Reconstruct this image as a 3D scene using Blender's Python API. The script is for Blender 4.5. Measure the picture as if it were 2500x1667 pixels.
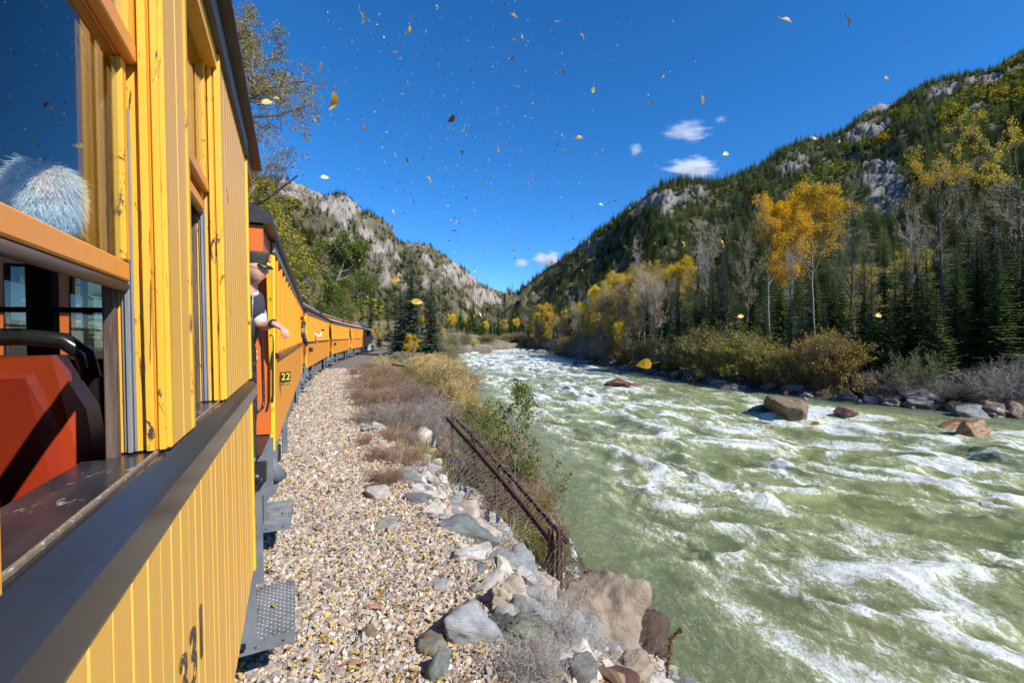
import bpy, bmesh, math, random
import numpy as np
from mathutils import Vector, Matrix, Euler
R = math.radians
rng = np.random.default_rng(7)
random.seed(7)
for o in list(bpy.data.objects):
    bpy.data.objects.remove(o)
SC = bpy.context.scene
COL = SC.collection

# ------------------------------------------------------------------ camera, sky, sun, exposure
CAMZ = 2.35
cam_data = bpy.data.cameras.new("camera")
cam_data.lens = 16.0
cam_data.sensor_width = 36.0
cam_data.clip_start = 0.02
cam_data.clip_end = 9000
cam = bpy.data.objects.new("camera", cam_data)
COL.objects.link(cam)
cam.location = (0, 0, CAMZ)
cam.rotation_euler = (R(90), 0, 0)
SC.camera = cam

SUN_EL = R(40)
SUN_DIR = Vector((0.804 * math.cos(SUN_EL), -0.594 * math.cos(SUN_EL), math.sin(SUN_EL)))   # towards the sun
world = bpy.data.worlds.new("World")
SC.world = world
world.use_nodes = True
wn = world.node_tree
wn.nodes.clear()
w_out = wn.nodes.new("ShaderNodeOutputWorld")
w_bg = wn.nodes.new("ShaderNodeBackground")
w_sky = wn.nodes.new("ShaderNodeTexSky")
w_sky.sky_type = 'NISHITA'
w_sky.sun_disc = False
w_sky.sun_elevation = SUN_EL
w_sky.sun_rotation = math.atan2(0.804, -0.594)
w_sky.altitude = 2400
w_sky.air_density = 1.0
w_sky.dust_density = 0.0
w_sky.ozone_density = 7.0
w_hs = wn.nodes.new("ShaderNodeHueSaturation")
w_hs.inputs['Saturation'].default_value = 1.2
w_bg.inputs['Strength'].default_value = 0.15
wn.links.new(w_sky.outputs['Color'], w_hs.inputs['Color'])
wn.links.new(w_hs.outputs['Color'], w_bg.inputs['Color'])
wn.links.new(w_bg.outputs[0], w_out.inputs[0])

sun_data = bpy.data.lights.new("sun", 'SUN')
sun_data.energy = 5.0
sun_data.angle = R(0.5)
sun_data.color = (1.0, 0.95, 0.87)
sun = bpy.data.objects.new("sun", sun_data)
COL.objects.link(sun)
sun.rotation_euler = (-SUN_DIR).to_track_quat('-Z', 'Y').to_euler()
sun.location = (30, -20, 40)

SC.view_settings.view_transform = 'Standard'
SC.view_settings.look = 'None'
SC.view_settings.exposure = 0.52
SC.view_settings.gamma = 1.0
SC.view_settings.use_curve_mapping = False
SC.render.engine = 'CYCLES'
SC.cycles.max_bounces = 6
SC.cycles.diffuse_bounces = 3
SC.cycles.transparent_max_bounces = 12
SC.cycles.volume_bounces = 2
SC.cycles.volume_step_rate = 2.0
SC.cycles.caustics_reflective = False
SC.cycles.caustics_refractive = False

# ------------------------------------------------------------------ helpers: tagging, objects
def tag(o, label=None, cat=None, group=None, kind=None):
    if label: o['label'] = label
    if cat: o['category'] = cat
    if group: o['group'] = group
    if kind: o['kind'] = kind
    return o

def empty(name, loc=(0, 0, 0), rot=(0, 0, 0), parent=None):
    o = bpy.data.objects.new(name, None)
    o.empty_display_size = 0.2
    COL.objects.link(o)
    o.location = loc
    o.rotation_euler = rot
    if parent: o.parent = parent
    return o

def mesh_obj(name, me, mats=None, parent=None):
    o = bpy.data.objects.new(name, me)
    if mats is not None:
        for m in (mats if isinstance(mats, (list, tuple)) else [mats]):
            me.materials.append(m)
    COL.objects.link(o)
    if parent: o.parent = parent
    return o

def np_mesh(name, V, F, smooth=False, matidx=None):
    """V (n,3), F (m,k) quads or triangles"""
    V = np.asarray(V, dtype=np.float32); F = np.asarray(F, dtype=np.int32)
    me = bpy.data.meshes.new(name)
    k = F.shape[1]
    me.vertices.add(len(V)); me.vertices.foreach_set('co', V.ravel())
    me.loops.add(F.size); me.loops.foreach_set('vertex_index', F.ravel())
    me.polygons.add(len(F))
    me.polygons.foreach_set('loop_start', np.arange(len(F), dtype=np.int32) * k)
    if matidx is not None: me.polygons.foreach_set('material_index', np.asarray(matidx, dtype=np.int32))
    if smooth: me.polygons.foreach_set('use_smooth', np.ones(len(F), dtype=bool))
    me.update(calc_edges=True)
    me.validate()
    return me

def add_attr(me, name, arr, typ='FLOAT', dom='POINT'):
    a = me.attributes.new(name, typ, dom)
    arr = np.asarray(arr, dtype=np.int32 if typ == 'INT' else np.float32)
    key = {'FLOAT': 'value', 'INT': 'value', 'FLOAT_VECTOR': 'vector', 'FLOAT_COLOR': 'color'}[typ]
    a.data.foreach_set(key, arr.ravel())

class MB:
    """collects shapes, builds ONE mesh object"""
    def __init__(self): self.v = []; self.f = []; self.m = []; self.s = []
    def add(self, vs, fs, mi=0, smooth=False):
        b = len(self.v)
        self.v.extend([tuple(p) for p in vs])
        for f in fs:
            self.f.append(tuple(b + i for i in f)); self.m.append(mi); self.s.append(smooth)
        return self
    def box(self, x0, x1, y0, y1, z0, z1, mi=0, bev=0.0):
        if bev > 0:
            b = min(bev, .45 * abs(x1 - x0), .45 * abs(y1 - y0), .45 * abs(z1 - z0))
            vs = []; idx = {}
            for ix, (xa, sx) in enumerate(((x0, 1), (x1, -1))):
                for iy, (ya, sy) in enumerate(((y0, 1), (y1, -1))):
                    for iz, (za, sz) in enumerate(((z0, 1), (z1, -1))):
                        for ax in range(3):
                            p = [xa + sx * b, ya + sy * b, za + sz * b]
                            p[ax] = (xa, ya, za)[ax]
                            idx[(ix, iy, iz, ax)] = len(vs); vs.append(p)
            fs = []
            for ax in range(3):
                for s in (0, 1):
                    q = []
                    for a, c in ((0, 0), (1, 0), (1, 1), (0, 1)):
                        k = [0, 0, 0]; k[ax] = s; k[(ax + 1) % 3] = a; k[(ax + 2) % 3] = c
                        q.append(idx[(k[0], k[1], k[2], ax)])
                    fs.append(q if s else q[::-1])
            for ax in range(3):
                o1, o2 = (ax + 1) % 3, (ax + 2) % 3
                for a in (0, 1):
                    for c in (0, 1):
                        k0 = [0, 0, 0]; k1 = [0, 0, 0]
                        k0[ax] = 0; k1[ax] = 1
                        for k in (k0, k1): k[o1] = a; k[o2] = c
                        q = [idx[(*k0, o1)], idx[(*k1, o1)], idx[(*k1, o2)], idx[(*k0, o2)]]
                        fs.append(q if (a == c) else q[::-1])
            for ix in (0, 1):
                for iy in (0, 1):
                    for iz in (0, 1):
                        q = [idx[(ix, iy, iz, 0)], idx[(ix, iy, iz, 1)], idx[(ix, iy, iz, 2)]]
                        fs.append(q if (ix + iy + iz) % 2 else q[::-1])
            return self.add(vs, fs, mi)
        vs = [(x, y, z) for z in (z0, z1) for y in (y0, y1) for x in (x0, x1)]
        return self.add(vs, [(0, 2, 3, 1), (4, 5, 7, 6), (0, 1, 5, 4), (2, 6, 7, 3), (0, 4, 6, 2), (1, 3, 7, 5)], mi)
    def prism(self, prof, axis, a, b, mi=0, smooth=False):
        """closed 2-D profile extruded along axis 'x','y','z' from a to b"""
        n = len(prof)
        def P(u, v, t):
            return {'x': (t, u, v), 'y': (u, t, v), 'z': (u, v, t)}[axis]
        vs = [P(u, v, a) for u, v in prof] + [P(u, v, b) for u, v in prof]
        fs = [(i, (i + 1) % n, n + (i + 1) % n, n + i) for i in range(n)]
        base = len(self.v)
        self.add(vs, fs, mi, smooth)
        self.f.append(tuple(base + i for i in range(n))[::-1]); self.m.append(mi); self.s.append(False)
        self.f.append(tuple(base + n + i for i in range(n))); self.m.append(mi); self.s.append(False)
        return self
    def tube(self, pts, r, n=8, mi=0, caps=True):
        pts = [Vector(p) for p in pts]
        rs = r if isinstance(r, (list, tuple)) else [r] * len(pts)
        vs = []; fs = []
        up = Vector((0, 0, 1))
        prev = None
        for i, p in enumerate(pts):
            d = (pts[min(i + 1, len(pts) - 1)] - pts[max(i - 1, 0)]).normalized()
            if prev is None:
                a = d.orthogonal().normalized()
            else:
                a = (prev - d * prev.dot(d))
                a = a.normalized() if a.length > 1e-6 else d.orthogonal().normalized()
            prev = a
            b = d.cross(a)
            for k in range(n):
                t = 2 * math.pi * k / n
                vs.append(p + (a * math.cos(t) + b * math.sin(t)) * rs[i])
        for i in range(len(pts) - 1):
            for k in range(n):
                fs.append((i * n + k, i * n + (k + 1) % n, (i + 1) * n + (k + 1) % n, (i + 1) * n + k))
        self.add(vs, fs, mi, True)
        if caps:
            base = len(self.v) - len(vs)
            self.f.append(tuple(base + k for k in range(n))[::-1]); self.m.append(mi); self.s.append(False)
            self.f.append(tuple(base + (len(pts) - 1) * n + k for k in range(n))); self.m.append(mi); self.s.append(False)
        return self
    def ball(self, c, r, n=10, mi=0, sc=(1, 1, 1)):
        vs = []; fs = []
        m = n // 2 + 1
        for i in range(m + 1):
            th = math.pi * i / m
            for k in range(n):
                ph = 2 * math.pi * k / n
                vs.append((c[0] + r * sc[0] * math.sin(th) * math.cos(ph), c[1] + r * sc[1] * math.sin(th) * math.sin(ph), c[2] + r * sc[2] * math.cos(th)))
        for i in range(m):
            for k in range(n):
                fs.append((i * n + k, (i + 1) * n + k, (i + 1) * n + (k + 1) % n, i * n + (k + 1) % n))
        return self.add(vs, fs, mi, True)
    def mesh(self, name):
        me = bpy.data.meshes.new(name)
        me.from_pydata(self.v, [], self.f)
        me.polygons.foreach_set('material_index', np.array(self.m, dtype=np.int32))
        me.polygons.foreach_set('use_smooth', np.array(self.s, dtype=bool))
        me.validate(); me.update()
        return me
    def build(self, name, mats, parent=None):
        return mesh_obj(name, self.mesh(name), mats, parent)

def copy_tree(o, parent=None):
    c = o.copy(); COL.objects.link(c)
    if parent: c.parent = parent
    for ch in [x for x in CHILD.get(o.name, [])]:
        copy_tree(ch, c)
    return c
CHILD = {}
def index_children(root):
    """remember the children of a thing (cheaper than o.children in big scenes)"""
    st = [root]
    while st:
        o = st.pop()
        ch = list(o.children)
        CHILD[o.name] = ch
        st.extend(ch)

# ------------------------------------------------------------------ helpers: noise
def _hash(ix, iy, seed):
    h = (ix.astype(np.int64) * 374761393 + iy.astype(np.int64) * 668265263 + seed * 1442695041) & 0xFFFFFFFF
    h = ((h ^ (h >> 13)) * 1274126177) & 0xFFFFFFFF
    return (h ^ (h >> 16)) & 0xFFFFFFFF
def gnoise(x, y, seed=0):
    x = np.asarray(x, dtype=np.float64); y = np.asarray(y, dtype=np.float64)
    x0 = np.floor(x); y0 = np.floor(y)
    fx = x - x0; fy = y - y0
    u = fx * fx * fx * (fx * (fx * 6 - 15) + 10); v = fy * fy * fy * (fy * (fy * 6 - 15) + 10)
    def g(i, j):
        a = _hash(x0 + i, y0 + j, seed) * (2 * np.pi / 4294967296.0)
        return np.cos(a) * (fx - i) + np.sin(a) * (fy - j)
    return 1.5 * ((g(0, 0) * (1 - u) + g(1, 0) * u) * (1 - v) + (g(0, 1) * (1 - u) + g(1, 1) * u) * v)
def fbm(x, y, oct=4, seed=0, gain=.5, lac=2.03):
    s = 0; a = 1; t = 0
    for k in range(oct):
        s = s + a * gnoise(x, y, seed + k * 17); t += a; a *= gain; x = x * lac + 3.1; y = y * lac + 1.7
    return s / t
def ridged(x, y, oct=4, seed=0, gain=.5):
    s = 0; a = 1; t = 0
    for k in range(oct):
        s = s + a * (1 - np.abs(gnoise(x, y, seed + k * 13)) * 1.6); t += a; a *= gain; x = x * 2.07 + 5.3; y = y * 2.07 + 2.9
    return s / t
def smooth(a, b, x):
    t = np.clip((x - a) / (b - a), 0, 1)
    return t * t * (3 - 2 * t)

# ------------------------------------------------------------------ helpers: materials
def new_mat(name):
    m = bpy.data.materials.new(name); m.use_nodes = True
    nt = m.node_tree
    b = nt.nodes['Principled BSDF']
    return m, nt, b
def nd(nt, typ, **kw):
    n = nt.nodes.new('ShaderNode' + typ)
    for k, v in kw.items():
        setattr(n, k, v)
    return n
def ramp(nt, fac, stops):
    r = nd(nt, 'ValToRGB')
    el = r.color_ramp.elements
    while len(el) > 1: el.remove(el[-1])
    el[0].position = stops[0][0]; el[0].color = (*stops[0][1], 1)
    for p, c in stops[1:]:
        e = el.new(p); e.color = (*c, 1)
    nt.links.new(fac, r.inputs[0])
    return r.outputs[0]
def mixc(nt, fac, a, b, mode='MIX'):
    m = nd(nt, 'Mix', data_type='RGBA', blend_type=mode)
    for sock, val in ((m.inputs[0], fac), (m.inputs[6], a), (m.inputs[7], b)):
        if hasattr(val, 'is_output') or isinstance(val, bpy.types.NodeSocket): nt.links.new(val, sock)
        elif isinstance(val, (int, float)): sock.default_value = val
        else: sock.default_value = (*val, 1)
    return m.outputs[2]
def noise_tex(nt, scale, detail=4, rough=.55, coord='Object', dist=0, stretch=None, dims='3D'):
    tc = nd(nt, 'TexCoord')
    src = tc.outputs[coord] if coord != 'World' else nd(nt, 'NewGeometry').outputs['Position']
    if stretch:
        mp = nd(nt, 'Mapping'); mp.inputs['Scale'].default_value = stretch
        nt.links.new(src, mp.inputs[0]); src = mp.outputs[0]
    n = nd(nt, 'TexNoise')
    n.inputs['Scale'].default_value = scale; n.inputs['Detail'].default_value = detail
    n.inputs['Roughness'].default_value = rough; n.inputs['Distortion'].default_value = dist
    nt.links.new(src, n.inputs['Vector'])
    return n.outputs['Fac']
def bump(nt, bsdf, h, strength=.3, dist=.01):
    b = nd(nt, 'Bump'); b.inputs['Strength'].default_value = strength; b.inputs['Distance'].default_value = dist
    nt.links.new(h, b.inputs['Height']); nt.links.new(b.outputs[0], bsdf.inputs['Normal'])
def pmat(name, c1, c2=None, scale=6, rough=.6, bmp=0, bdist=.01, metal=0, spec=.5, coord='Object', stretch=None, wear=None, wear_amt=.62, wear_scale=14, detail=5):
    """painted / plain surface: two tones by noise, optional chips of another colour, fine relief"""
    m, nt, b = new_mat(name)
    f = noise_tex(nt, scale, detail, .6, coord, stretch=stretch)
    c = ramp(nt, f, [(.32, c1), (.68, c2 or c1)])
    if wear:
        wf = noise_tex(nt, wear_scale, 8, .72, coord, .6, stretch=stretch)
        k = nd(nt, 'MapRange'); k.inputs[1].default_value = wear_amt; k.inputs[2].default_value = wear_amt + .03
        nt.links.new(wf, k.inputs[0])
        c = mixc(nt, k.outputs[0], c, wear)
    nt.links.new(c, b.inputs['Base Color'])
    b.inputs['Roughness'].default_value = rough
    b.inputs['Metallic'].default_value = metal
    b.inputs['Specular IOR Level'].default_value = spec
    if bmp: bump(nt, b, noise_tex(nt, scale * 4, 6, .65, coord, stretch=stretch), bmp, bdist)
    return m

# ------------------------------------------------------------------ instancing of what nobody could count
HIDDEN_SRC = []
def source_obj(name, me, mat):
    o = bpy.data.objects.new(name, me)           # geometry only, never linked to the scene
    for m in (mat if isinstance(mat, (list, tuple)) else [mat]): me.materials.append(m)
    HIDDEN_SRC.append(o)
    return o
def scatter(name, P, rot, scl, col, idx, sources, parent=None):
    n = len(P)
    me = bpy.data.meshes.new(name)
    me.vertices.add(n); me.vertices.foreach_set('co', np.asarray(P, dtype=np.float32).ravel())
    add_attr(me, 'rot', rot, 'FLOAT_VECTOR'); add_attr(me, 'scl', scl, 'FLOAT_VECTOR')
    c4 = np.ones((n, 4), dtype=np.float32); c4[:, :3] = col
    add_attr(me, 'col', c4, 'FLOAT_COLOR'); add_attr(me, 'idx', idx, 'INT')
    me.update()
    o = mesh_obj(name, me, None, parent)
    ng = bpy.data.node_groups.new(name, 'GeometryNodeTree')
    ng.interface.new_socket('Geometry', in_out='INPUT', socket_type='NodeSocketGeometry')
    ng.interface.new_socket('Geometry', in_out='OUTPUT', socket_type='NodeSocketGeometry')
    N = ng.nodes; L = ng.links
    gi = N.new('NodeGroupInput'); go = N.new('NodeGroupOutput')
    jn = N.new('GeometryNodeJoinGeometry')
    def named(nm, typ):
        a = N.new('GeometryNodeInputNamedAttribute'); a.data_type = typ
        a.inputs['Name'].default_value = nm
        return [s for s in a.outputs if s.enabled and s.name == 'Attribute'][0]
    ra = named('rot', 'FLOAT_VECTOR'); sa = named('scl', 'FLOAT_VECTOR'); ia = named('idx', 'INT')
    e2r = N.new('FunctionNodeEulerToRotation'); L.new(ra, e2r.inputs[0])
    for k, s in enumerate(sources):
        oi = N.new('GeometryNodeObjectInfo'); oi.inputs['Object'].default_value = s
        oi.inputs['As Instance'].default_value = False
        ip = N.new('GeometryNodeInstanceOnPoints')
        L.new(gi.outputs[0], ip.inputs['Points'])
        cmp_ = N.new('FunctionNodeCompare'); cmp_.data_type = 'INT'; cmp_.operation = 'EQUAL'
        ins = [x for x in cmp_.inputs if x.enabled]
        L.new(ia, ins[0]); ins[1].default_value = k
        L.new(cmp_.outputs[0], ip.inputs['Selection'])
        L.new(oi.outputs['Geometry'], ip.inputs['Instance'])
        L.new(e2r.outputs[0], ip.inputs['Rotation']); L.new(sa, ip.inputs['Scale'])
        L.new(ip.outputs[0], jn.inputs[0])
    L.new(jn.outputs[0], go.inputs[0])
    md = o.modifiers.new('scatter', 'NODES'); md.node_group = ng
    return o
def inst_color(nt):
    a = nd(nt, 'Attribute', attribute_type='INSTANCER', attribute_name='col')
    return a.outputs['Color']

def px(x, y, Y):
    """point at depth Y seen at pixel (x,y) of the 2500 px photograph"""
    return ((x - 1250) / 1111 * Y, Y, CAMZ + (833 - y) / 1111 * Y)
# ------------------------------------------------------------------ plan of the valley: track, river, banks, hills
DX, DY = -0.435, 0.900        # direction of the near car; RX, RY points to the river
RX, RY = 0.900, 0.435
_hs = np.array([-60, 5, 11.5, 26, 41, 55, 68, 84, 110, 150, 260])
_ha = np.radians([25.8, 25.7, 23.8, 18.7, 15.1, 13.1, 9.5, 4, -8, -20, -30])
PS = np.arange(-60, 260, .25)
PA = np.interp(PS, _hs, _ha)
_i0 = int(round(60 / .25))
PX = np.concatenate([[0], np.cumsum(-np.sin(PA[:-1]) * .25)]); PY = np.concatenate([[0], np.cumsum(np.cos(PA[:-1]) * .25)])
PX += -0.189 - PX[_i0]; PY += -0.091 - PY[_i0]       # wall line of the train passes 0.21 m left of the camera
def track_at(s):
    """wall-line point, heading (left of +Y), rail height"""
    return np.interp(s, PS, PX), np.interp(s, PS, PY), np.interp(s, PS, PA), track_z(s)
def track_z(s):
    s = np.asarray(s, dtype=float)
    return np.where(s > 5, .0098 * (s - 5), 0)
def wall_x(Y): return np.interp(Y, PY, PX)
def wall_a(Y): return np.interp(Y, PY, PA)
def wall_s(Y): return np.interp(Y, PY, PS)

_ly = [-200, -60, -20, 0, 6.5, 9.5, 12.9, 19.7, 30.5, 54, 107, 174, 196, 215, 240, 300]
_lx = [100, 34, 15, 5.6, 2.5, 1.6, 1.15, .7, -2.3, -5.8, -14, -22.7, -34, -62, -110, -200]
_ry = [-200, -60, -20, 0, 20, 28, 33, 39, 52, 72, 111, 159, 190, 204, 225, 300]
_rx = [150, 82, 62, 50, 36.5, 31.2, 26.5, 23.4, 20.4, 16.6, 14.6, 11.0, 2.5, -10, -60, -150]
def left_edge(Y): return np.interp(Y, _ly, _lx)
def right_edge(Y): return np.interp(Y, _ry, _rx)
def water_z(Y): return -2.65 + .0125 * np.clip(Y, -20, 400)

# skylines of the hills (pixels of the photograph) and how far away each crest stands
_rk = np.array([(1242, 726), (1266, 722), (1309, 685), (1379, 629), (1452, 579), (1508, 543), (1565, 492), (1591, 470), (1628, 456), (1697, 452), (1764, 456),
                (1807, 436), (1850, 418), (1899, 380), (1959, 354), (2012, 352), (2055, 332), (2092, 304), (2125, 294), (2165, 281), (2231, 228), (2297, 205),
                (2364, 187), (2413, 180), (2463, 160), (2500, 138), (2620, 60), (2800, -20), (3200, 60), (4000, 200), (6000, 400)], dtype=float)
_rd = np.interp(_rk[:, 0], [1242, 1450, 1628, 1800, 2100, 2500, 3200, 6000], [760, 560, 430, 520, 600, 520, 330, 120])
_lk = np.array([(-3000, 500), (-800, 420), (0, 380), (400, 420), (640, 455), (700, 456), (735, 468), (765, 482), (790, 493), (800, 495), (815, 487), (840, 488), (860, 503), (880, 528),
                (913, 538), (944, 560), (976, 592), (992, 598), (1010, 597), (1028, 597), (1062, 615), (1093, 634), (1138, 666), (1169, 699), (1205, 713), (1236, 724), (1262, 745), (1330, 833)], dtype=float)
_ld = np.interp(_lk[:, 0], [-3000, -800, 400, 700, 840, 1000, 1169, 1262], [60, 110, 330, 560, 520, 600, 700, 820])
def hill(X, Y, want_right):
    """height added by one hill, and how far up its slope the point is (0 foot, 1 crest)"""
    Ys = np.maximum(Y, 1.0)
    u = 1250 + 1111 * X / Ys
    k, dd = (_rk, _rd) if want_right else (_lk, _ld)
    crest = np.interp(u, k[:, 0], k[:, 1]); far = np.interp(u, k[:, 0], dd)
    H = (833 - crest) / 1111 * far + CAMZ
    if want_right:
        foot = np.interp(u, [1242, 1400, 1600, 1900, 2500, 3200, 6000], [330, 235, 130, 80, 62, 50, 30])
        edge = smooth(1205, 1242, u)
    else:
        foot = np.interp(u, [-3000, -800, 500, 700, 900, 1100, 1262], [14, 24, 70, 110, 190, 260, 420])
        edge = 1 - smooth(1262, 1330, u)
    q = (Y - foot) / (far - foot)
    g = np.where(q < 1, np.clip(q, 0, 1) ** 1.12, 1 - .55 * (q - 1))
    g = np.clip(g, 0, 1)
    return np.where(Y > 1, (H - 3.0) * g * edge, 0), q, u, crest, far
def blob(u, v, spots):
    m = np.zeros_like(u)
    for (cx, cy, rx, ry, a) in spots:
        m = np.maximum(m, a * np.exp(-(((u - cx) / rx) ** 2 + ((v - cy) / ry) ** 2)))
    return m
ROCK_R = [(1600, 490, 85, 32, 1.2), (1690, 470, 50, 18, .8), (1540, 520, 50, 20, .7), (1410, 610, 45, 16, .7), (2150, 465, 80, 55, 1.2), (1935, 410, 60, 30, .8), (1975, 385, 40, 25, .7), (2115, 320, 75, 24, .8), (2085, 350, 60, 22, .7),
          (2300, 230, 60, 28, .8), (2420, 190, 70, 18, .9), (2380, 270, 50, 30, .5), (2190, 330, 35, 25, .6), (1850, 440, 40, 18, .4), (1380, 645, 60, 18, .5), (1450, 590, 40, 14, .5)]
ROCK_L = [(720, 465, 60, 28, 1), (825, 505, 50, 28, 1.3), (760, 505, 50, 18, .7), (840, 545, 45, 22, .9), (845, 600, 45, 45, 1.1), (900, 560, 50, 25, .8), (930, 615, 70, 28, 1.0), (960, 640, 50, 20, .8), (1020, 600, 50, 18, .9),
          (1060, 640, 45, 28, .8), (1100, 660, 45, 25, 1.0), (1140, 690, 40, 20, 1.0), (930, 690, 50, 22, .7), (1060, 690, 60, 20, .6), (1180, 730, 45, 25, 1.1), (1215, 720, 35, 14, 1.0), (900, 740, 40, 15, .5), (780, 470, 30, 15, 1)]
def hill_rock(u, v, X, Y, right):
    n = fbm(X * .02, (Y + v) * .02, 4, 5)
    n2 = fbm(X * .07, (Y - 2 * v) * .05, 3, 9)
    m = blob(u, v, ROCK_R if right else ROCK_L)
    base = -.03 if right else -.08
    n3 = fbm(X * .006, Y * .012, 3, 15)
    return np.clip(smooth(.40, .66, m + .60 * n + .40 * n2 + .45 * n3 + base), 0, 1)

def ground_parts(X, Y):
    a = wall_a(Y); ca = np.cos(a)
    l = (X - wall_x(Y)) * ca                      # metres right of the train's river side
    zt = track_z(wall_s(Y)); zw = water_z(Y)
    xl = left_edge(Y); xr = right_edge(Y)
    B = np.maximum((xl - wall_x(Y)) * ca, 2.6)
    S = 1.9 + .4 * smooth(10, 25, Y)
    t = (l - S) / np.maximum(B - S, .3)
    near = 1 - smooth(11, 20, Y)
    tt = np.clip(t, 0, 1)
    prof_near = np.interp(tt, [0, .15, .52, .62, 1], [0, .10, .52, .62, 1.0])
    prof_far = np.interp(tt, [0, .3, .65, .88, 1], [0, .12, .36, .72, 1.0])
    prof = prof_near * near + prof_far * (1 - near)
    zb = zt - (zt - zw) * prof
    # left of the track: ditch then a gentle rise
    ll = -(l + 2.5)
    zleft = zt - .25 * smooth(.6, 1.6, ll) + .16 * np.clip(ll - 2.5, 0, 60)
    z = np.where(l < -2.5, zleft, zb)
    # in the river
    bed = zw - 1.1 * smooth(0, 3.0, (X - xl) * ca) * smooth(0, 5.0, (xr - X) * .8)
    z = np.where(t > 1, np.minimum(bed, z), z)
    er = (X - xr) * .8
    zr = zw + 3.0 * smooth(-.5, 10, er) + .035 * np.clip(er, 0, 70)
    z = np.where(er > -.5, zr, z)
    return z, l, t, er, zw
def ground_z(X, Y, full=False):
    X = np.asarray(X, dtype=float); Y = np.asarray(Y, dtype=float)
    z, l, t, er, zw = ground_parts(X, Y)
    bal = (l > -2.6) & (t < 0)
    rough = np.where(bal, .012, np.where(t < 1, .10, .25))
    z = z + rough * fbm(X * .9, Y * .9, 3, 2) * np.where((t > 1) & (er < 0), 0, 1)
    hr, qr, u, cr, fr = hill(X, Y, True)
    hl, ql, _, cl, fl = hill(X, Y, False)
    hl = hl * smooth(-6, -14, l + 0 * X) * (er < 1e9)
    v = 833 - (z + hr + hl - CAMZ) / np.maximum(Y, 1) * 1111
    rr = hill_rock(u, v, X, Y, True); rl = hill_rock(u, v, X, Y, False)
    env_r = smooth(0, .15, qr) * (hr > .5); env_l = smooth(0, .15, ql) * (hl > .5)
    sc = np.clip(Y / 400, .1, 1.5)
    lumps = ridged(X * .018, Y * .018, 5, 21) - .62
    crag = ridged(X * .055 + 7, Y * .03, 5, 33, .62) - .6
    damp = 1 - .75 * smooth(.75, .97, np.maximum(qr * (hr > .5), ql * (hl > .5)))
    hr, hl = np.where(hr >= hl, hr, 0), np.where(hl > hr, hl, 0)
    z = z + hr + hl + damp * sc * ((lumps * 22 + crag * 22 * rr + fbm(X * .1, Y * .1, 3, 4) * 2.5) * env_r
                           + (lumps * 20 + crag * 26 * rl + fbm(X * .1, Y * .1, 3, 8) * 2.5) * env_l)
    if full: return z, l, t, er, qr, ql, hr, hl, np.where(hr > hl, rr * env_r, rl * env_l)
    return z

# ------------------------------------------------------------------ ground and hills
def earth_material():
    m, nt, b = new_mat('bank_earth')
    bal = nd(nt, 'Attribute', attribute_name='ballast').outputs['Fac']
    wet = nd(nt, 'Attribute', attribute_name='wet').outputs['Fac']
    n1 = noise_tex(nt, 1.1, 6, .65, 'World'); n2 = noise_tex(nt, 26, 5, .7, 'World')
    soil = ramp(nt, n1, [(.3, (.10, .08, .055)), (.5, (.19, .16, .11)), (.7, (.27, .235, .17))])
    v = nd(nt, 'TexVoronoi'); v.inputs['Scale'].default_value = 22
    nt.links.new(nd(nt, 'NewGeometry').outputs['Position'], v.inputs['Vector'])
    hsv = nd(nt, 'SeparateColor'); nt.links.new(v.outputs['Color'], hsv.inputs[0])
    grav = ramp(nt, hsv.outputs[0], [(0, (.10, .085, .07)), (.3, (.30, .27, .23)), (.62, (.46, .42, .36)), (.9, (.55, .47, .36)), (1, (.34, .22, .08))])
    dk = nd(nt, 'MapRange'); dk.inputs[1].default_value = .0; dk.inputs[2].default_value = .5; dk.inputs[3].default_value = 1.05; dk.inputs[4].default_value = .35
    nt.links.new(v.outputs['Distance'], dk.inputs[0])
    grav = mixc(nt, 1.0, grav, dk.outputs[0], 'MULTIPLY')
    duff = nd(nt, 'Attribute', attribute_name='duff').outputs['Fac']
    soil = mixc(nt, duff, soil, ramp(nt, n1, [(.3, (.035, .03, .02)), (.7, (.085, .07, .045))]))
    c = mixc(nt, bal, soil, grav)
    c = mixc(nt, wet, c, (.035, .028, .02))
    nt.links.new(c, b.inputs['Base Color'])
    b.inputs['Roughness'].default_value = .95
    h = mixc(nt, bal, n2, v.outputs['Distance'])
    bump(nt, b, h, .6, .04)
    return m
def hill_material(name, g1, g2, g3, tint):
    m, nt, b = new_mat(name)
    rk = nd(nt, 'Attribute', attribute_name='rock').outputs['Fac']
    n1 = noise_tex(nt, .05, 8, .65, 'World'); n2 = noise_tex(nt, .6, 7, .75, 'World', stretch=(1, 1, .6))
    n3 = noise_tex(nt, .16, 6, .7, 'World', 1.5, stretch=(1, 1, .25))
    stone = ramp(nt, n2, [(.28, g1), (.48, g2), (.72, g3)])
    stone = mixc(nt, ramp(nt, n3, [(.5, (0, 0, 0)), (.75, (.7, .7, .7))]), stone, tint)
    floor_ = ramp(nt, n1, [(.3, (.075, .080, .042)), (.5, (.13, .12, .07)), (.68, (.23, .20, .13))])
    c = mixc(nt, rk, floor_, stone)
    nt.links.new(c, b.inputs['Base Color'])
    b.inputs['Roughness'].default_value = .95
    b.inputs['Specular IOR Level'].default_value = .1
    bump(nt, b, n2, 1.0, 2.2)
    return m
M_EARTH = earth_material()
M_HILLR = hill_material('grey_granite_slope', (.10, .098, .095), (.25, .243, .235), (.40, .385, .365), (.15, .14, .14))
M_HILLL = hill_material('pink_granite_slope', (.13, .115, .105), (.34, .31, .28), (.52, .47, .43), (.40, .29, .22))
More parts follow.
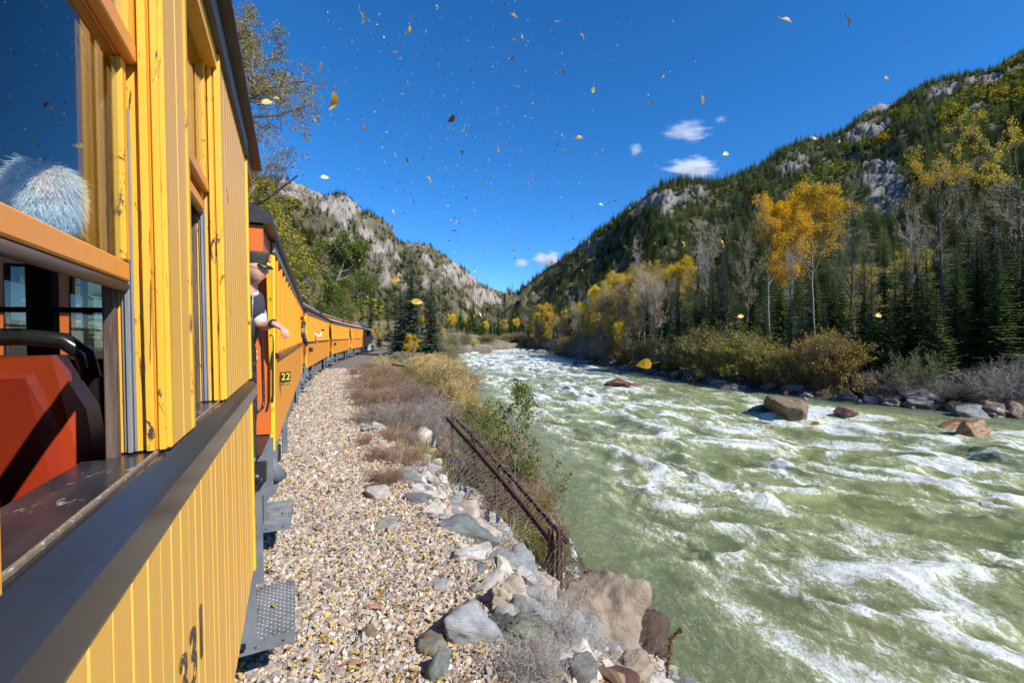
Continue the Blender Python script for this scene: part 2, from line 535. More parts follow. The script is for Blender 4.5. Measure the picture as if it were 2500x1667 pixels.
def build_land():
    rows = [1.6]
    while rows[-1] < 55: rows.append(rows[-1] * 1.022 + .01)
    while rows[-1] < 1000: rows.append(rows[-1] + 1.2 + rows[-1] * .0085)
    rows += [1100, 1400, 2000, 3000]
    tf = np.concatenate([np.linspace(-4.5, -1.3, 26)[:-1], np.linspace(-1.3, 1.3, 521), np.linspace(1.3, 4.5, 26)[1:]])
    Yg, Tg = np.meshgrid(np.array(rows), tf, indexing='ij')
    Xg = Tg * Yg
    z, l, t, er, qr, ql, hr, hl, rk = ground_z(Xg, Yg, True)
    nr, nc = Xg.shape
    V = np.stack([Xg, Yg, z], -1).reshape(-1, 3)
    ii, jj = np.meshgrid(np.arange(nr - 1), np.arange(nc - 1), indexing='ij')
    a = (ii * nc + jj).ravel()
    F = np.stack([a, a + 1, a + nc + 1, a + nc], 1)
    cls = np.zeros(nr * nc, dtype=int)
    cls[((hr > .5) & (hr >= hl)).ravel()] = 1
    cls[((hl > .5) & (hl > hr)).ravel()] = 2
    fc = cls[F].max(axis=1)
    bal = ((l > -2.9) & (t < .12)).astype(float) * smooth(.22, 0.0, t)
    wet = np.where((t > 0) & (er < 6), np.clip(1 - (z - water_z(Yg)) / .55, 0, 1), 0) * .9
    duff = smooth(-.5, 3, er)
    for k, (nm, mat, lab, cat) in enumerate((('ground', M_EARTH, 'gravel and earth bank between the railway and the river', 'ground'),
                                             ('hill', M_HILLR, 'steep forested hill with grey granite bluffs beyond the river', 'hill'),
                                             ('mountain', M_HILLL, 'pale granite mountainside with scattered conifers behind the train', 'mountain'))):
        f = F[fc == k]
        used = np.unique(f)
        remap = np.zeros(len(V), dtype=np.int64); remap[used] = np.arange(len(used))
        me = np_mesh(nm, V[used], remap[f], smooth=(k == 0))
        add_attr(me, 'ballast', bal.ravel()[used]); add_attr(me, 'wet', wet.ravel()[used]); add_attr(me, 'rock', rk.ravel()[used]); add_attr(me, 'duff', duff.ravel()[used])
        tag(mesh_obj(nm, me, mat), lab, cat, kind='structure')
    # land behind the camera, coarse
    yb = np.concatenate([np.linspace(-300, -20, 15)[:-1], np.linspace(-20, 1.6, 40)])
    xb = np.concatenate([np.linspace(-300, -30, 10)[:-1], np.linspace(-30, 70, 101), np.linspace(70, 300, 9)[1:]])
    Yb, Xb = np.meshgrid(yb, xb, indexing='ij')
    zb, lb, tb, eb, _ = ground_parts(Xb, Yb)
    zb = np.where(np.abs(Xb) < 1e9, np.clip(zb, -4, 40), 0)
    zb[-1] -= .0
    nr, nc = Xb.shape
    ii, jj = np.meshgrid(np.arange(nr - 1), np.arange(nc - 1), indexing='ij')
    a = (ii * nc + jj).ravel()
    me = np_mesh('ground', np.stack([Xb, Yb, zb - .01], -1).reshape(-1, 3), np.stack([a, a + 1, a + nc + 1, a + nc], 1), True)
    add_attr(me, 'ballast', ((lb > -2.9) & (tb < .1)).astype(float).ravel()); add_attr(me, 'wet', np.zeros(Xb.size)); add_attr(me, 'rock', np.zeros(Xb.size)); add_attr(me, 'duff', (eb > 0).astype(float).ravel())
    tag(mesh_obj('ground', me, M_EARTH), 'gravel and earth bank behind the viewpoint', 'ground', kind='structure')
build_land()
def build_peak():
    sk = np.array([(2010, 420), (2050, 350), (2080, 312), (2092, 290), (2115, 266), (2135, 258), (2151, 251), (2165, 256), (2178, 254), (2198, 239), (2228, 228), (2260, 222), (2320, 235), (2420, 300)], dtype=float)
    D = 1250.0
    us = np.linspace(2010, 2420, 150); dep = np.linspace(-260, 60, 60)
    U, Dd = np.meshgrid(us, dep, indexing='ij')
    crest = (833 - np.interp(U, sk[:, 0], sk[:, 1])) / 1111 * D + CAMZ
    X = (U - 1250) / 1111 * (D + Dd * .6)
    Yv = D + Dd
    Z = crest - np.abs(Dd) * 1.1 - 0 + (ridged(X * .012, Dd * .012, 5, 3) - .62) * 60 * smooth(0, 60, np.abs(Dd))
    Z += (ridged(X * .03, Dd * .03, 4, 5) - .6) * 14
    nr, nc = X.shape
    ii, jj = np.meshgrid(np.arange(nr - 1), np.arange(nc - 1), indexing='ij')
    a = (ii * nc + jj).ravel()
    me = np_mesh('peak', np.stack([X, Yv, Z], -1).reshape(-1, 3), np.stack([a, a + nc, a + nc + 1, a + 1], 1))
    m = pmat('far_rock_shade_tinted', (.12, .11, .125), (.27, .235, .235), .02, .95, .8, 4, spec=.1, coord='World')  # purple-grey puts the summit's shade into the rock colour
    tag(mesh_obj('peak', me, m), 'bare rocky summit coloured purple-grey for shade, showing behind the forested hill', 'peak', kind='structure')
build_peak()

# ------------------------------------------------------------------ river
def river_material():
    m, nt, b = new_mat('rapid_water')
    fo = nd(nt, 'Attribute', attribute_name='foam').outputs['Fac']
    tint = nd(nt, 'Attribute', attribute_name='tint').outputs['Fac']
    geo = nd(nt, 'NewGeometry').outputs['Position']
    mp = nd(nt, 'Mapping'); mp.inputs['Rotation'].default_value = (0, 0, R(-14)); mp.inputs['Scale'].default_value = (1, .5, 1)
    nt.links.new(geo, mp.inputs[0])
    def tn(scale, det, rough, dist=0):
        n = nd(nt, 'TexNoise'); n.inputs['Scale'].default_value = scale; n.inputs['Detail'].default_value = det
        n.inputs['Roughness'].default_value = rough; n.inputs['Distortion'].default_value = dist
        nt.links.new(mp.outputs[0], n.inputs['Vector']); return n.outputs['Fac']
    lace = tn(2.6, 12, .80, 1.8); fine = tn(17, 8, .80, .8); big = tn(.35, 4, .5)
    # foam = crest mask sharpened by lacy noise
    def math2(op, a, b_):
        q = nd(nt, 'Math', operation=op)
        for i_, x_ in enumerate((a, b_)):
            if isinstance(x_, (int, float)): q.inputs[i_].default_value = x_
            elif x_ is not None: nt.links.new(x_, q.inputs[i_])
        return q.outputs[0]
    def ridge(src):                                     # thin bright filaments where the noise crosses its middle
        return math2('SUBTRACT', 1.0, math2('ABSOLUTE', math2('MULTIPLY', math2('SUBTRACT', src, .5), 5.5), None))
    fil = math2('MAXIMUM', ridge(tn(1.25, 7, .62, 1.1)), ridge(tn(3.4, 6, .65, 1.0)))
    ad = nd(nt, 'Math', operation='ADD'); nt.links.new(math2('ADD', fo, math2('MULTIPLY', math2('SUBTRACT', fil, .45), .36)), ad.inputs[0])
    sb = nd(nt, 'MapRange'); sb.inputs[1].default_value = .3; sb.inputs[2].default_value = .7; sb.inputs[3].default_value = -.34; sb.inputs[4].default_value = .34
    nt.links.new(lace, sb.inputs[0]); nt.links.new(sb.outputs[0], ad.inputs[1])
    ad2 = nd(nt, 'Math', operation='ADD'); nt.links.new(ad.outputs[0], ad2.inputs[0])
    sb2 = nd(nt, 'MapRange'); sb2.inputs[1].default_value = .3; sb2.inputs[2].default_value = .7; sb2.inputs[3].default_value = -.27; sb2.inputs[4].default_value = .27
    nt.links.new(fine, sb2.inputs[0]); nt.links.new(sb2.outputs[0], ad2.inputs[1])
    k = nd(nt, 'MapRange', interpolation_type='SMOOTHSTEP'); k.inputs[1].default_value = .41; k.inputs[2].default_value = .70
    nt.links.new(ad2.outputs[0], k.inputs[0])
    green = ramp(nt, big, [(.3, (.115, .145, .058)), (.55, (.185, .215, .080)), (.75, (.265, .288, .098))])
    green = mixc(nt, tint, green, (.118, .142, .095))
    aer = nd(nt, 'MapRange', interpolation_type='SMOOTHSTEP'); aer.inputs[1].default_value = .02; aer.inputs[2].default_value = .60; aer.inputs[4].default_value = .60
    nt.links.new(ad2.outputs[0], aer.inputs[0])
    green = mixc(nt, aer.outputs[0], green, (.46, .48, .26))
    speck = tn(34, 4, .8)
    white = ramp(nt, math2('ADD', math2('MULTIPLY', speck, .6), math2('MULTIPLY', lace, .4)), [(.38, (.33, .37, .29)), (.50, (.62, .65, .61)), (.60, (.90, .91, .90))])
    c = mixc(nt, k.outputs[0], green, white)
    sp = nd(nt, 'MapRange'); sp.inputs[1].default_value = .66; sp.inputs[2].default_value = .70; sp.inputs[4].default_value = .75      # stray bubbles
    nt.links.new(tn(26, 3, .7), sp.inputs[0]); c = mixc(nt, sp.outputs[0], c, (.80, .82, .78))
    nt.links.new(c, b.inputs['Base Color'])
    rg = nd(nt, 'MapRange'); rg.inputs[3].default_value = .13; rg.inputs[4].default_value = .7
    nt.links.new(k.outputs[0], rg.inputs[0]); nt.links.new(rg.outputs[0], b.inputs['Roughness'])
    b.inputs['IOR'].default_value = 1.33
    b.inputs['Specular IOR Level'].default_value = .5
    hh = nd(nt, 'Math', operation='ADD'); nt.links.new(lace, hh.inputs[0]); nt.links.new(fine, hh.inputs[1])
    bump(nt, b, hh.outputs[0], .55, .09)
    return m
M_WATER = river_material()
def river_surface(X, Y):
    """height and foam of the rapids; flow runs towards the viewer, parallel to the banks"""
    mid = .5 * (left_edge(Y) + right_edge(Y)); wid = np.maximum(right_edge(Y) - left_edge(Y), 4)
    u = Y * 1.0                                     # along the flow
    v = (X - mid)                                   # across
    wx = fbm(u * .16, v * .16, 3, 51); wy = fbm(u * .16 + 9, v * .16 + 4, 3, 57)
    uu = u + 2.6 * wx; vv = v + .35 * u * .2 + 2.6 * wy
    big = ridged(uu * .13, vv * .20, 2, 61)            # standing waves
    mid_ = ridged(uu * .36 + 4, vv * .5, 3, 67)
    sm = fbm(uu * 1.3, vv * 1.6, 3, 71)
    edge = smooth(0, 2.5, X - left_edge(Y)) * smooth(0, 4.5, right_edge(Y) - X)
    calm = smooth(-.15, .25, fbm(u * .035 + 3, v * .06, 2, 83) + .16 + .12 * smooth(25, 80, Y))
    amp = edge * (.45 + .55 * calm)
    near_left = smooth(0, 4.0, X - left_edge(Y)) * .62 + .38
    right_calm = 1 - .75 * smooth(9, 3, right_edge(Y) - X) * smooth(45, 32, Y)
    h = amp * near_left * right_calm * ((big - .6) * .58 + (mid_ - .6) * .34 + (ridged(uu * .9, vv * 1.0, 2, 69) - .6) * .12) + .06 * sm * edge
    crest = smooth(.62, .93, big) * .55 + smooth(.60, .92, mid_) * .50
    stre = ridged(vv * .50 + 1.5 * wx, uu * .11, 4, 91)
    stre = smooth(.58, .90, stre)
    clump = fbm(uu * .20 + 2, vv * .34, 4, 97)
    patch = smooth(-.35, .35, fbm(uu * .07, vv * .09, 3, 99))
    clump2 = fbm(uu * .55 + 7, vv * .95, 3, 103)
    foam = (.115 + .42 * clump + .62 * clump2 + .34 * stre * (.5 + .5 * patch) + .62 * crest * (.5 + .5 * patch)) * amp * near_left * right_calm
    foam += .22 * smooth(30, 110, Y) * edge - .05
    foam = foam + .75 * np.exp(-((X - left_edge(Y) - 1.9 - .30 * (9 - Y) - .4 * wx) / .42) ** 2) * smooth(9.6, 8.2, Y) * (.5 + .5 * patch) * edge
    h = h + np.clip(foam, 0, 1) * (.10 * fbm(uu * 2.2, vv * 2.4, 3, 201) + .07 * fbm(uu * 5.0, vv * 5.0, 2, 207)) * edge
    return h, np.clip(foam, -.4, 1.2), edge
RIVER_ROCKS = []
def build_river():
    rows = [-60, -45, -34, -26, -20, -15, -11, -8, -5.5, -3.5, -2, -.5, .8]
    y = 2.0
    while y < 240:
        rows.append(y); y = y + .022 + y * .0075
    rows = np.array(rows)
    c = np.linspace(0, 1, 430)
    Yg, Cg = np.meshgrid(rows, c, indexing='ij')
    xl = left_edge(Yg) - 1.0; xr = right_edge(Yg) + 1.2
    # more columns towards the near bank
    Xg = xl + (xr - xl) * (Cg * .55 + .45 * Cg ** 2)
    h, foam, edge = river_surface(Xg, Yg)
    for (bx, by, br, k) in RIVER_ROCKS:               # water piles up above a boulder and breaks below it
        dx = Xg - bx; dy = Yg - by
        up = np.exp(-((dx / (br * 1.3)) ** 2 + ((dy - br * 1.1) / (br * .8)) ** 2))
        dn = np.exp(-((dx / (br * 1.2)) ** 2)) * smooth(.5 * br, -1.0 * br, dy) * smooth(-7 * br, -2 * br, dy)
        rim = np.exp(-((np.hypot(dx, dy) - br) / (.28 * br)) ** 2)
        h = h + k * (.16 * up - .10 * dn); foam = foam + k * (.35 * up + .55 * dn + .45 * rim)
    Z = water_z(Yg) + h
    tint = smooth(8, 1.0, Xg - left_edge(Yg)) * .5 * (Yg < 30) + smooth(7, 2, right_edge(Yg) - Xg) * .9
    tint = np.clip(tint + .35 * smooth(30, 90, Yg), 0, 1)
    nr, nc = Xg.shape
    ii, jj = np.meshgrid(np.arange(nr - 1), np.arange(nc - 1), indexing='ij')
    a = (ii * nc + jj).ravel()
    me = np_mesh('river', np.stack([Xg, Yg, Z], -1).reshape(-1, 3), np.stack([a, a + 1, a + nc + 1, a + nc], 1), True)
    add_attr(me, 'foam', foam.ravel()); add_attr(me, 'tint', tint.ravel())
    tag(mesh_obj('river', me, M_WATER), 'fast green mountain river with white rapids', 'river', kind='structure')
RIVER_ROCKS += [(18.5, 31.0, 1.7, 1.0), (11.4, 48.5, 1.5, .8), (-2.2, 52.5, 1.0, .5), (24.6, 22.2, 1.2, .35), (22.0, 28.5, .8, .3), (-1.0, 105, 1.6, .4), (4, 112, 1.4, .4), (6.5, 92, 1.2, .4), (1.2, 86, 1.2, .4)]
build_river()
# ------------------------------------------------------------------ train materials
def paint(name, c1, c2, chip, amt, rough=.38):
    m, nt, b = new_mat(name)
    big = noise_tex(nt, 1.3, 4, .6, stretch=(1, 1, .5)); streak = noise_tex(nt, 9, 6, .7, stretch=(3, 3, .16))
    c = ramp(nt, big, [(.3, c1), (.7, c2)])
    c = mixc(nt, ramp(nt, streak, [(.5, (0, 0, 0)), (.8, (.4, .4, .4))]), c, tuple(.72 * x for x in c1))
    f = noise_tex(nt, 24, 9, .78, dist=.8, stretch=(1, 1, .35))
    k = nd(nt, 'MapRange'); k.inputs[1].default_value = amt; k.inputs[2].default_value = amt + .025
    nt.links.new(f, k.inputs[0])
    c = mixc(nt, k.outputs[0], c, chip)
    if amt < .65:                                        # long cracks where old paint has opened along the grain
        f2 = noise_tex(nt, 42, 6, .7, dist=.4, stretch=(1, 1, .045))
        k2 = nd(nt, 'MapRange'); k2.inputs[1].default_value = .625; k2.inputs[2].default_value = .65
        nt.links.new(f2, k2.inputs[0]); c = mixc(nt, k2.outputs[0], c, (.13, .075, .03))
    nt.links.new(c, b.inputs['Base Color'])
    r = nd(nt, 'MapRange'); r.inputs[3].default_value = rough - .08; r.inputs[4].default_value = rough + .2
    nt.links.new(streak, r.inputs[0]); nt.links.new(r.outputs[0], b.inputs['Roughness'])
    bump(nt, b, noise_tex(nt, 30, 5, .6, stretch=(2, 2, .25)), .12, .004)
    return m
M_YEL = paint('yellow_gloss_paint', (.80, .43, .075), (.72, .37, .06), (.10, .06, .03), .70)
M_YELOLD = paint('peeling_yellow_paint', (.82, .44, .04), (.70, .35, .03), (.06, .042, .03), .60)
M_YELB = paint('bright_yellow_trim', (.90, .52, .02), (.84, .47, .02), (.12, .07, .03), .73)
M_ORG = paint('orange_coach_paint', (.88, .345, .032), (.82, .30, .026), (.10, .05, .02), .74)
M_ORGD = paint('red_orange_paint', (.62, .14, .02), (.52, .11, .015), (.08, .04, .02), .74)
M_SASH = paint('orange_sash_paint', (.78, .30, .06), (.70, .25, .04), (.16, .10, .07), .70)
M_BELT = pmat('black_gloss_rail', (.020, .020, .022), (.040, .038, .038), 2.5, .17, .06, .002, spec=.22, wear=(.20, .17, .14), wear_amt=.70, wear_scale=30, stretch=(.35, 1, 1))
M_SILL = pmat('scuffed_black_sill', (.016, .017, .019), (.055, .056, .062), 9, .22, .15, .003, wear=(.36, .35, .34), wear_amt=.61, wear_scale=22, stretch=(.5, 1, 1))
M_FASCIA = pmat('grey_letterboard', (.16, .165, .175), (.22, .225, .235), 3, .5, .1, wear=(.05, .05, .05), wear_amt=.68)
M_BLACK = pmat('black_iron', (.014, .014, .015), (.03, .029, .028), 8, .45, .15, wear=(.16, .07, .04), wear_amt=.68)
M_RUSTBLK = pmat('chipped_black_handrail', (.012, .012, .013), (.025, .024, .023), 30, .35, .2, .003, wear=(.22, .09, .06), wear_amt=.58, wear_scale=40)
M_ROOF = pmat('pale_grey_roof', (.36, .37, .39), (.47, .48, .50), 2.5, .6, .15, wear=(.2, .2, .2), wear_amt=.68)
M_GREY = pmat('blue_grey_steel', (.11, .125, .145), (.17, .185, .20), 6, .45, .2, wear=(.05, .05, .05), wear_amt=.66)
M_DARKW = pmat('bare_dark_wood', (.06, .035, .025), (.17, .115, .085), 10, .7, .5, .004, stretch=(6, 6, .5), wear=(.30, .25, .21), wear_amt=.62)
M_ALU = pmat('worn_grey_track', (.33, .34, .36), (.46, .47, .49), 14, .35, .1, metal=.6, stretch=(5, 5, .3))
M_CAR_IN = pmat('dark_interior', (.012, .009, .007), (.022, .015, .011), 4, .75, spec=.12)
M_TRIM_DK = pmat('dark_rubber_tube', (.06, .042, .035), (.12, .085, .07), 18, .5, .2, .003, stretch=(.4, 3, 3))
M_SEAT = pmat('red_orange_seat', (.38, .046, .011), (.33, .038, .009), 4, .36, .15)
M_SEATP = pmat('dark_red_seat_vinyl', (.30, .028, .008), (.25, .022, .007), 5, .40, .3, .004)
M_CHROME = pmat('dark_polished_handle', (.05, .05, .05), (.08, .08, .08), 6, .22, metal=.7)
M_TREAD = None
def tread_mat():
    m, nt, b = new_mat('diamond_tread_steel')
    tc = nd(nt, 'TexCoord')
    n = noise_tex(nt, 5, 6, .7)
    c = ramp(nt, n, [(.35, (.13, .135, .14)), (.55, (.27, .28, .285)), (.72, (.36, .365, .36))])
    nt.links.new(c, b.inputs['Base Color']); b.inputs['Metallic'].default_value = .35; b.inputs['Roughness'].default_value = .5
    bump(nt, b, noise_tex(nt, 60, 3, .6), .2, .002)
    return m
M_TREAD = tread_mat()
def glass_mat(name, refl=.0, tint=(.9, .95, .93)):
    m = bpy.data.materials.new(name); m.use_nodes = True
    nt = m.node_tree; nt.nodes.clear()
    o = nd(nt, 'OutputMaterial'); mx = nd(nt, 'MixShader'); t = nd(nt, 'BsdfTransparent'); g = nd(nt, 'BsdfGlossy')
    t.inputs[0].default_value = (*tint, 1); g.inputs['Roughness'].default_value = .01
    lw = nd(nt, 'LayerWeight'); lw.inputs[0].default_value = .5                      # Schlick: same from both faces of the pane
    pw = nd(nt, 'Math', operation='POWER'); pw.inputs[1].default_value = 5; nt.links.new(lw.outputs['Facing'], pw.inputs[0])
    mt = nd(nt, 'MapRange'); mt.inputs[3].default_value = refl; mt.inputs[4].default_value = .9
    nt.links.new(pw.outputs[0], mt.inputs[0]); nt.links.new(mt.outputs[0], mx.inputs[0])
    nt.links.new(t.outputs[0], mx.inputs[1]); nt.links.new(g.outputs[0], mx.inputs[2]); nt.links.new(mx.outputs[0], o.inputs[0])
    return m
M_GLASS = glass_mat('window_glass', .06)
M_PLATEBLK = pmat('black_number_plate', (.015, .013, .012), (.02, .018, .016), 4, .4)
M_LETTER = pmat('yellow_lettering', (.85, .62, .03), (.80, .56, .02), 8, .5)
M_LETTERBLK = pmat('worn_black_lettering', (.035, .03, .028), (.07, .055, .045), 14, .5, wear=(.75, .40, .04), wear_amt=.60, wear_scale=20)
W = 2.5                                            # body width
def text_mesh(name, txt, size, mat, parent, loc, extr=.002, space=1.0):
    """upright lettering on the river side of a car (reads along the train)"""
    cu = bpy.data.curves.new(name, 'FONT'); cu.body = txt; cu.size = size; cu.extrude = extr; cu.space_character = space
    cu.align_x = 'CENTER'; cu.align_y = 'CENTER'; cu.resolution_u = 3
    t = bpy.data.objects.new('tmp_text', cu); COL.objects.link(t)
    bpy.context.view_layer.update()
    me = bpy.data.meshes.new_from_object(t.evaluated_get(bpy.context.evaluated_depsgraph_get()))
    bpy.data.objects.remove(t); bpy.data.curves.remove(cu)
    me.name = name
    me.materials.clear()
    o = mesh_obj(name, me, mat, parent)
    o.location = loc; o.rotation_euler = (R(90), 0, 0)
    return o

BOARD_P = .085
def board_mesh(z0, z1, w=BOARD_P):
    c = .0045
    prof = [(c, 0), (w - c, 0), (w - .0005, .0065), (w - .0005, .02), (.0005, .02), (.0005, .0065)]
    b = MB(); b.prism(prof, 'z', z0, z1); return b.mesh('board')

def car_root(name, label, cat, s0, s1, group=None):
    x0, y0, _, z0 = track_at(s0); x1, y1, _, z1 = track_at(s1)
    ang = math.atan2(y1 - y0, x1 - x0)
    pit = math.atan2(z1 - z0, math.hypot(x1 - x0, y1 - y0))
    r = empty(name, (float(x0), float(y0), float(z0)), (0, -pit, ang))
    tag(r, label, cat, group)
    return r, math.hypot(x1 - x0, y1 - y0)

ROOF_PROF = [(-.06, 3.36), (-.05, 3.45), (.20, 3.585), (.52, 3.68), (.72, 3.72), (.72, 3.93), (.62, 3.94), (.63, 3.98), (.9, 4.05), (1.25, 4.08)]
def roof_profile():
    p = ROOF_PROF
    return p + [(W - y, z) for y, z in p[::-1][1:]]
def build_roof(root, x0, x1, soffit=True):
    prof = roof_profile()
    n = len(prof)
    vs = []; fs = []; mi = []
    for x in (x0, x1): vs += [(x, y, z) for y, z in prof]
    b = MB()
    for i in range(n - 1):
        y0_, z0_ = prof[i]; y1_, z1_ = prof[i + 1]
        m = 0
        if i in (0, n - 2): m = 1
        if abs(y0_ - y1_) < .005 and z0_ > 3.6: continue                   # clerestory wall is its own part
        b.add([(x0, y0_, z0_), (x1, y0_, z0_), (x1, y1_, z1_), (x0, y1_, z1_)], [(0, 1, 2, 3)], m)
    for x in (x0, x1):
        b.add([(x, y, z) for y, z in prof], [tuple(range(n)) if x == x1 else tuple(range(n))[::-1]], 1)
    b.add([(x0, -.06, 3.36), (x1, -.06, 3.36), (x1, W + .06, 3.36), (x0, W + .06, 3.36)], [(0, 3, 2, 1)], 1)
    rf = b.build('roof', [M_ROOF, M_BLACK], root)
    c = MB()
    for sgn, y in ((1, .72), (-1, W - .72)):
        c.box(x0 + .3, x1 - .3, min(y, y - .0), max(y, y + .0) + .01, 3.71, 3.945)
        k = x0 + .5
        while k < x1 - .9:
            c.box(k, k + .07, y - .02 if sgn > 0 else y + .01, y if sgn > 0 else y + .03, 3.73, 3.93, 0); k += .62
        c.box(x0 + .28, x1 - .28, y - .035 if sgn > 0 else y, y + .01 if sgn > 0 else y + .045, 3.89, 3.952, 0)
    c.build('clerestory', M_ORGD, rf)
    return rf
def truck(root, xc):
    t = MB()
    for y in (.16, W - .22):
        t.box(xc - .95, xc + .95, y, y + .06, .36, .50, 0, .01)
        t.box(xc - .22, xc + .22, y - .02, y + .08, .30, .62, 0, .01)
        for dx in (-.75, .75): t.box(xc + dx - .13, xc + dx + .13, y - .07, y + .08, .26, .52, 0, .02)
    t.box(xc - .2, xc + .2, .2, W - .2, .5, .95, 0)
    tr = t.build('truck', M_BLACK, root)
    for dx in (-.75, .75):
        for y in (.46, W - .51):
            w = MB()
            n = 20
            pr = [(math.cos(2 * math.pi * k / n), math.sin(2 * math.pi * k / n)) for k in range(n)]
            w.prism([(xc + dx + .36 * a, .48 + .36 * c) for a, c in pr], 'y', y - .05, y + .05)
            w.prism([(xc + dx + .40 * a, .48 + .40 * c) for a, c in pr], 'y', y + (.05 if y < 1 else -.08), y + (.08 if y < 1 else -.05))
            w.build('wheel', M_BLACK, tr)

def bulkhead(root, x, mat, holes, front):
    """end wall with door and window openings; holes: (y0,y1,z0,z1)"""
    b = MB()
    ys = sorted({.03, W - .03} | {h[0] for h in holes} | {h[1] for h in holes})
    for a, c in zip(ys[:-1], ys[1:]):
        hs = sorted([(h[2], h[3]) for h in holes if h[0] <= a + 1e-6 and h[1] >= c - 1e-6])
        z = 1.2
        for z0, z1 in hs:
            b.box(x, x + .05, a, c, z, z0); z = z1
        b.box(x, x + .05, a, c, z, 3.40)
    o = b.build('end_wall', mat, root)
    for h in holes:
        f = MB(); t = .022
        f.box(x - .012, x + .062, h[0] - t, h[0], h[2] - t, h[3] + t); f.box(x - .012, x + .062, h[1], h[1] + t, h[2] - t, h[3] + t)
        f.box(x - .012, x + .062, h[0], h[1], h[3], h[3] + t); f.box(x - .012, x + .062, h[0], h[1], h[2] - t, h[2])
        zm = .5 * (h[2] + h[3]); f.box(x - .008, x + .058, h[0], h[1], zm - .011, zm + .011)
        w = f.build('end_window', M_CAR_IN, root)
        g = MB(); g.box(x + .022, x + .026, h[0], h[1], h[2], h[3]); g.build('pane', M_GLASS, w)

def platform(root, xa, dirn):
    """open platform beyond body end xa; dirn +1 ahead, -1 behind"""
    L = .98
    x0, x1 = (xa, xa + L) if dirn > 0 else (xa - L, xa)
    b = MB(); b.box(x0, x1, .55, W - .55, 1.12, 1.2); b.box(x0, x1, .04, W - .04, 1.205, 1.215)
    b.box(x1 - .12 if dirn > 0 else x0, x1 if dirn > 0 else x0 + .12, .0, W, .93, 1.12)
    b.build('platform_floor', M_BLACK, root)
    for y0, y1 in ((-.0, .5), (W - .5, W)):
        s = MB()
        s.box(xa + dirn * .06 if dirn > 0 else xa - .085, xa + .085 if dirn > 0 else xa - .06, y0, y1, .5, 1.2)
        s.box(x1 - .18 if dirn > 0 else x0 + .155, x1 - .155 if dirn > 0 else x0 + .18, y0 + (.0 if y0 < 1 else 0), y1, .5, 1.2)
        split_pieces(s.build('step_side', M_GREY, root))
    return x0, x1
def step_plate(root, x0, x1, y0, y1, z):
    p = MB()
    p.box(x0, x1, y0, y1, z - .012, z)
    n1 = int((x1 - x0) / .026); n2 = int((y1 - y0) / .026)
    q = MB()
    for i in range(n1):                              # raised tread lozenges
        for j in range(n2):
            cx = x0 + (i + .5) * (x1 - x0) / n1; cy = y0 + (j + .5) * (y1 - y0) / n2
            a = .0095; c = .0035
            if (i + j) % 2: a, c = c, a
            q.add([(cx - a, cy, z), (cx, cy - c, z), (cx + a, cy, z), (cx, cy + c, z), (cx, cy, z + .0045)], [(0, 1, 4), (1, 2, 4), (2, 3, 4), (3, 0, 4)])
    st = p.build('step_plate', M_TREAD, root)
    tag(q.build('tread_pattern', M_TREAD, st), kind='stuff')
    f = MB()
    f.box(x0 - .006, x0, y0, y1, z - .075, z - .002); f.box(x1, x1 + .006, y0, y1, z - .075, z - .002); f.box(x0, x1, y0 - .006, y0, z - .075, z - .002)
    f.box(x0 - .0075, x0 - .006, y0 + .42 * (y1 - y0), y0 + .55 * (y1 - y0), z - .048, z - .034, 1)
    for yy in (y0 + .06, y0 + .22): f.box(x0 - .0075, x0 - .006, yy, yy + .014, z - .047, z - .035, 1)
    f.build('step_rim', [M_GREY, M_BLACK], st)
    return st

# ------------------------------------------------------------------ near coach
def split_pieces(o):
    """pieces that do not touch become parts of their own, with the same name and parent"""
    me = o.data; n = len(me.vertices)
    lab = np.arange(n)
    e = np.empty(len(me.edges) * 2, dtype=np.int32); me.edges.foreach_get('vertices', e); e = e.reshape(-1, 2)
    while True:
        m = np.minimum(lab[e[:, 0]], lab[e[:, 1]]); old = lab.copy()
        np.minimum.at(lab, e[:, 0], m); np.minimum.at(lab, e[:, 1], m)
        if (old == lab).all(): break
    ids = np.unique(lab)
    if len(ids) < 2: return
    polys = [tuple(p.vertices) for p in me.polygons]; mi = [p.material_index for p in me.polygons]
    co = [tuple(v.co) for v in me.vertices]; nm = o.name.split('.')[0]
    made = []
    for k in ids:
        ps = [(p, m_) for p, m_ in zip(polys, mi) if lab[p[0]] == k]
        vs = sorted({v for p, _ in ps for v in p}); mp = {v: i for i, v in enumerate(vs)}
        m2 = bpy.data.meshes.new(nm); m2.from_pydata([co[v] for v in vs], [], [tuple(mp[v] for v in p) for p, _ in ps])
        m2.polygons.foreach_set('material_index', np.array([m_ for _, m_ in ps], dtype=np.int32)); m2.update()
        for m_ in me.materials: m2.materials.append(m_)
        made.append(m2)
    o.data = made[0]
    for m2 in made[1:]:
        c = bpy.data.objects.new(nm, m2); COL.objects.link(c); c.parent = o.parent; c.matrix_local = o.matrix_local.copy()
def remap_height(root, za, zb, skip):
    done = set(); st = list(root.children)
    while st:
        o = st.pop(); st.extend(o.children)
        if o.type != 'MESH' or o.name.split('.')[0] in skip or o.data.name in done: continue
        done.add(o.data.name)
        co = np.empty(len(o.data.vertices) * 3, dtype=np.float32); o.data.vertices.foreach_get('co', co); co = co.reshape(-1, 3)
        co[:, 2] = np.interp(co[:, 2], za, zb)
        o.data.vertices.foreach_set('co', co.ravel()); o.data.update()
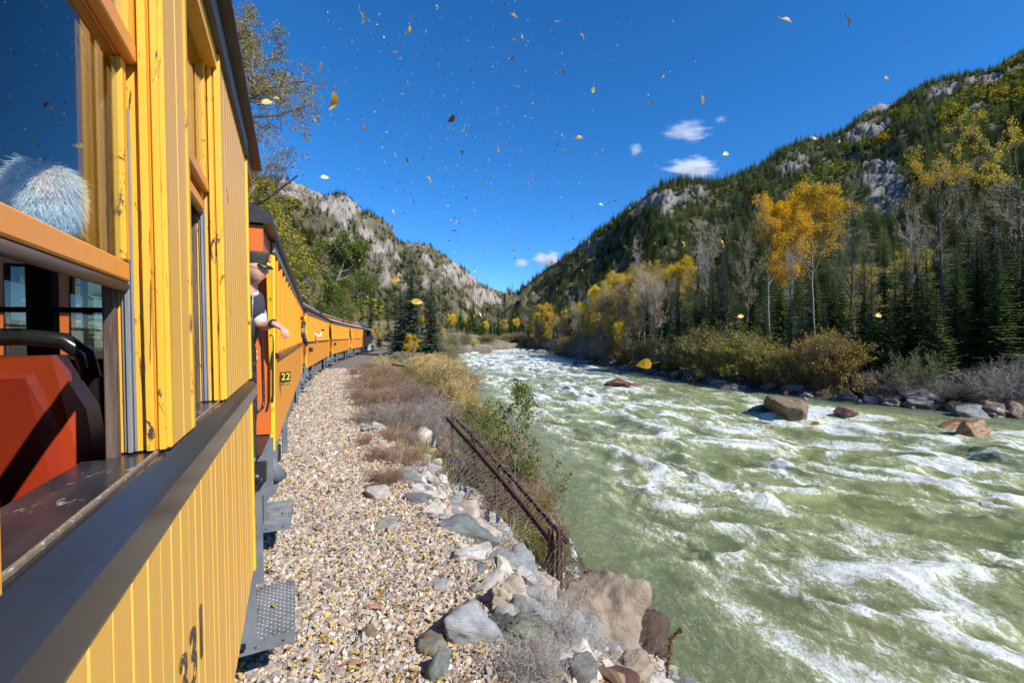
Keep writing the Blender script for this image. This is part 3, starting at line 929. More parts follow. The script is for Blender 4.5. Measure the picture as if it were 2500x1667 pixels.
def near_coach():
    S0 = -11.2
    root, L = car_root('passenger_coach', 'yellow wooden coach filling the left of the view, its window open on a red seat', 'railway coach', S0, 3.17, 'yellow coaches of the train')
    off = -S0
    X = lambda s: s + off
    # --- lower wall: every board is a board
    bm = board_mesh(1.0, 2.062); bm.materials.append(M_YEL)
    k = 0; s = 3.115 - BOARD_P
    while s > -.55:
        o = mesh_obj('board', bm, None, root); o.location = (X(s), .0005 * ((k * 7) % 3), 0)
        s -= BOARD_P; k += 1
    s_end = s + BOARD_P
    p = MB(); p.box(0, X(s_end) - .002, 0, .02, 1.0, 2.062); p.box(0, X(3.12), .022, .05, 1.0, 2.088); p.box(0, X(3.12), .03, .09, .98, 1.2, 0)
    p.build('lower_wall', M_YEL, root)
    # --- belt rail and sill
    b = MB()
    prof = [(-.034, 2.064), (.018, 2.064), (.018, 2.146), (.008, 2.146), (-.024, 2.126), (-.034, 2.116)]
    b.prism(prof, 'x', -.0, X(3.165)); b.build('belt_rail', M_BELT, root)
    b = MB(); b.box(0, X(3.12), .0185, .024, 2.100, 2.1515, 0, .001); b.build('belt_flashing', pmat('peeling_seam', (.30, .20, .10), (.16, .13, .11), 30, .8, .6, .004, stretch=(2, 4, 4), wear=(.5, .47, .42), wear_amt=.56, wear_scale=60), root)
    wins = [(.55, 1.165), (1.425, 2.04)] + [(.55 - .875 * i, 1.165 - .875 * i) for i in range(1, 13)]
    # --- piers: boards between the windows, and the blank end
    edges = [(2.04, 3.115), (1.165, 1.425)] + [(1.165 - .875 * i, 1.425 - .875 * i) for i in range(1, 14)]
    pm = {}
    for a, c in edges:
        a2 = max(a, S0 + .01)
        if c < S0: continue
        n = max(1, int(round((c - a2 - .05) / BOARD_P))); w = (c - a2 - .045) / n
        key = round(w, 4)
        if key not in pm:
            pm[key] = board_mesh(2.152, 3.235, w); pm[key].materials.append(M_YEL)
        if c > -.8:
            for i in range(n):
                o = mesh_obj('board', pm[key], None, root); o.location = (X(a2 + (.045 if a == 2.04 else .03) + i * w), 0, 0)
        q = MB(); q.box(X(a2) + .002, X(c) - .002, .021, .09, 2.152, 3.235); q.box(X(a2), X(a2) + .028, -.004, .03, 2.152, 3.235, 0, .003)
        if c < 3: q.box(X(c) - .028, X(c), -.004, .03, 2.152, 3.235, 0, .003)
        if c <= -.8: q.box(X(a2) + .03, X(c) - .03, 0, .02, 2.152, 3.235)
        q.build('pier', M_YELOLD, root)
    b = MB(); b.box(0, X(3.115), .004, .012, 2.158, 2.162); 
    # --- windows
    for i, (a, c) in enumerate(wins):
        if a < S0 + .2: continue
        near = i in (0, 1, 2)
        f = MB()
        # stepped jamb mouldings, both sides
        for xs, sg in ((c, -1), (a, 1)):
            def jb(d0, d1, y0, y1, mi=0): f.box(X(xs + (d0 if sg > 0 else -d1)), X(xs + (d1 if sg > 0 else -d0)), y0, y1, 2.152, 3.2, mi, .0015)
            jb(-.001, .012, .004, .016); jb(-.001, .004, .016, .022); jb(-.001, .016, .022, .036)
        f.box(X(a), X(c), .004, .05, 3.19, 3.24)
        w = f.build('window', M_YELOLD, root)
        t = MB()
        for xs, sg in ((c, -1), (a, 1)):
            def jt(d0, d1, y0, y1): t.box(X(xs + (d0 if sg > 0 else -d1)), X(xs + (d1 if sg > 0 else -d0)), y0, y1, 2.152, 2.77 if i == 0 else 3.18, 0, .001)
            jt(-.001, .005, .053, .057); jt(-.001, .013, .058, .066); jt(-.001, .005, .068, .073)
        split_pieces(t.build('sash_track', M_ALU, w))
        t = MB()
        for xs, sg in ((c, -1), (a, 1)):
            t.box(X(xs + (-.03 if sg > 0 else -.02)), X(xs + (.02 if sg > 0 else .03)), .080, .099, 2.13, 3.25, 0, .002)
        split_pieces(t.build('inner_post', M_DARKW, w))
        t = MB(); t.box(X(a) + .004, X(c) - .004, .038, .060, 2.848, 2.878, 0, .003); t.box(X(a) + .004, X(c) - .004, .0605, .079, 2.846, 2.875, 0)
        t.build('header_rail', M_SASH, w)
        t = MB(); t.box(X(a) + .006, X(a) + .05, .040, .058, 2.879, 3.19); t.box(X(c) - .05, X(c) - .006, .040, .058, 2.879, 3.19)
        split_pieces(t.build('transom_stile', M_YELOLD, w))
        g = MB(); g.box(X(a) + .05, X(c) - .05, .047, .051, 2.879, 3.19); g.build('pane', M_GLASS, w)
        # lower sash: pushed half up in the first window, right up in the others
        zr = 2.458 if i == 0 else 2.79
        t = MB(); t.box(X(a) + .004, X(c) - .012, .056, .0775, zr, zr + .034, 0, .003)
        t.build('sash_rail', M_SASH, w)
        t = MB()
        t.box(X(a) + .006, X(a) + .04, .054, .072, zr + .036, 2.845, 0, .002); t.box(X(c) - .040, X(c) - .014, .054, .072, zr + .036, 2.845, 0, .002)
        split_pieces(t.build('sash_stile', M_YELOLD, w))
        t = MB(); t.tube([(X(a) + .01, .066, zr - .009), (X(c) - .012, .066, zr - .009)], .0095, 10); t.build('sash_cushion', M_TRIM_DK, w)
        g = MB(); g.box(X(a) + .04, X(c) - .040, .062, .066, zr + .034, 2.845); g.build('pane', M_GLASS, w)
        t = MB(); t.box(X(a) - .01, X(c) + .01, .0245, .097, 2.118, 2.1485, 0, .002); t.box(X(a) - .02, X(c) + .02, .0975, .15, 2.10, 2.140, 0, .003)
        t.build('window_sill', M_SILL, w)
    # --- letterboard, end trim, roof
    b = MB(); b.box(0, X(3.165), -.018, .02, 3.236, 3.262, 1, .003); b.box(0, X(3.165), -.014, .02, 3.263, 3.352, 0, .002); b.box(0, X(3.165), .021, .09, 3.24, 3.40, 0)
    b.build('letterboard', [M_FASCIA, M_BLACK], root)
    b = MB(); b.prism([(X(3.117), -.008), (X(3.155), -.010), (X(3.168), .002), (X(3.170), .05), (X(3.117), .05)], 'z', .985, 2.062)
    b.prism([(X(3.117), -.008), (X(3.155), -.010), (X(3.168), .002), (X(3.170), .05), (X(3.117), .05)], 'z', 2.153, 3.234)
    b.build('corner_post', M_YELB, root)
    build_roof(root, -.4, X(3.72))
    # far side, floor, ceiling, seats
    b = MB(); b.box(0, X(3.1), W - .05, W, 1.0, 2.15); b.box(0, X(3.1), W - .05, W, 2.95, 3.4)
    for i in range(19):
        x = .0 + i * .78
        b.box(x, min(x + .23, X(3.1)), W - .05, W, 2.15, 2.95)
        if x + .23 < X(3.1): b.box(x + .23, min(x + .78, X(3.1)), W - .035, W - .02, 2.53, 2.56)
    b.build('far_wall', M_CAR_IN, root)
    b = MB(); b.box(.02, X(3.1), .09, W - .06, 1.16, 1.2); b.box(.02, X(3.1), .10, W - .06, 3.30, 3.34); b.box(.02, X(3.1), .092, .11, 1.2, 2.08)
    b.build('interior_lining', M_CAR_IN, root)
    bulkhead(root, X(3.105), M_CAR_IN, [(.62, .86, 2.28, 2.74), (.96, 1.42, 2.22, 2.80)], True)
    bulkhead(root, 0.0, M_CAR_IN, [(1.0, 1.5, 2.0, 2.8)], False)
    for sx in (1.33, .25, -.85, -2.0, -3.2, -4.4):
        st = MB()
        y0, y1 = .17, 1.02
        st.add([(X(sx), y0 + .07, 2.325), (X(sx), y1 - .07, 2.325), (X(sx) + .02, y1, 2.26), (X(sx) + .06, y1 + .01, 1.62), (X(sx) + .06, y0 - .03, 1.62), (X(sx) + .02, y0 + .02, 2.20),
                (X(sx) + .07, y0 + .07, 2.325), (X(sx) + .07, y1 - .07, 2.325), (X(sx) + .10, y1, 2.26), (X(sx) + .16, y1, 1.62), (X(sx) + .16, y0 - .03, 1.62), (X(sx) + .10, y0 + .02, 2.20)],
               [(0, 1, 2, 3, 4, 5)[::-1], (6, 7, 8, 9, 10, 11), (0, 6, 11, 5), (5, 11, 10, 4), (1, 2, 8, 7), (0, 1, 7, 6), (2, 3, 9, 8), (3, 4, 10, 9)][0:8])
        st.box(X(sx) + .16, X(sx) + .55, y0, y1, 1.58, 1.70, 0, .03)
        so = st.build('seat', M_SEAT, root)
        pn = MB(); pn.add([(X(sx) - .006 + .010 * k, yy, zz) for k, yy, zz in ((0, y0 + .11, 2.285), (0, y1 - .11, 2.285), (1.5, y1 - .05, 2.20), (5.2, y1 - .04, 1.68), (5.2, y0 + .03, 1.68), (1.5, y0 + .07, 2.18))] +
                          [(X(sx) + .002 + .010 * k, yy, zz) for k, yy, zz in ((0, y0 + .10, 2.295), (0, y1 - .10, 2.295), (1.5, y1 - .04, 2.205), (5.2, y1 - .03, 1.67), (5.2, y0 + .02, 1.67), (1.5, y0 + .06, 2.185))],
                         [(5, 4, 3, 2, 1, 0)] + [(i, (i + 1) % 6, 6 + (i + 1) % 6, 6 + i) for i in range(6)])
        pn.build('seat_panel', M_SEATP, so)
        h = MB()
        h.tube([(X(sx) + .035, y1 - .02, 2.27), (X(sx) + .02, y1 - .05, 2.345), (X(sx) + .02, y1 - .12, 2.366), (X(sx) + .02, y0 + .12, 2.366), (X(sx) + .02, y0 + .055, 2.356), (X(sx) + .024, y0 + .022, 2.325), (X(sx) + .03, y0 + .012, 2.27)], .019, 12)
        h.build('seat_handle', M_CHROME, so)
    # platform, steps, handrails, running gear
    platform(root, X(3.17), 1)
    step_plate(root, X(3.40), X(4.13), -.205, .5, .40)
    def hand(pts, nm='handrail', m=None): h = MB(); h.tube(pts, .0145, 10); h.build(nm, m or M_RUSTBLK, root)
    x = X(3.30)
    hand([(x - .02, .05, 2.36), (x, .035, 2.405), (x + .05, .02, 2.415), (x + .10, .008, 2.385), (x + .115, .005, 2.33), (x + .115, .005, 1.60), (x + .09, .01, 1.545), (x + .02, .02, 1.53)])
    x = X(3.62)
    hand([(x - .08, .03, 1.80), (x - .02, .02, 1.80), (x + .01, .01, 1.84), (x + .01, .01, 2.30), (x - .02, .02, 2.36), (x - .08, .04, 2.37)])
    sd = MB(); sd.prism([(.02, 3.345), (.02, 3.10), (.06, 3.06), (.14, 3.20), (.25, 3.30), (.5, 3.345)], 'x', X(3.172), X(3.30)); sd.prism([(.0, 3.345), (.0, 3.24), (.04, 3.215), (.10, 3.215), (.16, 3.345)], 'x', X(3.305), X(3.68)); sd.build('canopy_bracket', M_ORGD, root)
    t1 = truck(root, X(1.2)); t2 = truck(root, 1.8)
    b = MB(); b.box(.3, X(3.1), .5, W - .5, .85, 1.15); b.build('underframe', M_BLACK, root)
    # car number low on the wall
    root.rotation_mode = 'XYZ'; root.rotation_euler.x = R(-1.1)          # the coach leans with the banking of the curve
    root.location.x += RX * .0192; root.location.y += RY * .0192
    text_mesh('car_number', '331', .20, M_LETTERBLK, root, (X(1.34), -.0025, 1.575), .0008, 1.05)
    # this coach is a little taller than the others
    done = set(); st = list(root.children)
    while st:
        o = st.pop(); st.extend(o.children)
        if o.type != 'MESH' or o.name.split('.')[0] in ('truck', 'wheel', 'step_plate', 'tread_pattern', 'step_rim', 'step_side', 'platform_floor', 'seat', 'seat_handle', 'handrail', 'car_number', 'underframe') or o.data.name in done: continue
        done.add(o.data.name)
        co = np.empty(len(o.data.vertices) * 3, dtype=np.float32); o.data.vertices.foreach_get('co', co); co = co.reshape(-1, 3)
        co[:, 2] = np.interp(co[:, 2], [0, 1.0, 2.062, 2.15, 2.35, 2.85, 3.235, 6], [0, 1.0, 2.027, 2.126, 2.35, 2.91, 3.44, 6.205])
        o.data.vertices.foreach_set('co', co.ravel()); o.data.update()
    return root
near_coach()

# ------------------------------------------------------------------ coaches ahead
def coach_ahead(label, s0, s1, number=None, sub=None, baggage=False, seats=True):
    root, L = car_root('baggage_car' if baggage else 'passenger_coach', label, 'railway coach', s0, s1, 'yellow coaches of the train')
    b = MB()                                            # lower wall of narrow boards
    b.box(.05, L - .05, .016, .05, 1.0, 2.088)
    k = .052
    while k < L - .06:
        b.box(k, min(k + .083, L - .052), .0, .016, 1.0, 2.088); k += .085
    b.build('lower_wall', M_ORG, root)
    b = MB(); b.box(.03, L - .03, W - .03, W, 1.0, 2.12); b.box(.03, L - .03, W - .03, W, 3.05, 3.4)
    b.box(.05, L - .05, .05, W - .05, 1.14, 1.2); b.box(.05, L - .05, .08, W - .05, 3.36, 3.358 + .04)
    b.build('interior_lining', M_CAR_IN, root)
    b = MB(); b.prism([(-.035, 2.088), (.018, 2.088), (.018, 2.155), (0, 2.16), (-.03, 2.145)], 'x', .42 if not baggage else 3.2, L - .05 if not baggage else L - 3.4)
    b.build('belt_rail', M_BELT, root)
    b = MB(); b.box(0, L, -.02, .02, 3.20, 3.225, 1); b.box(0, L, -.014, .02, 3.226, 3.35, 0)
    b.build('letterboard', [M_FASCIA, M_BLACK], root)
    for xa in (0, L - .05):
        c = MB(); c.box(xa, xa + .05, -.012, .05, .985, 3.199, 0, .012); c.build('corner_post', M_YELB, root)
    # windows: tall openings between slim posts
    x = .05
    q = MB(); q.box(.05, .40, .0, .03, 2.161, 3.2); q.box(L - .35, L - .05, .0, .03, 2.161, 3.2); q.build('wall_panel', M_ORG, root)
    n = int(round((L - .75) / .78)); p = (L - .75) / n
    pm = None; posts = []
    for i in range(n + 1):
        xx = .40 + i * p
        if pm is None:
            c = MB(); c.box(-.08, .08, -.002, .03, 2.161, 3.199, 0, .006); c.box(-.025, .025, -.02, -.002, 2.17, 3.195, 0, .006); pm = c.mesh('window_post'); pm.materials.append(M_ORG)
            fm = MB(); fm.box(.085, .118, .012, .075, 2.161, 3.198); fm.box(p - .118, p - .085, .012, .075, 2.161, 3.198); fm.box(.118, p - .118, .04, .07, 2.70, 2.75); fm.box(.118, p - .118, .02, .07, 3.15, 3.198); fm.box(.118, p - .118, .0, .09, 2.12, 2.158)
            wm = fm.mesh('window'); wm.materials.append(M_ORG)
            g = MB(); g.box(.118, p - .118, .052, .056, 2.75, 3.15); gm = g.mesh('pane'); gm.materials.append(M_GLASS)
            bl = MB(); bl.box(.118, p - .118, .02, .028, 2.16, 3.15); blm = bl.mesh('window_board'); blm.materials.append(M_ORG)
        o = mesh_obj('window_post', pm, None, root); o.location = (xx, 0, 0)
        if i < n:
            w = mesh_obj('window', wm, None, root); w.location = (xx, 0, 0)
            if baggage: mesh_obj('window_board', blm, None, w)
            else: mesh_obj('pane', gm, None, w)
            if not baggage:
                c = MB(); c.box(xx + .08, xx + p - .08, W - .025, W - .005, 2.53, 2.56); c.box(xx - .07, xx + .07, W - .03, W, 2.12, 3.05); c.build('far_window_frame', M_CAR_IN, root)
    if baggage:
        c = MB(); c.box(3.4, 5.2, -.03, -.002, 1.05, 3.19); c.box(7.6, 8.7, -.03, -.002, 1.05, 3.19)
        c.build('sliding_door', M_ORG, root)
    bulkhead(root, .0, M_ORGD if not baggage else M_ORG, [(1.6, 1.86, 2.2, 2.9), (2.0, 2.36, 2.2, 2.95)], False)
    bulkhead(root, L - .05, M_ORGD, [(.4, .7, 2.2, 2.9), (1.6, 1.9, 2.2, 2.9)], True)
    build_roof(root, -.95, L + .6)
    hd = MB()                                          # arched hood over the rear platform
    arc = [(-.045 + .0, 3.35), (.0, 3.06), (.05, 3.02), (.12, 3.10), (.24, 3.22), (.5, 3.31), (1.25, 3.345), (W - .5, 3.31), (W - .24, 3.22), (W, 3.06), (W, 3.35)]
    hd.prism([(.03, 3.345), (.03, 3.02), (.10, 3.03), (.2, 3.18), (.45, 3.29), (1.25, 3.33), (1.25, 3.345)], 'x', -.90, -.80)
    hd.prism([(.04, 3.34), (.04, 3.10), (.2, 3.10), (.3, 3.22), (.6, 3.34)], 'x', -.79, -.02)
    hd.build('platform_hood', M_ORGD, root)
    br = MB(); br.prism([(-.40, 3.02), (-.36, 3.09), (-.30, 3.10), (-.02, 3.0), (-.02, 2.0), (-.10, 2.2)], 'y', .005, .045); br.build('platform_bracket', M_YELB, root)
    platform(root, 0, -1); platform(root, L, 1)
    step_plate(root, -.72, .02, -.205, .5, .40)
    h = MB(); h.tube([(-1.15, .10, 2.42), (-1.02, .06, 2.44), (-.97, .035, 2.38), (-.95, .02, 1.75), (-.98, .03, 1.68), (-1.1, .06, 1.66)], .014, 8); h.build('handrail', M_RUSTBLK, root)
    h = MB(); h.tube([(-.16, .02, 2.42), (-.10, .01, 2.40), (-.085, .005, 2.32), (-.085, .005, 1.70), (-.12, .01, 1.62)], .014, 8); h.build('handrail', M_RUSTBLK, root)
    gt = MB(); gt.box(-.96, -.93, .5, W - .5, 1.22, 2.2); gt.build('end_gate', M_ORGD, root)
    truck(root, 1.9); truck(root, L - 1.9)
    b = MB(); b.box(.2, L - .2, .35, W - .35, .85, 1.12); b.build('underframe', M_BLACK, root)
    for xx, ln, hh in ((4.2, 1.5, .5), (6.4, .9, .55), (8.6, .5, .6)):
        c = MB(); c.box(xx, xx + ln, .12, .7, .95 - hh, .97, 0, .02); c.build('equipment_box', M_GREY, root)
    for xx in (.12, L - .3):
        c = MB(); c.tube([(xx, .12, .95), (xx + .08, .02, .72), (xx + .12, -.03, .62)], [.09, .095, .11], 12); c.build('drain_pipe', M_GREY, root)
    for xx in (.7, 3.1, L - 3.2, L - .8):
        c = MB(); c.box(xx, xx + .28, .02, .10, .28, 1.0, 0, .01); c.build('truck_guard', M_GREY, root)
    remap_height(root, [0, 1.0, 2.12, 3.2, 6], [0, 1.03, 2.14, 3.38, 6.18], ('truck', 'wheel', 'step_plate', 'tread_pattern', 'step_rim', 'step_side', 'platform_floor', 'handrail', 'underframe', 'equipment_box', 'drain_pipe', 'truck_guard'))
    if number:
        c = MB(); c.box(-.078, .078, -.004, .010, -.018, .122, 0, .003)      # plate swung out on its bracket, facing the rear
        pl = c.build('number_plate', M_PLATEBLK, root)
        pl.location = (.96, -.075, 1.78); pl.rotation_euler = (0, 0, R(-52))
        text_mesh('lettering', number, .135, M_LETTER, pl, (.0, -.0055, .052), .001, 1.05)
        c = MB(); c.box(-.062, .078, -.003, .008, -.062, -.022, 0, .002); p2 = c.build('number_plate', M_PLATEBLK, root)
        p2.location = pl.location; p2.rotation_euler = pl.rotation_euler
        text_mesh('lettering', sub, .042, M_LETTER, p2, (.008, -.0045, -.042), .001)
        c = MB(); c.box(.93, 1.03, -.07, .0, 1.76, 1.775); c.build('plate_bracket', M_BLACK, root)
    return root, L
coach_22, L22 = coach_ahead('orange-yellow wooden coach with the black number 22 plate ahead of the open platform', 6.2, 18.95, '22', 'COACH')
coach_3, L3 = coach_ahead('third coach, from whose window an arm in white holds out a camera', 21.5, 35.3, None)
coach_4, L4 = coach_ahead('fourth coach, just behind the baggage car', 38.0, 51.7, None)
car_5, L5 = coach_ahead('deep yellow baggage car with boarded windows coupled behind the black locomotive', 54.2, 65.3, None, None, True)
for rt in (coach_3, coach_4):
    c = MB(); c.box(-.10, .10, -.004, .010, -.07, .13, 0, .003); pl = c.build('number_plate', M_PLATEBLK, rt); pl.location = (.96, -.08, 1.78); pl.rotation_euler = (0, 0, R(-52))

# ------------------------------------------------------------------ locomotive
def locomotive():
    root, L = car_root('steam_locomotive', 'black steam locomotive with its tender at the head of the train', 'locomotive', 66.6, 79.0)
    yc = W / 2
    t = MB(); t.box(0, 4.2, .15, W - .15, .95, 2.5, 0, .05); t.box(.5, 3.9, .35, W - .35, 2.5, 3.1, 0, .08); t.box(.2, 1.2, .3, W - .3, 2.45, 3.3, 0, .1); t.build('tender', M_BLACK, root)
    c = MB(); c.box(4.6, 6.4, .1, W - .1, 1.35, 2.3, 0, .03)
    for y in (.1, W - .14):
        c.box(4.6, 4.85, y, y + .04, 2.3, 3.25); c.box(5.5, 5.6, y, y + .04, 2.3, 3.25); c.box(6.2, 6.4, y, y + .04, 2.3, 3.25)
    c.box(6.36, 6.4, .1, W - .1, 2.3, 3.3); c.build('cab', M_BLACK, root)
    c = MB(); pr = [(-.0, 3.2), (.3, 3.42), (.8, 3.55), (1.25, 3.6), (1.7, 3.55), (2.2, 3.42), (2.5, 3.2)]
    c.prism(pr + [(2.45, 3.18), (1.25, 3.5), (.05, 3.18)], 'x', 4.3, 6.6); c.build('cab_roof', M_BLACK, root)
    c = MB(); c.tube([(6.4, yc, 2.15), (8.2, yc, 2.15), (10.6, yc, 2.15), (11.0, yc, 2.15)], [.78, .76, .72, .70], 20); c.build('boiler', M_BLACK, root)
    c = MB(); c.tube([(10.4, yc, 2.75), (10.4, yc, 3.5), (10.4, yc, 3.62)], [.24, .23, .30], 14); c.build('smokestack', M_BLACK, root)
    for x in (7.4, 8.9):
        c = MB(); c.tube([(x, yc, 2.7), (x, yc, 3.15), (x, yc, 3.3), (x, yc, 3.36)], [.36, .36, .26, .05], 14); c.build('steam_dome', M_BLACK, root)
    for k in range(4):
        for y in (.42, W - .5):
            w = MB(); n = 20
            w.prism([(6.3 + k * 1.05 + .48 * math.cos(6.2832 * i / n), .55 + .48 * math.sin(6.2832 * i / n)) for i in range(n)], 'y', y, y + .09); w.build('driving_wheel', M_BLACK, root)
    for x in (.9, 2.0, 2.9, 3.8):
        for y in (.42, W - .5):
            w = MB(); n = 14
            w.prism([(x + .33 * math.cos(6.2832 * i / n), .45 + .33 * math.sin(6.2832 * i / n)) for i in range(n)], 'y', y, y + .09); w.build('wheel', M_BLACK, root)
    for y in (.1, W - .45):
        c = MB(); c.box(10.0, 10.9, y, y + .35, .55, 1.1, 0, .08); c.build('cylinder_block', M_GREY, root)
        c = MB(); c.box(5.0, 10.2, y - .02, y + .03, .5, .62); c.build('side_rod', M_ALU, root)
    c = MB(); c.box(4.5, 5.5, .05, .2, .35, 1.2); c.box(3.2, 3.9, .02, .12, .4, .95); c.build('step_panel', M_ROOF, root)
    c = MB(); c.prism([(11.0, .2), (11.9, .15), (11.3, 1.0), (11.0, 1.0)], 'y', .5, W - .5); c.build('pilot', M_BLACK, root)
    c = MB(); c.tube([(10.9, yc, 2.95), (11.25, yc, 2.95)], [.2, .22], 14); c.build('headlight', M_GREY, root)
    return root
locomotive()

# ------------------------------------------------------------------ track
def build_track():
    root = empty('railway_track', (0, 0, 0)); tag(root, 'narrow gauge track of steel rails on weathered timber ties', 'railway track', kind='structure')
    for dy in (.793, 1.707):
        vs = []; fs = []
        prof = [(-.05, .0), (.05, 0), (.05, .012), (.01, .025), (.01, .075), (.03, .085), (.03, .11), (-.03, .11), (-.03, .085), (-.01, .075), (-.01, .025), (-.05, .012)]
        ss = np.arange(-20, 150, 1.0); n = len(prof)
        for s in ss:
            x, y, a, z = track_at(s)
            lx, ly = -math.cos(a), -math.sin(a)
            for p, q in prof: vs.append((x + lx * (dy + p), y + ly * (dy + p), z + .05 + q))
        for i in range(len(ss) - 1):
            for k in range(n): fs.append((i * n + k, i * n + (k + 1) % n, (i + 1) * n + (k + 1) % n, (i + 1) * n + k))
        b = MB(); b.add(vs, fs); b.build('rail', pmat('rail_steel', (.10, .07, .055), (.16, .12, .10), 5, .5, coord='World'), root)
    tm = MB(); tm.box(-.11, .11, -1.07, 1.07, -.10, .055, 0, .012); tme = tm.mesh('tie')
    tme.materials.append(pmat('weathered_tie', (.07, .055, .045), (.16, .135, .115), 8, .9, .6, .01, stretch=(3, .4, 3)))
    s = -8.0
    while s < 112:
        x, y, a, z = track_at(s)
        o = mesh_obj('tie', tme, None, root)
        j = random.uniform(-.06, .06)
        o.location = (x - math.cos(a) * (1.25 + j), y - math.sin(a) * (1.25 + j), z + random.uniform(-.01, .006)); o.rotation_euler = (0, 0, a + math.pi / 2 + random.uniform(-.02, .02))
        s += .56
build_track()
# ------------------------------------------------------------------ plants: materials
def leaf_mat(name, cols, transl=.35, inst=False, rough=.55):
    """thin leaves: per-leaf tone, a little light coming through"""
    m = bpy.data.materials.new(name); m.use_nodes = True
    nt = m.node_tree; nt.nodes.clear()
    o = nd(nt, 'OutputMaterial'); mx = nd(nt, 'MixShader'); d = nd(nt, 'BsdfDiffuse'); t = nd(nt, 'BsdfTranslucent')
    if inst: c = inst_color(nt)
    else:
        v = nd(nt, 'Attribute', attribute_name='var').outputs['Fac']
        n = len(cols)
        c = ramp(nt, v, [(i / max(1, n - 1), k) for i, k in enumerate(cols)])
        oi = nd(nt, 'ObjectInfo')
        hs = nd(nt, 'HueSaturation')
        mr = nd(nt, 'MapRange'); mr.inputs[3].default_value = .485; mr.inputs[4].default_value = .515
        nt.links.new(oi.outputs['Random'], mr.inputs[0]); nt.links.new(mr.outputs[0], hs.inputs['Hue'])
        mv = nd(nt, 'MapRange'); mv.inputs[3].default_value = .8; mv.inputs[4].default_value = 1.2
        nt.links.new(oi.outputs['Random'], mv.inputs[0]); nt.links.new(mv.outputs[0], hs.inputs['Value'])
        nt.links.new(c, hs.inputs['Color']); c = hs.outputs[0]
    nt.links.new(c, d.inputs[0]); nt.links.new(c, t.inputs[0])
    mx.inputs[0].default_value = transl
    nt.links.new(d.outputs[0], mx.inputs[1]); nt.links.new(t.outputs[0], mx.inputs[2]); nt.links.new(mx.outputs[0], o.inputs[0])
    return m
M_BARKG = pmat('grey_bark', (.14, .125, .11), (.27, .25, .23), 5, .9, .6, .02, stretch=(2, 2, .5))
M_BARKD = pmat('dark_bark', (.045, .036, .03), (.10, .085, .07), 5, .95, .7, .03, stretch=(2, 2, .4))
M_TWIGP = pmat('pale_twigs', (.30, .26, .235), (.42, .37, .33), .6, .85, coord='World')
M_TWIGG = pmat('grey_brown_twigs', (.20, .165, .14), (.31, .27, .24), .6, .85, coord='World')
M_TWIGW = pmat('bleached_twigs', (.30, .28, .26), (.46, .44, .41), 2, .8)
M_TWIGR = pmat('red_brown_twigs', (.18, .105, .07), (.29, .19, .13), 1.2, .8, coord='World')
M_LGOLD = leaf_mat('golden_leaves', [(.60, .41, .025), (.75, .54, .04), (.80, .63, .09)], .4)
M_LYEL = leaf_mat('yellow_leaves', [(.50, .34, .04), (.62, .45, .07), (.40, .34, .05)], .4)
M_LOLIVE = leaf_mat('olive_leaves', [(.15, .14, .025), (.26, .23, .035), (.42, .33, .04)], .35)
M_LGREEN = leaf_mat('green_leaves', [(.06, .11, .02), (.11, .17, .03), (.22, .24, .04)], .35)
M_LBROWN = leaf_mat('rusty_leaves', [(.21, .10, .04), (.30, .17, .07), (.33, .25, .10)], .3)
M_LSTRAW = leaf_mat('straw_yellow_leaves', [(.50, .38, .13), (.64, .50, .18), (.60, .42, .08)], .35)
M_NEEDLE = leaf_mat('spruce_needles', [(.042, .068, .022), (.092, .135, .040), (.155, .195, .058)], .28)
M_NEEDLEB = leaf_mat('blue_spruce_needles', [(.030, .060, .040), (.060, .104, .070), (.10, .148, .094)], .28)
M_PINE = leaf_mat('pine_needles', [(.05, .08, .022), (.09, .13, .036), (.15, .17, .052)], .2)
M_FARTREE = leaf_mat('far_tree_foliage', None, .25, inst=True)

# ------------------------------------------------------------------ plants: growth
def _norm(a): return a / np.maximum(np.linalg.norm(a, axis=-1, keepdims=True), 1e-9)
def _perp(d, r):
    a = r.normal(size=d.shape); a -= d * (a * d).sum(-1, keepdims=True)
    return _norm(a)
class Segs:
    def __init__(self): self.p0 = []; self.p1 = []; self.r0 = []; self.r1 = []
    def add(self, p0, p1, r0, r1): self.p0.append(p0); self.p1.append(p1); self.r0.append(r0); self.r1.append(r1)
    def arrays(self): return [np.concatenate(x) for x in (self.p0, self.p1, self.r0, self.r1)]
def prisms(p0, p1, r0, r1, n=4):
    d = _norm(p1 - p0)
    ref = np.where(np.abs(d[:, 2:3]) > .9, np.array([[1., 0, 0]]), np.array([[0, 0, 1.]]))
    a = _norm(np.cross(d, ref)); b = np.cross(d, a)
    m = len(p0)
    th = 2 * np.pi * np.arange(n) / n
    ring = a[:, None, :] * np.cos(th)[None, :, None] + b[:, None, :] * np.sin(th)[None, :, None]
    V = np.concatenate([p0[:, None] + ring * r0[:, None, None], p1[:, None] + ring * r1[:, None, None]], 1).reshape(-1, 3)
    base = (np.arange(m) * 2 * n)[:, None, None]
    k = np.arange(n); k2 = (k + 1) % n
    F = (base + np.stack([k, k2, k2 + n, k + n], -1)[None]).reshape(-1, 4)
    return V, F
def ribbons(p0, p1, r0, r1, r):
    d = _norm(p1 - p0); a = _perp(d, r)
    V = np.stack([p0 - a * r0[:, None], p0 + a * r0[:, None], p1 + a * r1[:, None], p1 - a * r1[:, None]], 1).reshape(-1, 3)
    F = np.arange(len(p0) * 4).reshape(-1, 4)
    return V, F
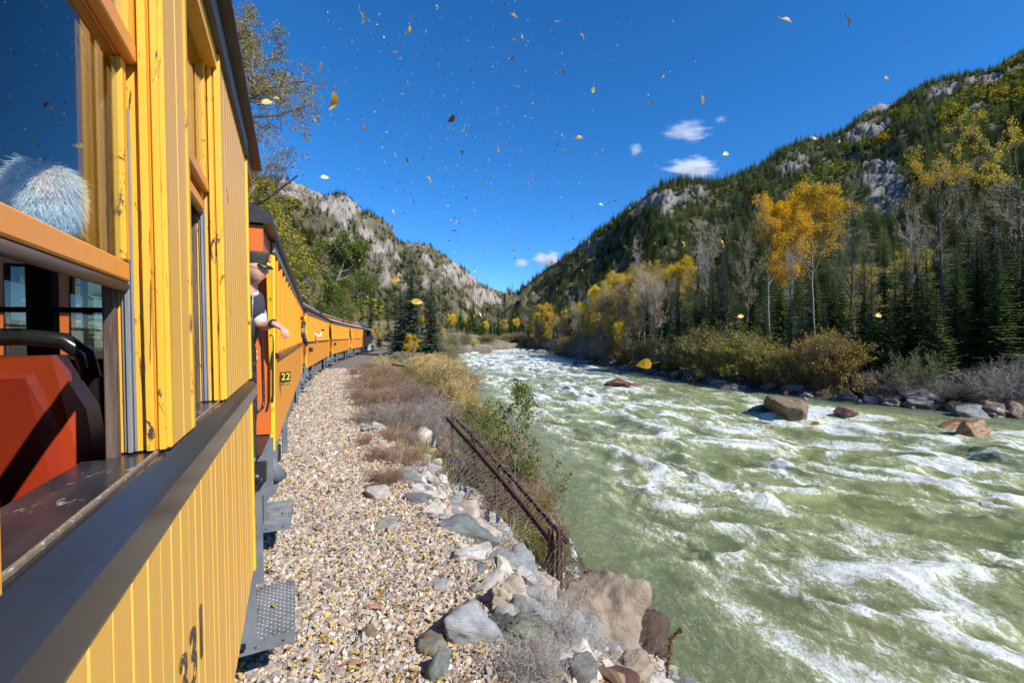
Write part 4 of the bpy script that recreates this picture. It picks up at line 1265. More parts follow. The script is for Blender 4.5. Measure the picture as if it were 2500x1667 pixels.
def leaf_quads(c, d, size, r, width=.55, flat=None):
    """rhombic leaves at c pointing along d"""
    a = _perp(d, r) if flat is None else _norm(np.cross(d, flat + .35 * r.normal(size=d.shape)))
    s = size[:, None]
    V = np.stack([c, c + d * s * .5 + a * s * width * .5, c + d * s, c + d * s * .5 - a * s * width * .5], 1).reshape(-1, 3)
    return V, np.arange(len(c) * 4).reshape(-1, 4)
def grow(seed, H, r0, lv, lean=(0, 0), crown0=.3, shape=None, minr=.008, wob0=.06, stems=None, K0=9, up0=.03):
    """lv: per level dict(n, len, ang, k, wob, up).  Returns segments by level and the last level's nodes."""
    r = np.random.default_rng(seed)
    p = np.zeros((1, 3)); d = _norm(np.array([[lean[0], lean[1], 1.0]])); L = np.array([H]); R_ = np.array([r0]); tpos = np.zeros(1)
    out = []
    K = K0; wob = wob0; up = up0; taper = .25
    if stems:                                            # a bush: many stems from one base
        n, tilt, rad = stems
        a = r.random(n) * 6.283; ti = np.abs(r.normal(size=n)) * tilt
        d = np.stack([np.cos(a) * np.sin(ti), np.sin(a) * np.sin(ti), np.cos(ti)], 1)
        p = np.stack([np.cos(a) * rad * r.random(n), np.sin(a) * rad * r.random(n), np.full(n, -.05)], 1)
        L = H * (.6 + .45 * r.random(n)); R_ = np.full(n, r0)
    for level in range(len(lv) + 1):
        S = Segs(); nodes = [p]; dirs = [d]; rad = [R_]
        q = p; dd = d
        for k in range(K):
            dd = _norm(dd + r.normal(size=dd.shape) * wob + np.array([0, 0, up]))
            q2 = q + dd * (L / K)[:, None]
            ra = R_ * (1 - (1 - taper) * k / K); rb = R_ * (1 - (1 - taper) * (k + 1) / K)
            S.add(q, q2, np.maximum(ra, minr), np.maximum(rb, minr))
            q = q2; nodes.append(q); dirs.append(dd); rad.append(rb)
        nodes = np.stack(nodes, 1); dirs = np.stack(dirs, 1); rad = np.stack(rad, 1)
        out.append((S.arrays(), nodes, dirs))
        if level == len(lv): break
        c = lv[level]
        n = c['n']; m = len(p)
        t0 = crown0 if level == 0 else c.get('t0', .25)
        t = t0 + (1 - t0) * r.random((m, n)) ** c.get('tp', .9)
        if level == 0: t = np.sort(t, axis=1)
        i0 = np.minimum((t * K).astype(int), K - 1); fr = t * K - i0
        ii = np.arange(m)[:, None]
        pp = nodes[ii, i0] * (1 - fr)[..., None] + nodes[ii, i0 + 1] * fr[..., None]
        pd = dirs[ii, i0 + 1]; pr = rad[ii, i0]
        ang = np.radians(c['ang'] + r.normal(size=(m, n)) * c.get('angv', 9))
        az = _perp(pd.reshape(-1, 3), r).reshape(m, n, 3)
        cd = _norm(pd * np.cos(ang)[..., None] + az * np.sin(ang)[..., None])
        Lc = (L[:, None] * c['len'] * (1 - c.get('fall', .35) * t) * (.65 + .6 * r.random((m, n))))
        if level == 0 and shape is not None:
            Lc = H * c['len'] * shape((t - t0) / (1 - t0)) * (.75 + .45 * r.random((m, n)))
        p = pp.reshape(-1, 3); d = cd.reshape(-1, 3); L = Lc.reshape(-1); R_ = np.minimum(pr * c.get('rr', .55), pr * .8).reshape(-1)
        K = c.get('k', 3); wob = c.get('wob', .18); up = c.get('up', .05); taper = .3
    return out, r
def join(parts):
    """parts: (V, F, material index, var per face-set)"""
    Vs = []; Fs = []; mi = []; var = []; b = 0
    for V, F, m, v in parts:
        Vs.append(V); Fs.append(F + b); b += len(V)
        mi.append(np.full(len(F), m)); var.append(v if v is not None else np.zeros(len(V)))
    return np.concatenate(Vs), np.concatenate(Fs), np.concatenate(mi), np.concatenate(var)
def mesh_from_parts(name, parts, mats):
    V, F, mi, var = join(parts)
    me = np_mesh(name, V, F, matidx=mi)
    add_attr(me, 'var', var)
    for m in mats: me.materials.append(m)
    return me
def leaves_on(nodes, dirs, r, per, size, out=.10, lo=.2, keep=None, top=None, droop=0.0):
    """leaves along the twigs in nodes (m,k,3)"""
    m, k, _ = nodes.shape
    n = m * per
    w = r.integers(0, m, n); t = lo + (1 - lo) * r.random(n)
    i0 = np.minimum((t * (k - 1)).astype(int), k - 2); fr = t * (k - 1) - i0
    c = nodes[w, i0] * (1 - fr)[:, None] + nodes[w, i0 + 1] * fr[:, None]
    c = c + r.normal(size=c.shape) * out
    d = _norm(r.normal(size=c.shape) + .5 * dirs[w, i0] + np.array([0, 0, -droop]))
    s = size * (.6 + .8 * r.random(n))
    if keep is not None:
        k_ = keep(c, r); c, d, s = c[k_], d[k_], s[k_]
    V, F = leaf_quads(c, d, s, r)
    var = np.repeat(np.clip(.5 + .32 * r.normal(size=len(c)), 0, 1), 4)
    return V, F, var
TREE_LV = [dict(n=20, len=.30, ang=52, k=6, wob=.12, up=.10, rr=.5), dict(n=8, len=.42, ang=45, k=4, wob=.16, up=.05), dict(n=6, len=.45, ang=42, k=3, wob=.2, up=.04), dict(n=4, len=.5, ang=40, k=2, wob=.22, up=.02)]
def ovoid(t): return .35 + .9 * np.sin(np.pi * np.clip(t * .8 + .18, 0, 1)) * (1 - .35 * t)
def vase(t): return .45 + .75 * t * (1 - .55 * t) + .1
class TreeKind:
    def __init__(self, name, seed, H, r0, lv, bark, twig, leaf, per, lsize, crown0=.3, shape=ovoid, minr=.012, keep=None, leaf_lvl=-1, out=.15, lean=(0, 0), droop=0, wob0=.06, big=2):
        g, r = grow(seed, H, r0, lv, lean, crown0, shape, minr, wob0)
        self.H = max(float(x[1][..., 2].max()) for x in g[:3])
        parts = []
        for k in range(min(big, len(g))):
            V, F = prisms(*g[k][0], n=6 if k == 0 else 4); parts.append((V, F, 0, None))
        self.trunk = mesh_from_parts('trunk', parts, [bark])
        parts = []
        for k in range(big, len(g)):
            if k < len(g) - 1: V, F = prisms(*g[k][0], n=3)
            else: V, F = ribbons(*g[k][0], r)
            parts.append((V, F, 0, None))
        if per > 0:
            V, F, var = leaves_on(g[leaf_lvl][1], g[leaf_lvl][2], r, per, lsize, out, keep=keep, droop=droop)
            parts.append((V, F, 1, var))
        self.crown = mesh_from_parts('crown', parts, [twig, leaf] if leaf else [twig])
    def place(self, name, x, y, h, label, cat='tree', group=None, z=None, width=1.0, sink=.1):
        root = empty(name, (x, y, (float(ground_z(x, y)) if z is None else z) - sink), (0, 0, random.uniform(0, 6.28)))
        s = h / self.H
        root.scale = (s * width, s * width, s)
        mesh_obj('trunk', self.trunk, None, root); mesh_obj('crown', self.crown, None, root)
        return tag(root, label, cat, group)

def top_only(lo, p):
    return lambda c, r: (c[:, 2] > lo * c[:, 2].max()) | (r.random(len(c)) < p)
K_GOLD = [TreeKind('golden_aspen', 11 + i, 20, .22, TREE_LV, M_BARKG, M_TWIGG, M_LGOLD, 5, .24, .42, ovoid, .012, out=.32) for i in range(2)]
K_ORG = TreeKind('orange_aspen', 19, 20, .22, TREE_LV, M_BARKG, M_TWIGG, leaf_mat('orange_gold_leaves', [(.55, .27, .015), (.68, .37, .02), (.72, .45, .04)], .4), 6, .22, .42, ovoid, .012, out=.3)
K_YEL = [TreeKind('yellow_cottonwood', 31, 20, .22, TREE_LV, M_BARKG, M_TWIGP, M_LYEL, 2, .20, .3, ovoid, .012, out=.25)]
K_BARE = [TreeKind('bare_cottonwood', 41 + i, 20, .26, [dict(n=14, len=.34, ang=40, k=6, wob=.14, up=.10, rr=.6), *TREE_LV[1:]], (M_BARKG, M_BARKD)[i % 2], (M_TWIGP, M_TWIGG, M_TWIGP)[i], M_LYEL, 1, .13, .38, vase, .011, keep=lambda c, r: r.random(len(c)) < .35, out=.1) for i in range(3)]
K_GOLDTOP = [TreeKind('half_bare_cottonwood', 51 + i, 20, .30, [dict(n=16, len=.34, ang=44, k=6, wob=.14, up=.10, rr=.6), *TREE_LV[1:]], M_BARKD, M_TWIGG, M_LGOLD, 3, .17, .40, vase, .011, keep=top_only(.72, .06), out=.2) for i in range(2)]
K_OLIVE = [TreeKind('olive_cottonwood', 61 + i, 16, .30, TREE_LV, M_BARKG, M_TWIGG, (M_LOLIVE, M_LGREEN)[i], 6, .22, .22, ovoid, .012, out=.3) for i in range(2)]
K_BIG = TreeKind('drooping_cottonwood', 71, 24, .42, [dict(n=30, len=.34, ang=62, k=7, wob=.14, up=-.01, rr=.5), dict(n=9, len=.40, ang=45, k=5, wob=.16, up=-.05), dict(n=7, len=.42, ang=42, k=4, wob=.2, up=-.08), dict(n=5, len=.5, ang=38, k=2, wob=.2, up=-.08)],
                 M_BARKD, M_TWIGG, leaf_mat('thin_brown_olive_leaves', [(.15, .12, .035), (.24, .20, .05), (.36, .28, .07)], .35), 4, .13, .18, ovoid, .012, out=.16, droop=.4)

def spruce_mesh(seed, H, Rb, nw, needle, dense=15, droop=.30, top=1.0):
    r = np.random.default_rng(seed)
    zz = H * (.06 + .93 * (np.linspace(0, 1, nw) ** .92))
    C = []; D = []; S = []; FL = []; bp0 = []; bp1 = []
    for i, z in enumerate(zz):
        f = 1 - z / H
        Lb = Rb * (f ** .85) * (.8 + .35 * r.random()) + .12
        nb = max(4, int(5 + 5 * f))
        a0 = r.random() * 6.28
        for b in range(nb):
            a = a0 + 6.283 * b / nb + r.normal() * .22
            L = Lb * (.65 + .5 * r.random())
            h = np.array([math.cos(a), math.sin(a), 0])
            side = np.array([-math.sin(a), math.cos(a), 0])
            n = max(4, int(dense * L / Rb) + 3)
            t = (np.arange(n) + r.random(n)) / n
            drop = -droop * L * (t ** 1.2) + .16 * L * t ** 3
            c = h * (t * L)[:, None] + np.array([0, 0, 1]) * (z + drop + r.normal(size=n) * .03)[:, None]
            sg = np.where(np.arange(n) % 2, 1, -1) * (r.random(n) * .5 + .55)
            d = _norm(h * .8 + side * sg[:, None] + np.array([0, 0, -.28]) * np.ones((n, 1)) + r.normal(size=(n, 3)) * .15)
            C.append(c); D.append(d); S.append((.30 + .42 * (1 - t)) * (L * .42 + .16)); FL.append(np.tile([[0, 0, 1.0]], (n, 1)))
            bp0.append(np.array([0, 0, z])); bp1.append(c[-1])
    C = np.concatenate(C); D = np.concatenate(D); S = np.concatenate(S); FL = np.concatenate(FL)
    V, F = leaf_quads(C, D, S, r, .50, FL)
    var = np.repeat(np.clip(.45 + .25 * r.normal(size=len(C)) + .0, 0, 1), 4)
    p0 = np.array(bp0); p1 = np.array(bp1)
    Vb, Fb = prisms(p0, p1, np.full(len(p0), .02 * H / 18), np.full(len(p0), .006), 3)
    crown = mesh_from_parts('crown', [(Vb, Fb, 1, None), (V, F, 0, var)], [needle, M_BARKD])
    tz = np.linspace(0, H, 7)
    p = np.stack([np.zeros(7), np.zeros(7), tz], 1)
    rad = .02 * H * (1 - tz / H) + .02
    Vt, Ft = prisms(p[:-1], p[1:], rad[:-1], rad[1:], 6)
    trunk = mesh_from_parts('trunk', [(Vt, Ft, 0, None)], [M_BARKD])
    return trunk, crown
class SpruceKind(TreeKind):
    def __init__(self, seed, H, Rb, nw, needle, dense=15, droop=.3):
        self.H = H
        self.trunk, self.crown = spruce_mesh(seed, H, Rb, nw, needle, dense, droop)
K_SPR = [SpruceKind(81, 18, 2.9, 42, M_NEEDLE, 24), SpruceKind(82, 18, 3.5, 38, M_NEEDLE, 24, .4), SpruceKind(83, 18, 2.5, 46, M_NEEDLEB, 20, .25), SpruceKind(84, 14, 3.2, 28, M_PINE, 24, -.05)]
K_SPRD = SpruceKind(85, 12, 2.5, 46, M_NEEDLEB, 26, .22)
K_PINE = [SpruceKind(86, 12, 2.6, 20, M_PINE, 20, -.12)]

# ------------------------------------------------------------------ trees of the near right bank, one by one
def tree_at(kind, name, xp, top, Y, label, group=None, width=1.0):
    X = (xp - 1250) / 1111 * Y
    z = float(ground_z(X, Y))
    h = (833 - top) / 1111 * Y + CAMZ - z
    return kind.place(name, X, Y, h, label, 'tree', group, z, width)
SPG = 'dark spruces of the right bank'
BDG = 'leafless trees of the right bank'
tree_at(K_ORG, 'golden_aspen', 1882, 478, 52, 'orange-gold aspen, the shorter one of the bright pair above the willows', 'golden trees across the river', .72)
tree_at(K_GOLD[1], 'golden_aspen', 1988, 452, 53, 'bright yellow aspen, the taller one of the golden pair', 'golden trees across the river', .85)
tree_at(K_GOLD[1], 'golden_aspen', 1660, 880 - 255, 66, 'short golden aspen half hidden between bare pale trees', 'golden trees across the river', .8)
tree_at(K_GOLDTOP[0], 'cottonwood', 2301, 286, 38, 'tall dark-trunked cottonwood with a bare middle and golden top', None, .75)
tree_at(K_GOLDTOP[1], 'cottonwood', 2492, 285, 35, 'tall yellowing cottonwood at the right edge of the view', None, .7)
tree_at(K_BARE[1], 'cottonwood', 2067, 425, 43, 'leafless grey tree with a straight trunk right of the golden aspens', BDG, .55)
tree_at(K_BARE[1], 'cottonwood', 1812, 492, 50, 'leafless dark tree forked like a vase left of the golden aspens', BDG, .75)
tree_at(K_BARE[0], 'cottonwood', 1690, 525, 61, 'pale bare cottonwood with a broad pinkish crown of fine twigs', BDG, .75)
tree_at(K_BARE[2], 'cottonwood', 1722, 540, 64, 'slimmer pale bare cottonwood just behind the broad pinkish one', BDG, .6)
tree_at(K_BARE[0], 'cottonwood', 1572, 566, 68, 'bare grey cottonwood leaning over the shrubs where the slope begins', BDG, .7)
tree_at(K_BARE[2], 'cottonwood', 1600, 640, 64, 'low crooked bare tree beside the leaning grey cottonwood', BDG, .9)
tree_at(K_YEL[0], 'cottonwood', 1700, 690, 58, 'thin yellow-leaved tree beneath the pale bare cottonwoods', None, .9)
tree_at(K_YEL[0], 'cottonwood', 2090, 640, 47, 'sparse yellow tree behind the straight leafless trunk', None, .9)
tree_at(K_YEL[0], 'cottonwood', 2200, 600, 50, 'straw-coloured thin tree between dark spruces', None, .8)
spr = [(1625, 610, 70, 2, 1), (1655, 655, 58, 0, 1), (1705, 640, 60, 1, 1.1), (1740, 650, 55, 0, .9), (1765, 600, 62, 2, 1), (1800, 700, 50, 1, 1), (1838, 640, 58, 0, 1.1), (1930, 690, 47, 2, 1), (1960, 720, 45, 3, 1), (2035, 640, 50, 3, 1),
       (2110, 615, 45, 0, 1.0), (2128, 690, 41, 3, 1.0), (2160, 560, 52, 1, 1), (2185, 640, 41, 0, 1.1), (2235, 540, 47, 0, 1.1), (2262, 600, 39, 1, 1.1), (2335, 590, 40, 0, 1.1), (2365, 470, 44, 1, .95), (2398, 560, 36, 0, 1.1),
       (2425, 430, 41, 2, .9), (2452, 540, 35, 1, 1.1), (2475, 470, 39, 0, 1.0), (2530, 480, 37, 1, 1.0), (2580, 420, 38, 0, 1), (2660, 460, 38, 1, 1), (2760, 400, 40, 0, 1), (2900, 430, 40, 2, 1), (2290, 520, 50, 2, 1.0), (2135, 640, 56, 2, 1), (1990, 650, 62, 1, 1.1), (1905, 640, 64, 0, 1.1), (1580, 680, 74, 1, 1), (1545, 660, 80, 0, 1), (2015, 735, 44, 0, 1.1), (1870, 745, 49, 3, 1), (1780, 745, 50, 2, 1)]
for i, (x, t, Y, k, w) in enumerate(spr):
    tree_at(K_SPR[k], 'spruce', x, t, Y, ('tall dark green spruce in the shaded forest behind the right bank', 'dense dark spruce standing close beside others on the right bank', 'blue-green slender spruce among the right-bank trees', 'bushy mid-green young conifer on the right bank')[k], SPG, w)
for i, (x, t, Y, k, w) in enumerate([(2130, 700, 38, 1, 1.2), (2210, 600, 38.5, 0, 1.25), (2255, 650, 35.5, 1, 1.2), (2340, 620, 35, 0, 1.25), (2385, 560, 36.5, 1, 1.2), (2440, 600, 33, 0, 1.25), (2500, 540, 33.5, 1, 1.2), (2175, 720, 36.5, 3, 1.1), (2290, 700, 34, 3, 1.1)]):
    tree_at(K_SPR[k], 'spruce', x, t, Y, 'full-skirted green spruce at the front of the right-bank forest' if k != 3 else 'low bushy conifer at the front of the right-bank forest', SPG, w)
for i, (x, t, Y, w) in enumerate([(2130, 560, 46, .5), (2230, 470, 44, .5), (2390, 480, 41, .5), (1930, 560, 50, .5), (1770, 560, 56, .5), (1640, 640, 66, .6), (1520, 640, 80, .7), (1470, 690, 92, .8)]):
    tree_at(K_BARE[(1, 2)[i % 2]], 'cottonwood', x, t, Y, 'tall thin bare grey tree rising among the dark conifers', BDG, w)
r_ = np.random.default_rng(17)
for i in range(38):                                     # the tan and grey band of cottonwoods above the upstream willows
    u = float(r_.uniform(1330, 1640)); Y = float(np.interp(u, [1330, 1450, 1560, 1640], [165, 98, 76, 66])) * float(r_.uniform(1.0, 1.22))
    X = (u - 1250) / 1111 * Y; top = float(np.interp(u, [1330, 1450, 1560, 1640], [735, 690, 640, 600])) + float(r_.uniform(0, 60))
    k = i % 5
    tree_at((K_BARE[0], K_YEL[0], K_BARE[2], K_YEL[0], K_GOLD[1])[k], 'cottonwood', u, top, Y, ('tan leafless cottonwood in the dense band at the foot of the slope', 'thin yellow cottonwood in the dense band at the foot of the slope', 'tan leafless cottonwood in the dense band at the foot of the slope', 'thin yellow cottonwood in the dense band at the foot of the slope', 'golden cottonwood in the dense band at the foot of the slope')[k], 'cottonwood band at the foot of the slope', float(r_.uniform(.85, 1.2)))
# ------------------------------------------------------------------ rows further up the river
GF = 'conifers by the far river bend'; GG = 'autumn trees along the far bank'
r_ = np.random.default_rng(3)
fars = []
for i in range(118):
    Y = float(r_.uniform(72, 196)); X = float(right_edge(Y)) + 3 + float(r_.gamma(1.6, 7.0))
    u = 1250 + 1111 * X / Y
    if u > 1640: continue
    k = int(r_.integers(0, 4)); h = float(r_.uniform(8, 17)) * (1 if k != 3 else .7)
    K_SPR[k].place('spruce', X, Y, h, ('dark spruce in the riverside forest below the hill', 'broad dark spruce in the riverside forest below the hill', 'slim blue-green spruce in the riverside forest below the hill', 'small bushy conifer in the riverside forest below the hill')[k], 'tree', 'conifers along the upper right bank')
for i in range(86):
    Y = float(r_.uniform(66, 190)); X = float(right_edge(Y)) + 1.5 + abs(float(r_.normal(0, 4.5)))
    u = 1250 + 1111 * X / Y
    if u > 1600: continue
    q = r_.random()
    if q < .30: kd, lab = K_GOLD[i % 2], 'small golden aspen in the row of autumn trees upstream'
    elif q < .55: kd, lab = K_YEL[0], 'straw-yellow thin tree in the row of autumn trees upstream'
    else: kd, lab = K_BARE[i % 3], 'bare pinkish-grey tree in the row of autumn trees upstream'
    kd.place('aspen' if q < .3 else 'cottonwood', X, Y, float(r_.uniform(6, 12.5)), lab, 'tree', GG, None, float(r_.uniform(.75, 1.05)))
for i in range(60):                                     # across the bend
    Y = float(r_.uniform(212, 262)); X = float(r_.uniform(-58, 16)) - .9 * max(0, Y - 214) * .4
    if X < -15 - .1 * (Y - 212) and Y < 218: Y += 14
    k = int(r_.integers(0, 4))
    if r_.random() < .68: K_SPR[k].place('spruce', X, Y + 6, float(r_.uniform(9, 21)), 'dark conifer of the wood across the river bend', 'tree', GF)
    else:
        g = r_.random()
        (K_GOLD[i % 2] if g < .55 else K_BARE[i % 3]).place('aspen' if g < .55 else 'cottonwood', X, Y - 2, float(r_.uniform(7, 13)), 'golden aspen at the river bend before the dark wood' if g < .55 else 'bare grey tree at the river bend before the dark wood', 'tree', GG)
# trees on the river side of the track, left bank
K_SPRD.place('spruce', *px(1005, 833, 56)[:2], 12.6, 'dense blue-green spruce, tallest of the pair on the left bank', 'tree', 'spruces on the left bank', None, 1.0)
K_SPRD.place('spruce', *px(1052, 833, 57)[:2], 10.4, 'dense blue-green spruce, lower right one of the pair on the left bank', 'tree', 'spruces on the left bank', None, 1.0)
K_SPRD.place('spruce', *px(978, 833, 60)[:2], 9.6, 'small blue-green spruce tucked behind the left-bank pair', 'tree', 'spruces on the left bank', None, 1.0)
K_GOLD[0].place('aspen', *px(1012, 833, 47)[:2], 3.4, 'little golden aspen at the foot of the left-bank spruces', 'tree', None, None, 1.1)
K_BARE[0].place('cottonwood', *px(1088, 833, 72)[:2], 8.2, 'pale bare tree just right of the left-bank spruces', 'tree', None, None, .8)
K_BARE[2].place('cottonwood', *px(1118, 833, 95)[:2], 7.5, 'pinkish bare tree near the river bend on the left bank', 'tree', None, None, .8)
for i, (x, Y, h) in enumerate([(925, 100, 8), (945, 120, 12), (880, 135, 14), (965, 105, 7), (905, 160, 15), (985, 150, 12), (1030, 125, 9), (1060, 140, 10), (1090, 150, 11), (1115, 170, 9), (850, 130, 16), (830, 110, 12), (1140, 190, 8)]):
    K_SPR[i % 4].place('spruce', *px(x, 833, Y)[:2], h, 'dark conifer beyond the locomotive where the track bends away', 'tree', 'conifers beyond the locomotive')
for i, (x, Y, h) in enumerate([(915, 92, 5), (935, 110, 6), (1000, 100, 5), (1075, 110, 5), (870, 120, 7), (1130, 150, 6)]):
    (K_GOLD[0], K_YEL[0], K_BARE[0])[i % 3].place('aspen', *px(x, 833, Y)[:2], h, ('small golden aspen beyond the locomotive', 'small straw-yellow tree beyond the locomotive', 'small bare tree beyond the locomotive')[i % 3], 'tree', 'autumn trees beyond the locomotive')
# trees left of the train
K_BIG.place('cottonwood', -19.2, 27.5, 24, 'huge drooping cottonwood with thin olive leaves above the train', 'tree', None, None, 1.0)
K_BIG.place('cottonwood', -15.4, 20.5, 21, 'half-bare drooping cottonwood, nearest tree behind the train roofs', 'tree', None, None, .8)
K_BIG.place('cottonwood', -19.5, 33, 17, 'yellow-olive drooping cottonwood just below the giant one', 'tree', None, None, 1.1)
K_OLIVE[0].place('cottonwood', *px(655, 833, 38)[:2], 13.5, 'olive-yellow cottonwood rising behind the second coach', 'tree', None, None, 1.0)
K_OLIVE[1].place('cottonwood', *px(765, 833, 52)[:2], 14.5, 'dark green round-crowned cottonwood behind the third coach', 'tree', None, None, 1.05)
K_OLIVE[0].place('cottonwood', *px(700, 833, 46)[:2], 12.5, 'olive cottonwood between the green one and the drooping giant', 'tree', None, None, 1.0)
K_OLIVE[0].place('cottonwood', *px(800, 833, 62)[:2], 9.5, 'yellow-green cottonwood just above the baggage car', 'tree', None, None, 1.1)
K_OLIVE[0].place('cottonwood', *px(632, 833, 31)[:2], 13.6, 'golden-olive cottonwood close above the roof of coach 22', 'tree', None, None, .95)
K_OLIVE[0].place('cottonwood', *px(600, 833, 36)[:2], 15.5, 'taller golden-olive cottonwood half hidden by the near coach', 'tree', None, None, 1.0)
K_BARE[0].place('cottonwood', *px(745, 833, 44)[:2], 9.0, 'white-limbed bare tree above the third coach roof', 'tree', None, None, .8)
K_YEL[0].place('cottonwood', *px(820, 833, 72)[:2], 8, 'yellow tree above the locomotive tender', 'tree', None, None, 1.0)
for i, (x, y, h) in enumerate([(-10.5, 9.5, 8), (-13, 12, 10), (-11.5, 14.5, 7), (-16, 16, 11), (-15, 9, 9), (-19, 14, 12)]):
    K_PINE[0].place('pine', x, y, h, 'sunlit pine on the slope seen through the coach windows', 'tree', 'pines on the slope left of the train')

# ------------------------------------------------------------------ forests on the hills (a mass nobody could count)
def far_conifer(seed):
    r = np.random.default_rng(seed); V = []; F = []
    for k in range(6):
        z0 = .08 + .15 * k; z1 = min(1.0, z0 + .30); rad = .20 * (1 - z0) ** .8
        n = 7; b = len(V); V.append((0, 0, z1))
        for i in range(n):
            a = 6.283 * i / n + r.random() * .6; q = rad * (.6 + .6 * r.random())
            V.append((q * math.cos(a), q * math.sin(a), z0 - .03 + r.random() * .05))
        for i in range(n): F.append((b, b + 1 + i, b + 1 + (i + 1) % n))
    return np_mesh('far_conifer', V, F)
def far_broadleaf(seed):
    r = np.random.default_rng(seed)
    c = r.normal(size=(60, 3)) * np.array([.12, .12, .2]) + np.array([0, 0, .55])
    V, F = leaf_quads(c, _norm(r.normal(size=c.shape)), .16 + .1 * r.random(60), r, .9)
    return np_mesh('far_broadleaf', V, F)
def far_spruce(seed, Rb, droop):
    t, c = spruce_mesh(seed, 1.0 * 10, Rb, 17, M_FARTREE, 7, droop)
    c.transform(Matrix.Scale(.1, 4)); c.materials.clear()
    c.polygons.foreach_set('material_index', np.zeros(len(c.polygons), dtype=np.int32))
    return c
SRC_HILL = [source_obj('far_conifer', far_spruce(400 + k, w, d), M_FARTREE) for k, (w, d) in enumerate(((1.9, .25), (2.4, .1), (1.6, .35)))] + [source_obj('far_broadleaf', far_broadleaf(k), M_FARTREE) for k in range(2)]
def hill_forest(right, n, name, label):
    r = np.random.default_rng(5 + right)
    u = r.uniform(1225, 2950, n) if right else r.uniform(300, 1262, n)
    k, dd = (_rk, _rd) if right else (_lk, _ld)
    far = np.interp(u, k[:, 0], k[:, 1] * 0 + dd)
    foot = np.interp(u, [1242, 1400, 1600, 1900, 2500, 3200], [330, 235, 130, 80, 62, 50]) if right else np.interp(u, [300, 500, 700, 900, 1100, 1262], [50, 70, 110, 190, 260, 420])
    q = r.random(n) ** .8 * 1.0
    Y = foot * .92 + q * (far * 1.01 - foot * .92); X = (u - 1250) / 1111 * Y
    z, l, t, er, qr, ql, hr, hl, rk = ground_z(X, Y, True)
    ok = (r.random(n) > rk * .86 - .04) & ((hr > .3) if right else (hl > .3)) & (er * (1 if right else 0) > -1) 
    if not right: ok &= (l < -8) | (Y > 215); ok &= ~((np.abs(X + 25) < 6) & (Y < 100)); ok &= r.random(n) < .45 + .55 * smooth(.75, .15, ql) + .25 * fbm(X * .03, Y * .03, 2, 4)
    X, Y, z, u, rk, q = X[ok], Y[ok], z[ok], u[ok], rk[ok], q[ok]
    m = len(X); v = 833 - (z - CAMZ) / Y * 1111
    asp_n = fbm(X * .012, Y * .012, 3, 44)
    spots = [(2440, 240, 70, 40, 1), (2340, 290, 60, 40, .8), (2480, 200, 50, 40, .8), (2030, 430, 40, 14, .9), (2060, 415, 30, 10, .8), (1975, 445, 40, 18, .6), (2140, 350, 40, 20, .7), (2200, 280, 30, 14, .6)] if right else [(720, 510, 30, 30, 1.2), (810, 545, 20, 12, .5), (905, 780, 40, 40, .6)]
    asp = (blob(u, v, spots) + .7 * asp_n + .12 * r.normal(size=m)) > (.52 if right else .6)
    idx = np.where(asp, r.integers(3, 5, m), r.integers(0, 3, m))
    h = np.where(asp, r.uniform(5, 8, m), r.uniform(4.5, 11, m) * (1 if right else .8)) * (.75 + .25 * (1 - rk)) * np.where(r.random(m) < .1, 1.3, 1)
    w = np.where(asp, 1.1, r.uniform(.85, 1.5, m))
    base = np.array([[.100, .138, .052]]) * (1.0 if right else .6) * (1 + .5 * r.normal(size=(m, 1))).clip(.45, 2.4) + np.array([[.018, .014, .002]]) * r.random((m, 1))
    base += np.array([[.02, .02, .004]]) * (fbm(X * .02, Y * .02, 2, 71)[:, None] > .12)
    yel = np.array([[.26, .22, .03]]) * (1 - r.random((m, 1))) + np.array([[.50, .32, .03]]) * r.random((m, 1)); yel = yel * (.6 + .5 * r.random((m, 1)))
    gy = smooth(-.1, .3, fbm(X * .03 + 4, Y * .03, 2, 12))[:, None]; yel = yel * gy + np.array([[.17, .19, .035]]) * (1 - gy)
    dead = r.random(m) < .02
    col = np.where(asp[:, None], yel, base); col[dead] = (.22, .09, .05)
    P = np.stack([X, Y, z - .4], 1)
    rot = np.stack([np.zeros(m), np.zeros(m), r.uniform(0, 6.28, m)], 1)
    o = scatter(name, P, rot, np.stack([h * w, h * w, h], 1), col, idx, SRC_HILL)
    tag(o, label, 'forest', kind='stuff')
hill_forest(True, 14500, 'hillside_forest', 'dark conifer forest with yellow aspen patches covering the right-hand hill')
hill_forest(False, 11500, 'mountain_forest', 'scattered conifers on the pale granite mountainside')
# ------------------------------------------------------------------ where a sight line meets the ground
def on_ground(u, v, y0=2.4, y1=260, zoff=0.0, water=False):
    Y = np.geomspace(y0, y1, 2600)
    X = (u - 1250) / 1111 * Y; Z = CAMZ + (833 - v) / 1111 * Y
    g = ground_z(X, Y) + zoff
    if water: g = np.maximum(g, water_z(Y))
    b = np.nonzero(Z <= g)[0]
    i = b[0] if len(b) else len(Y) - 1
    return float(X[i]), float(Y[i]), float(g[i])

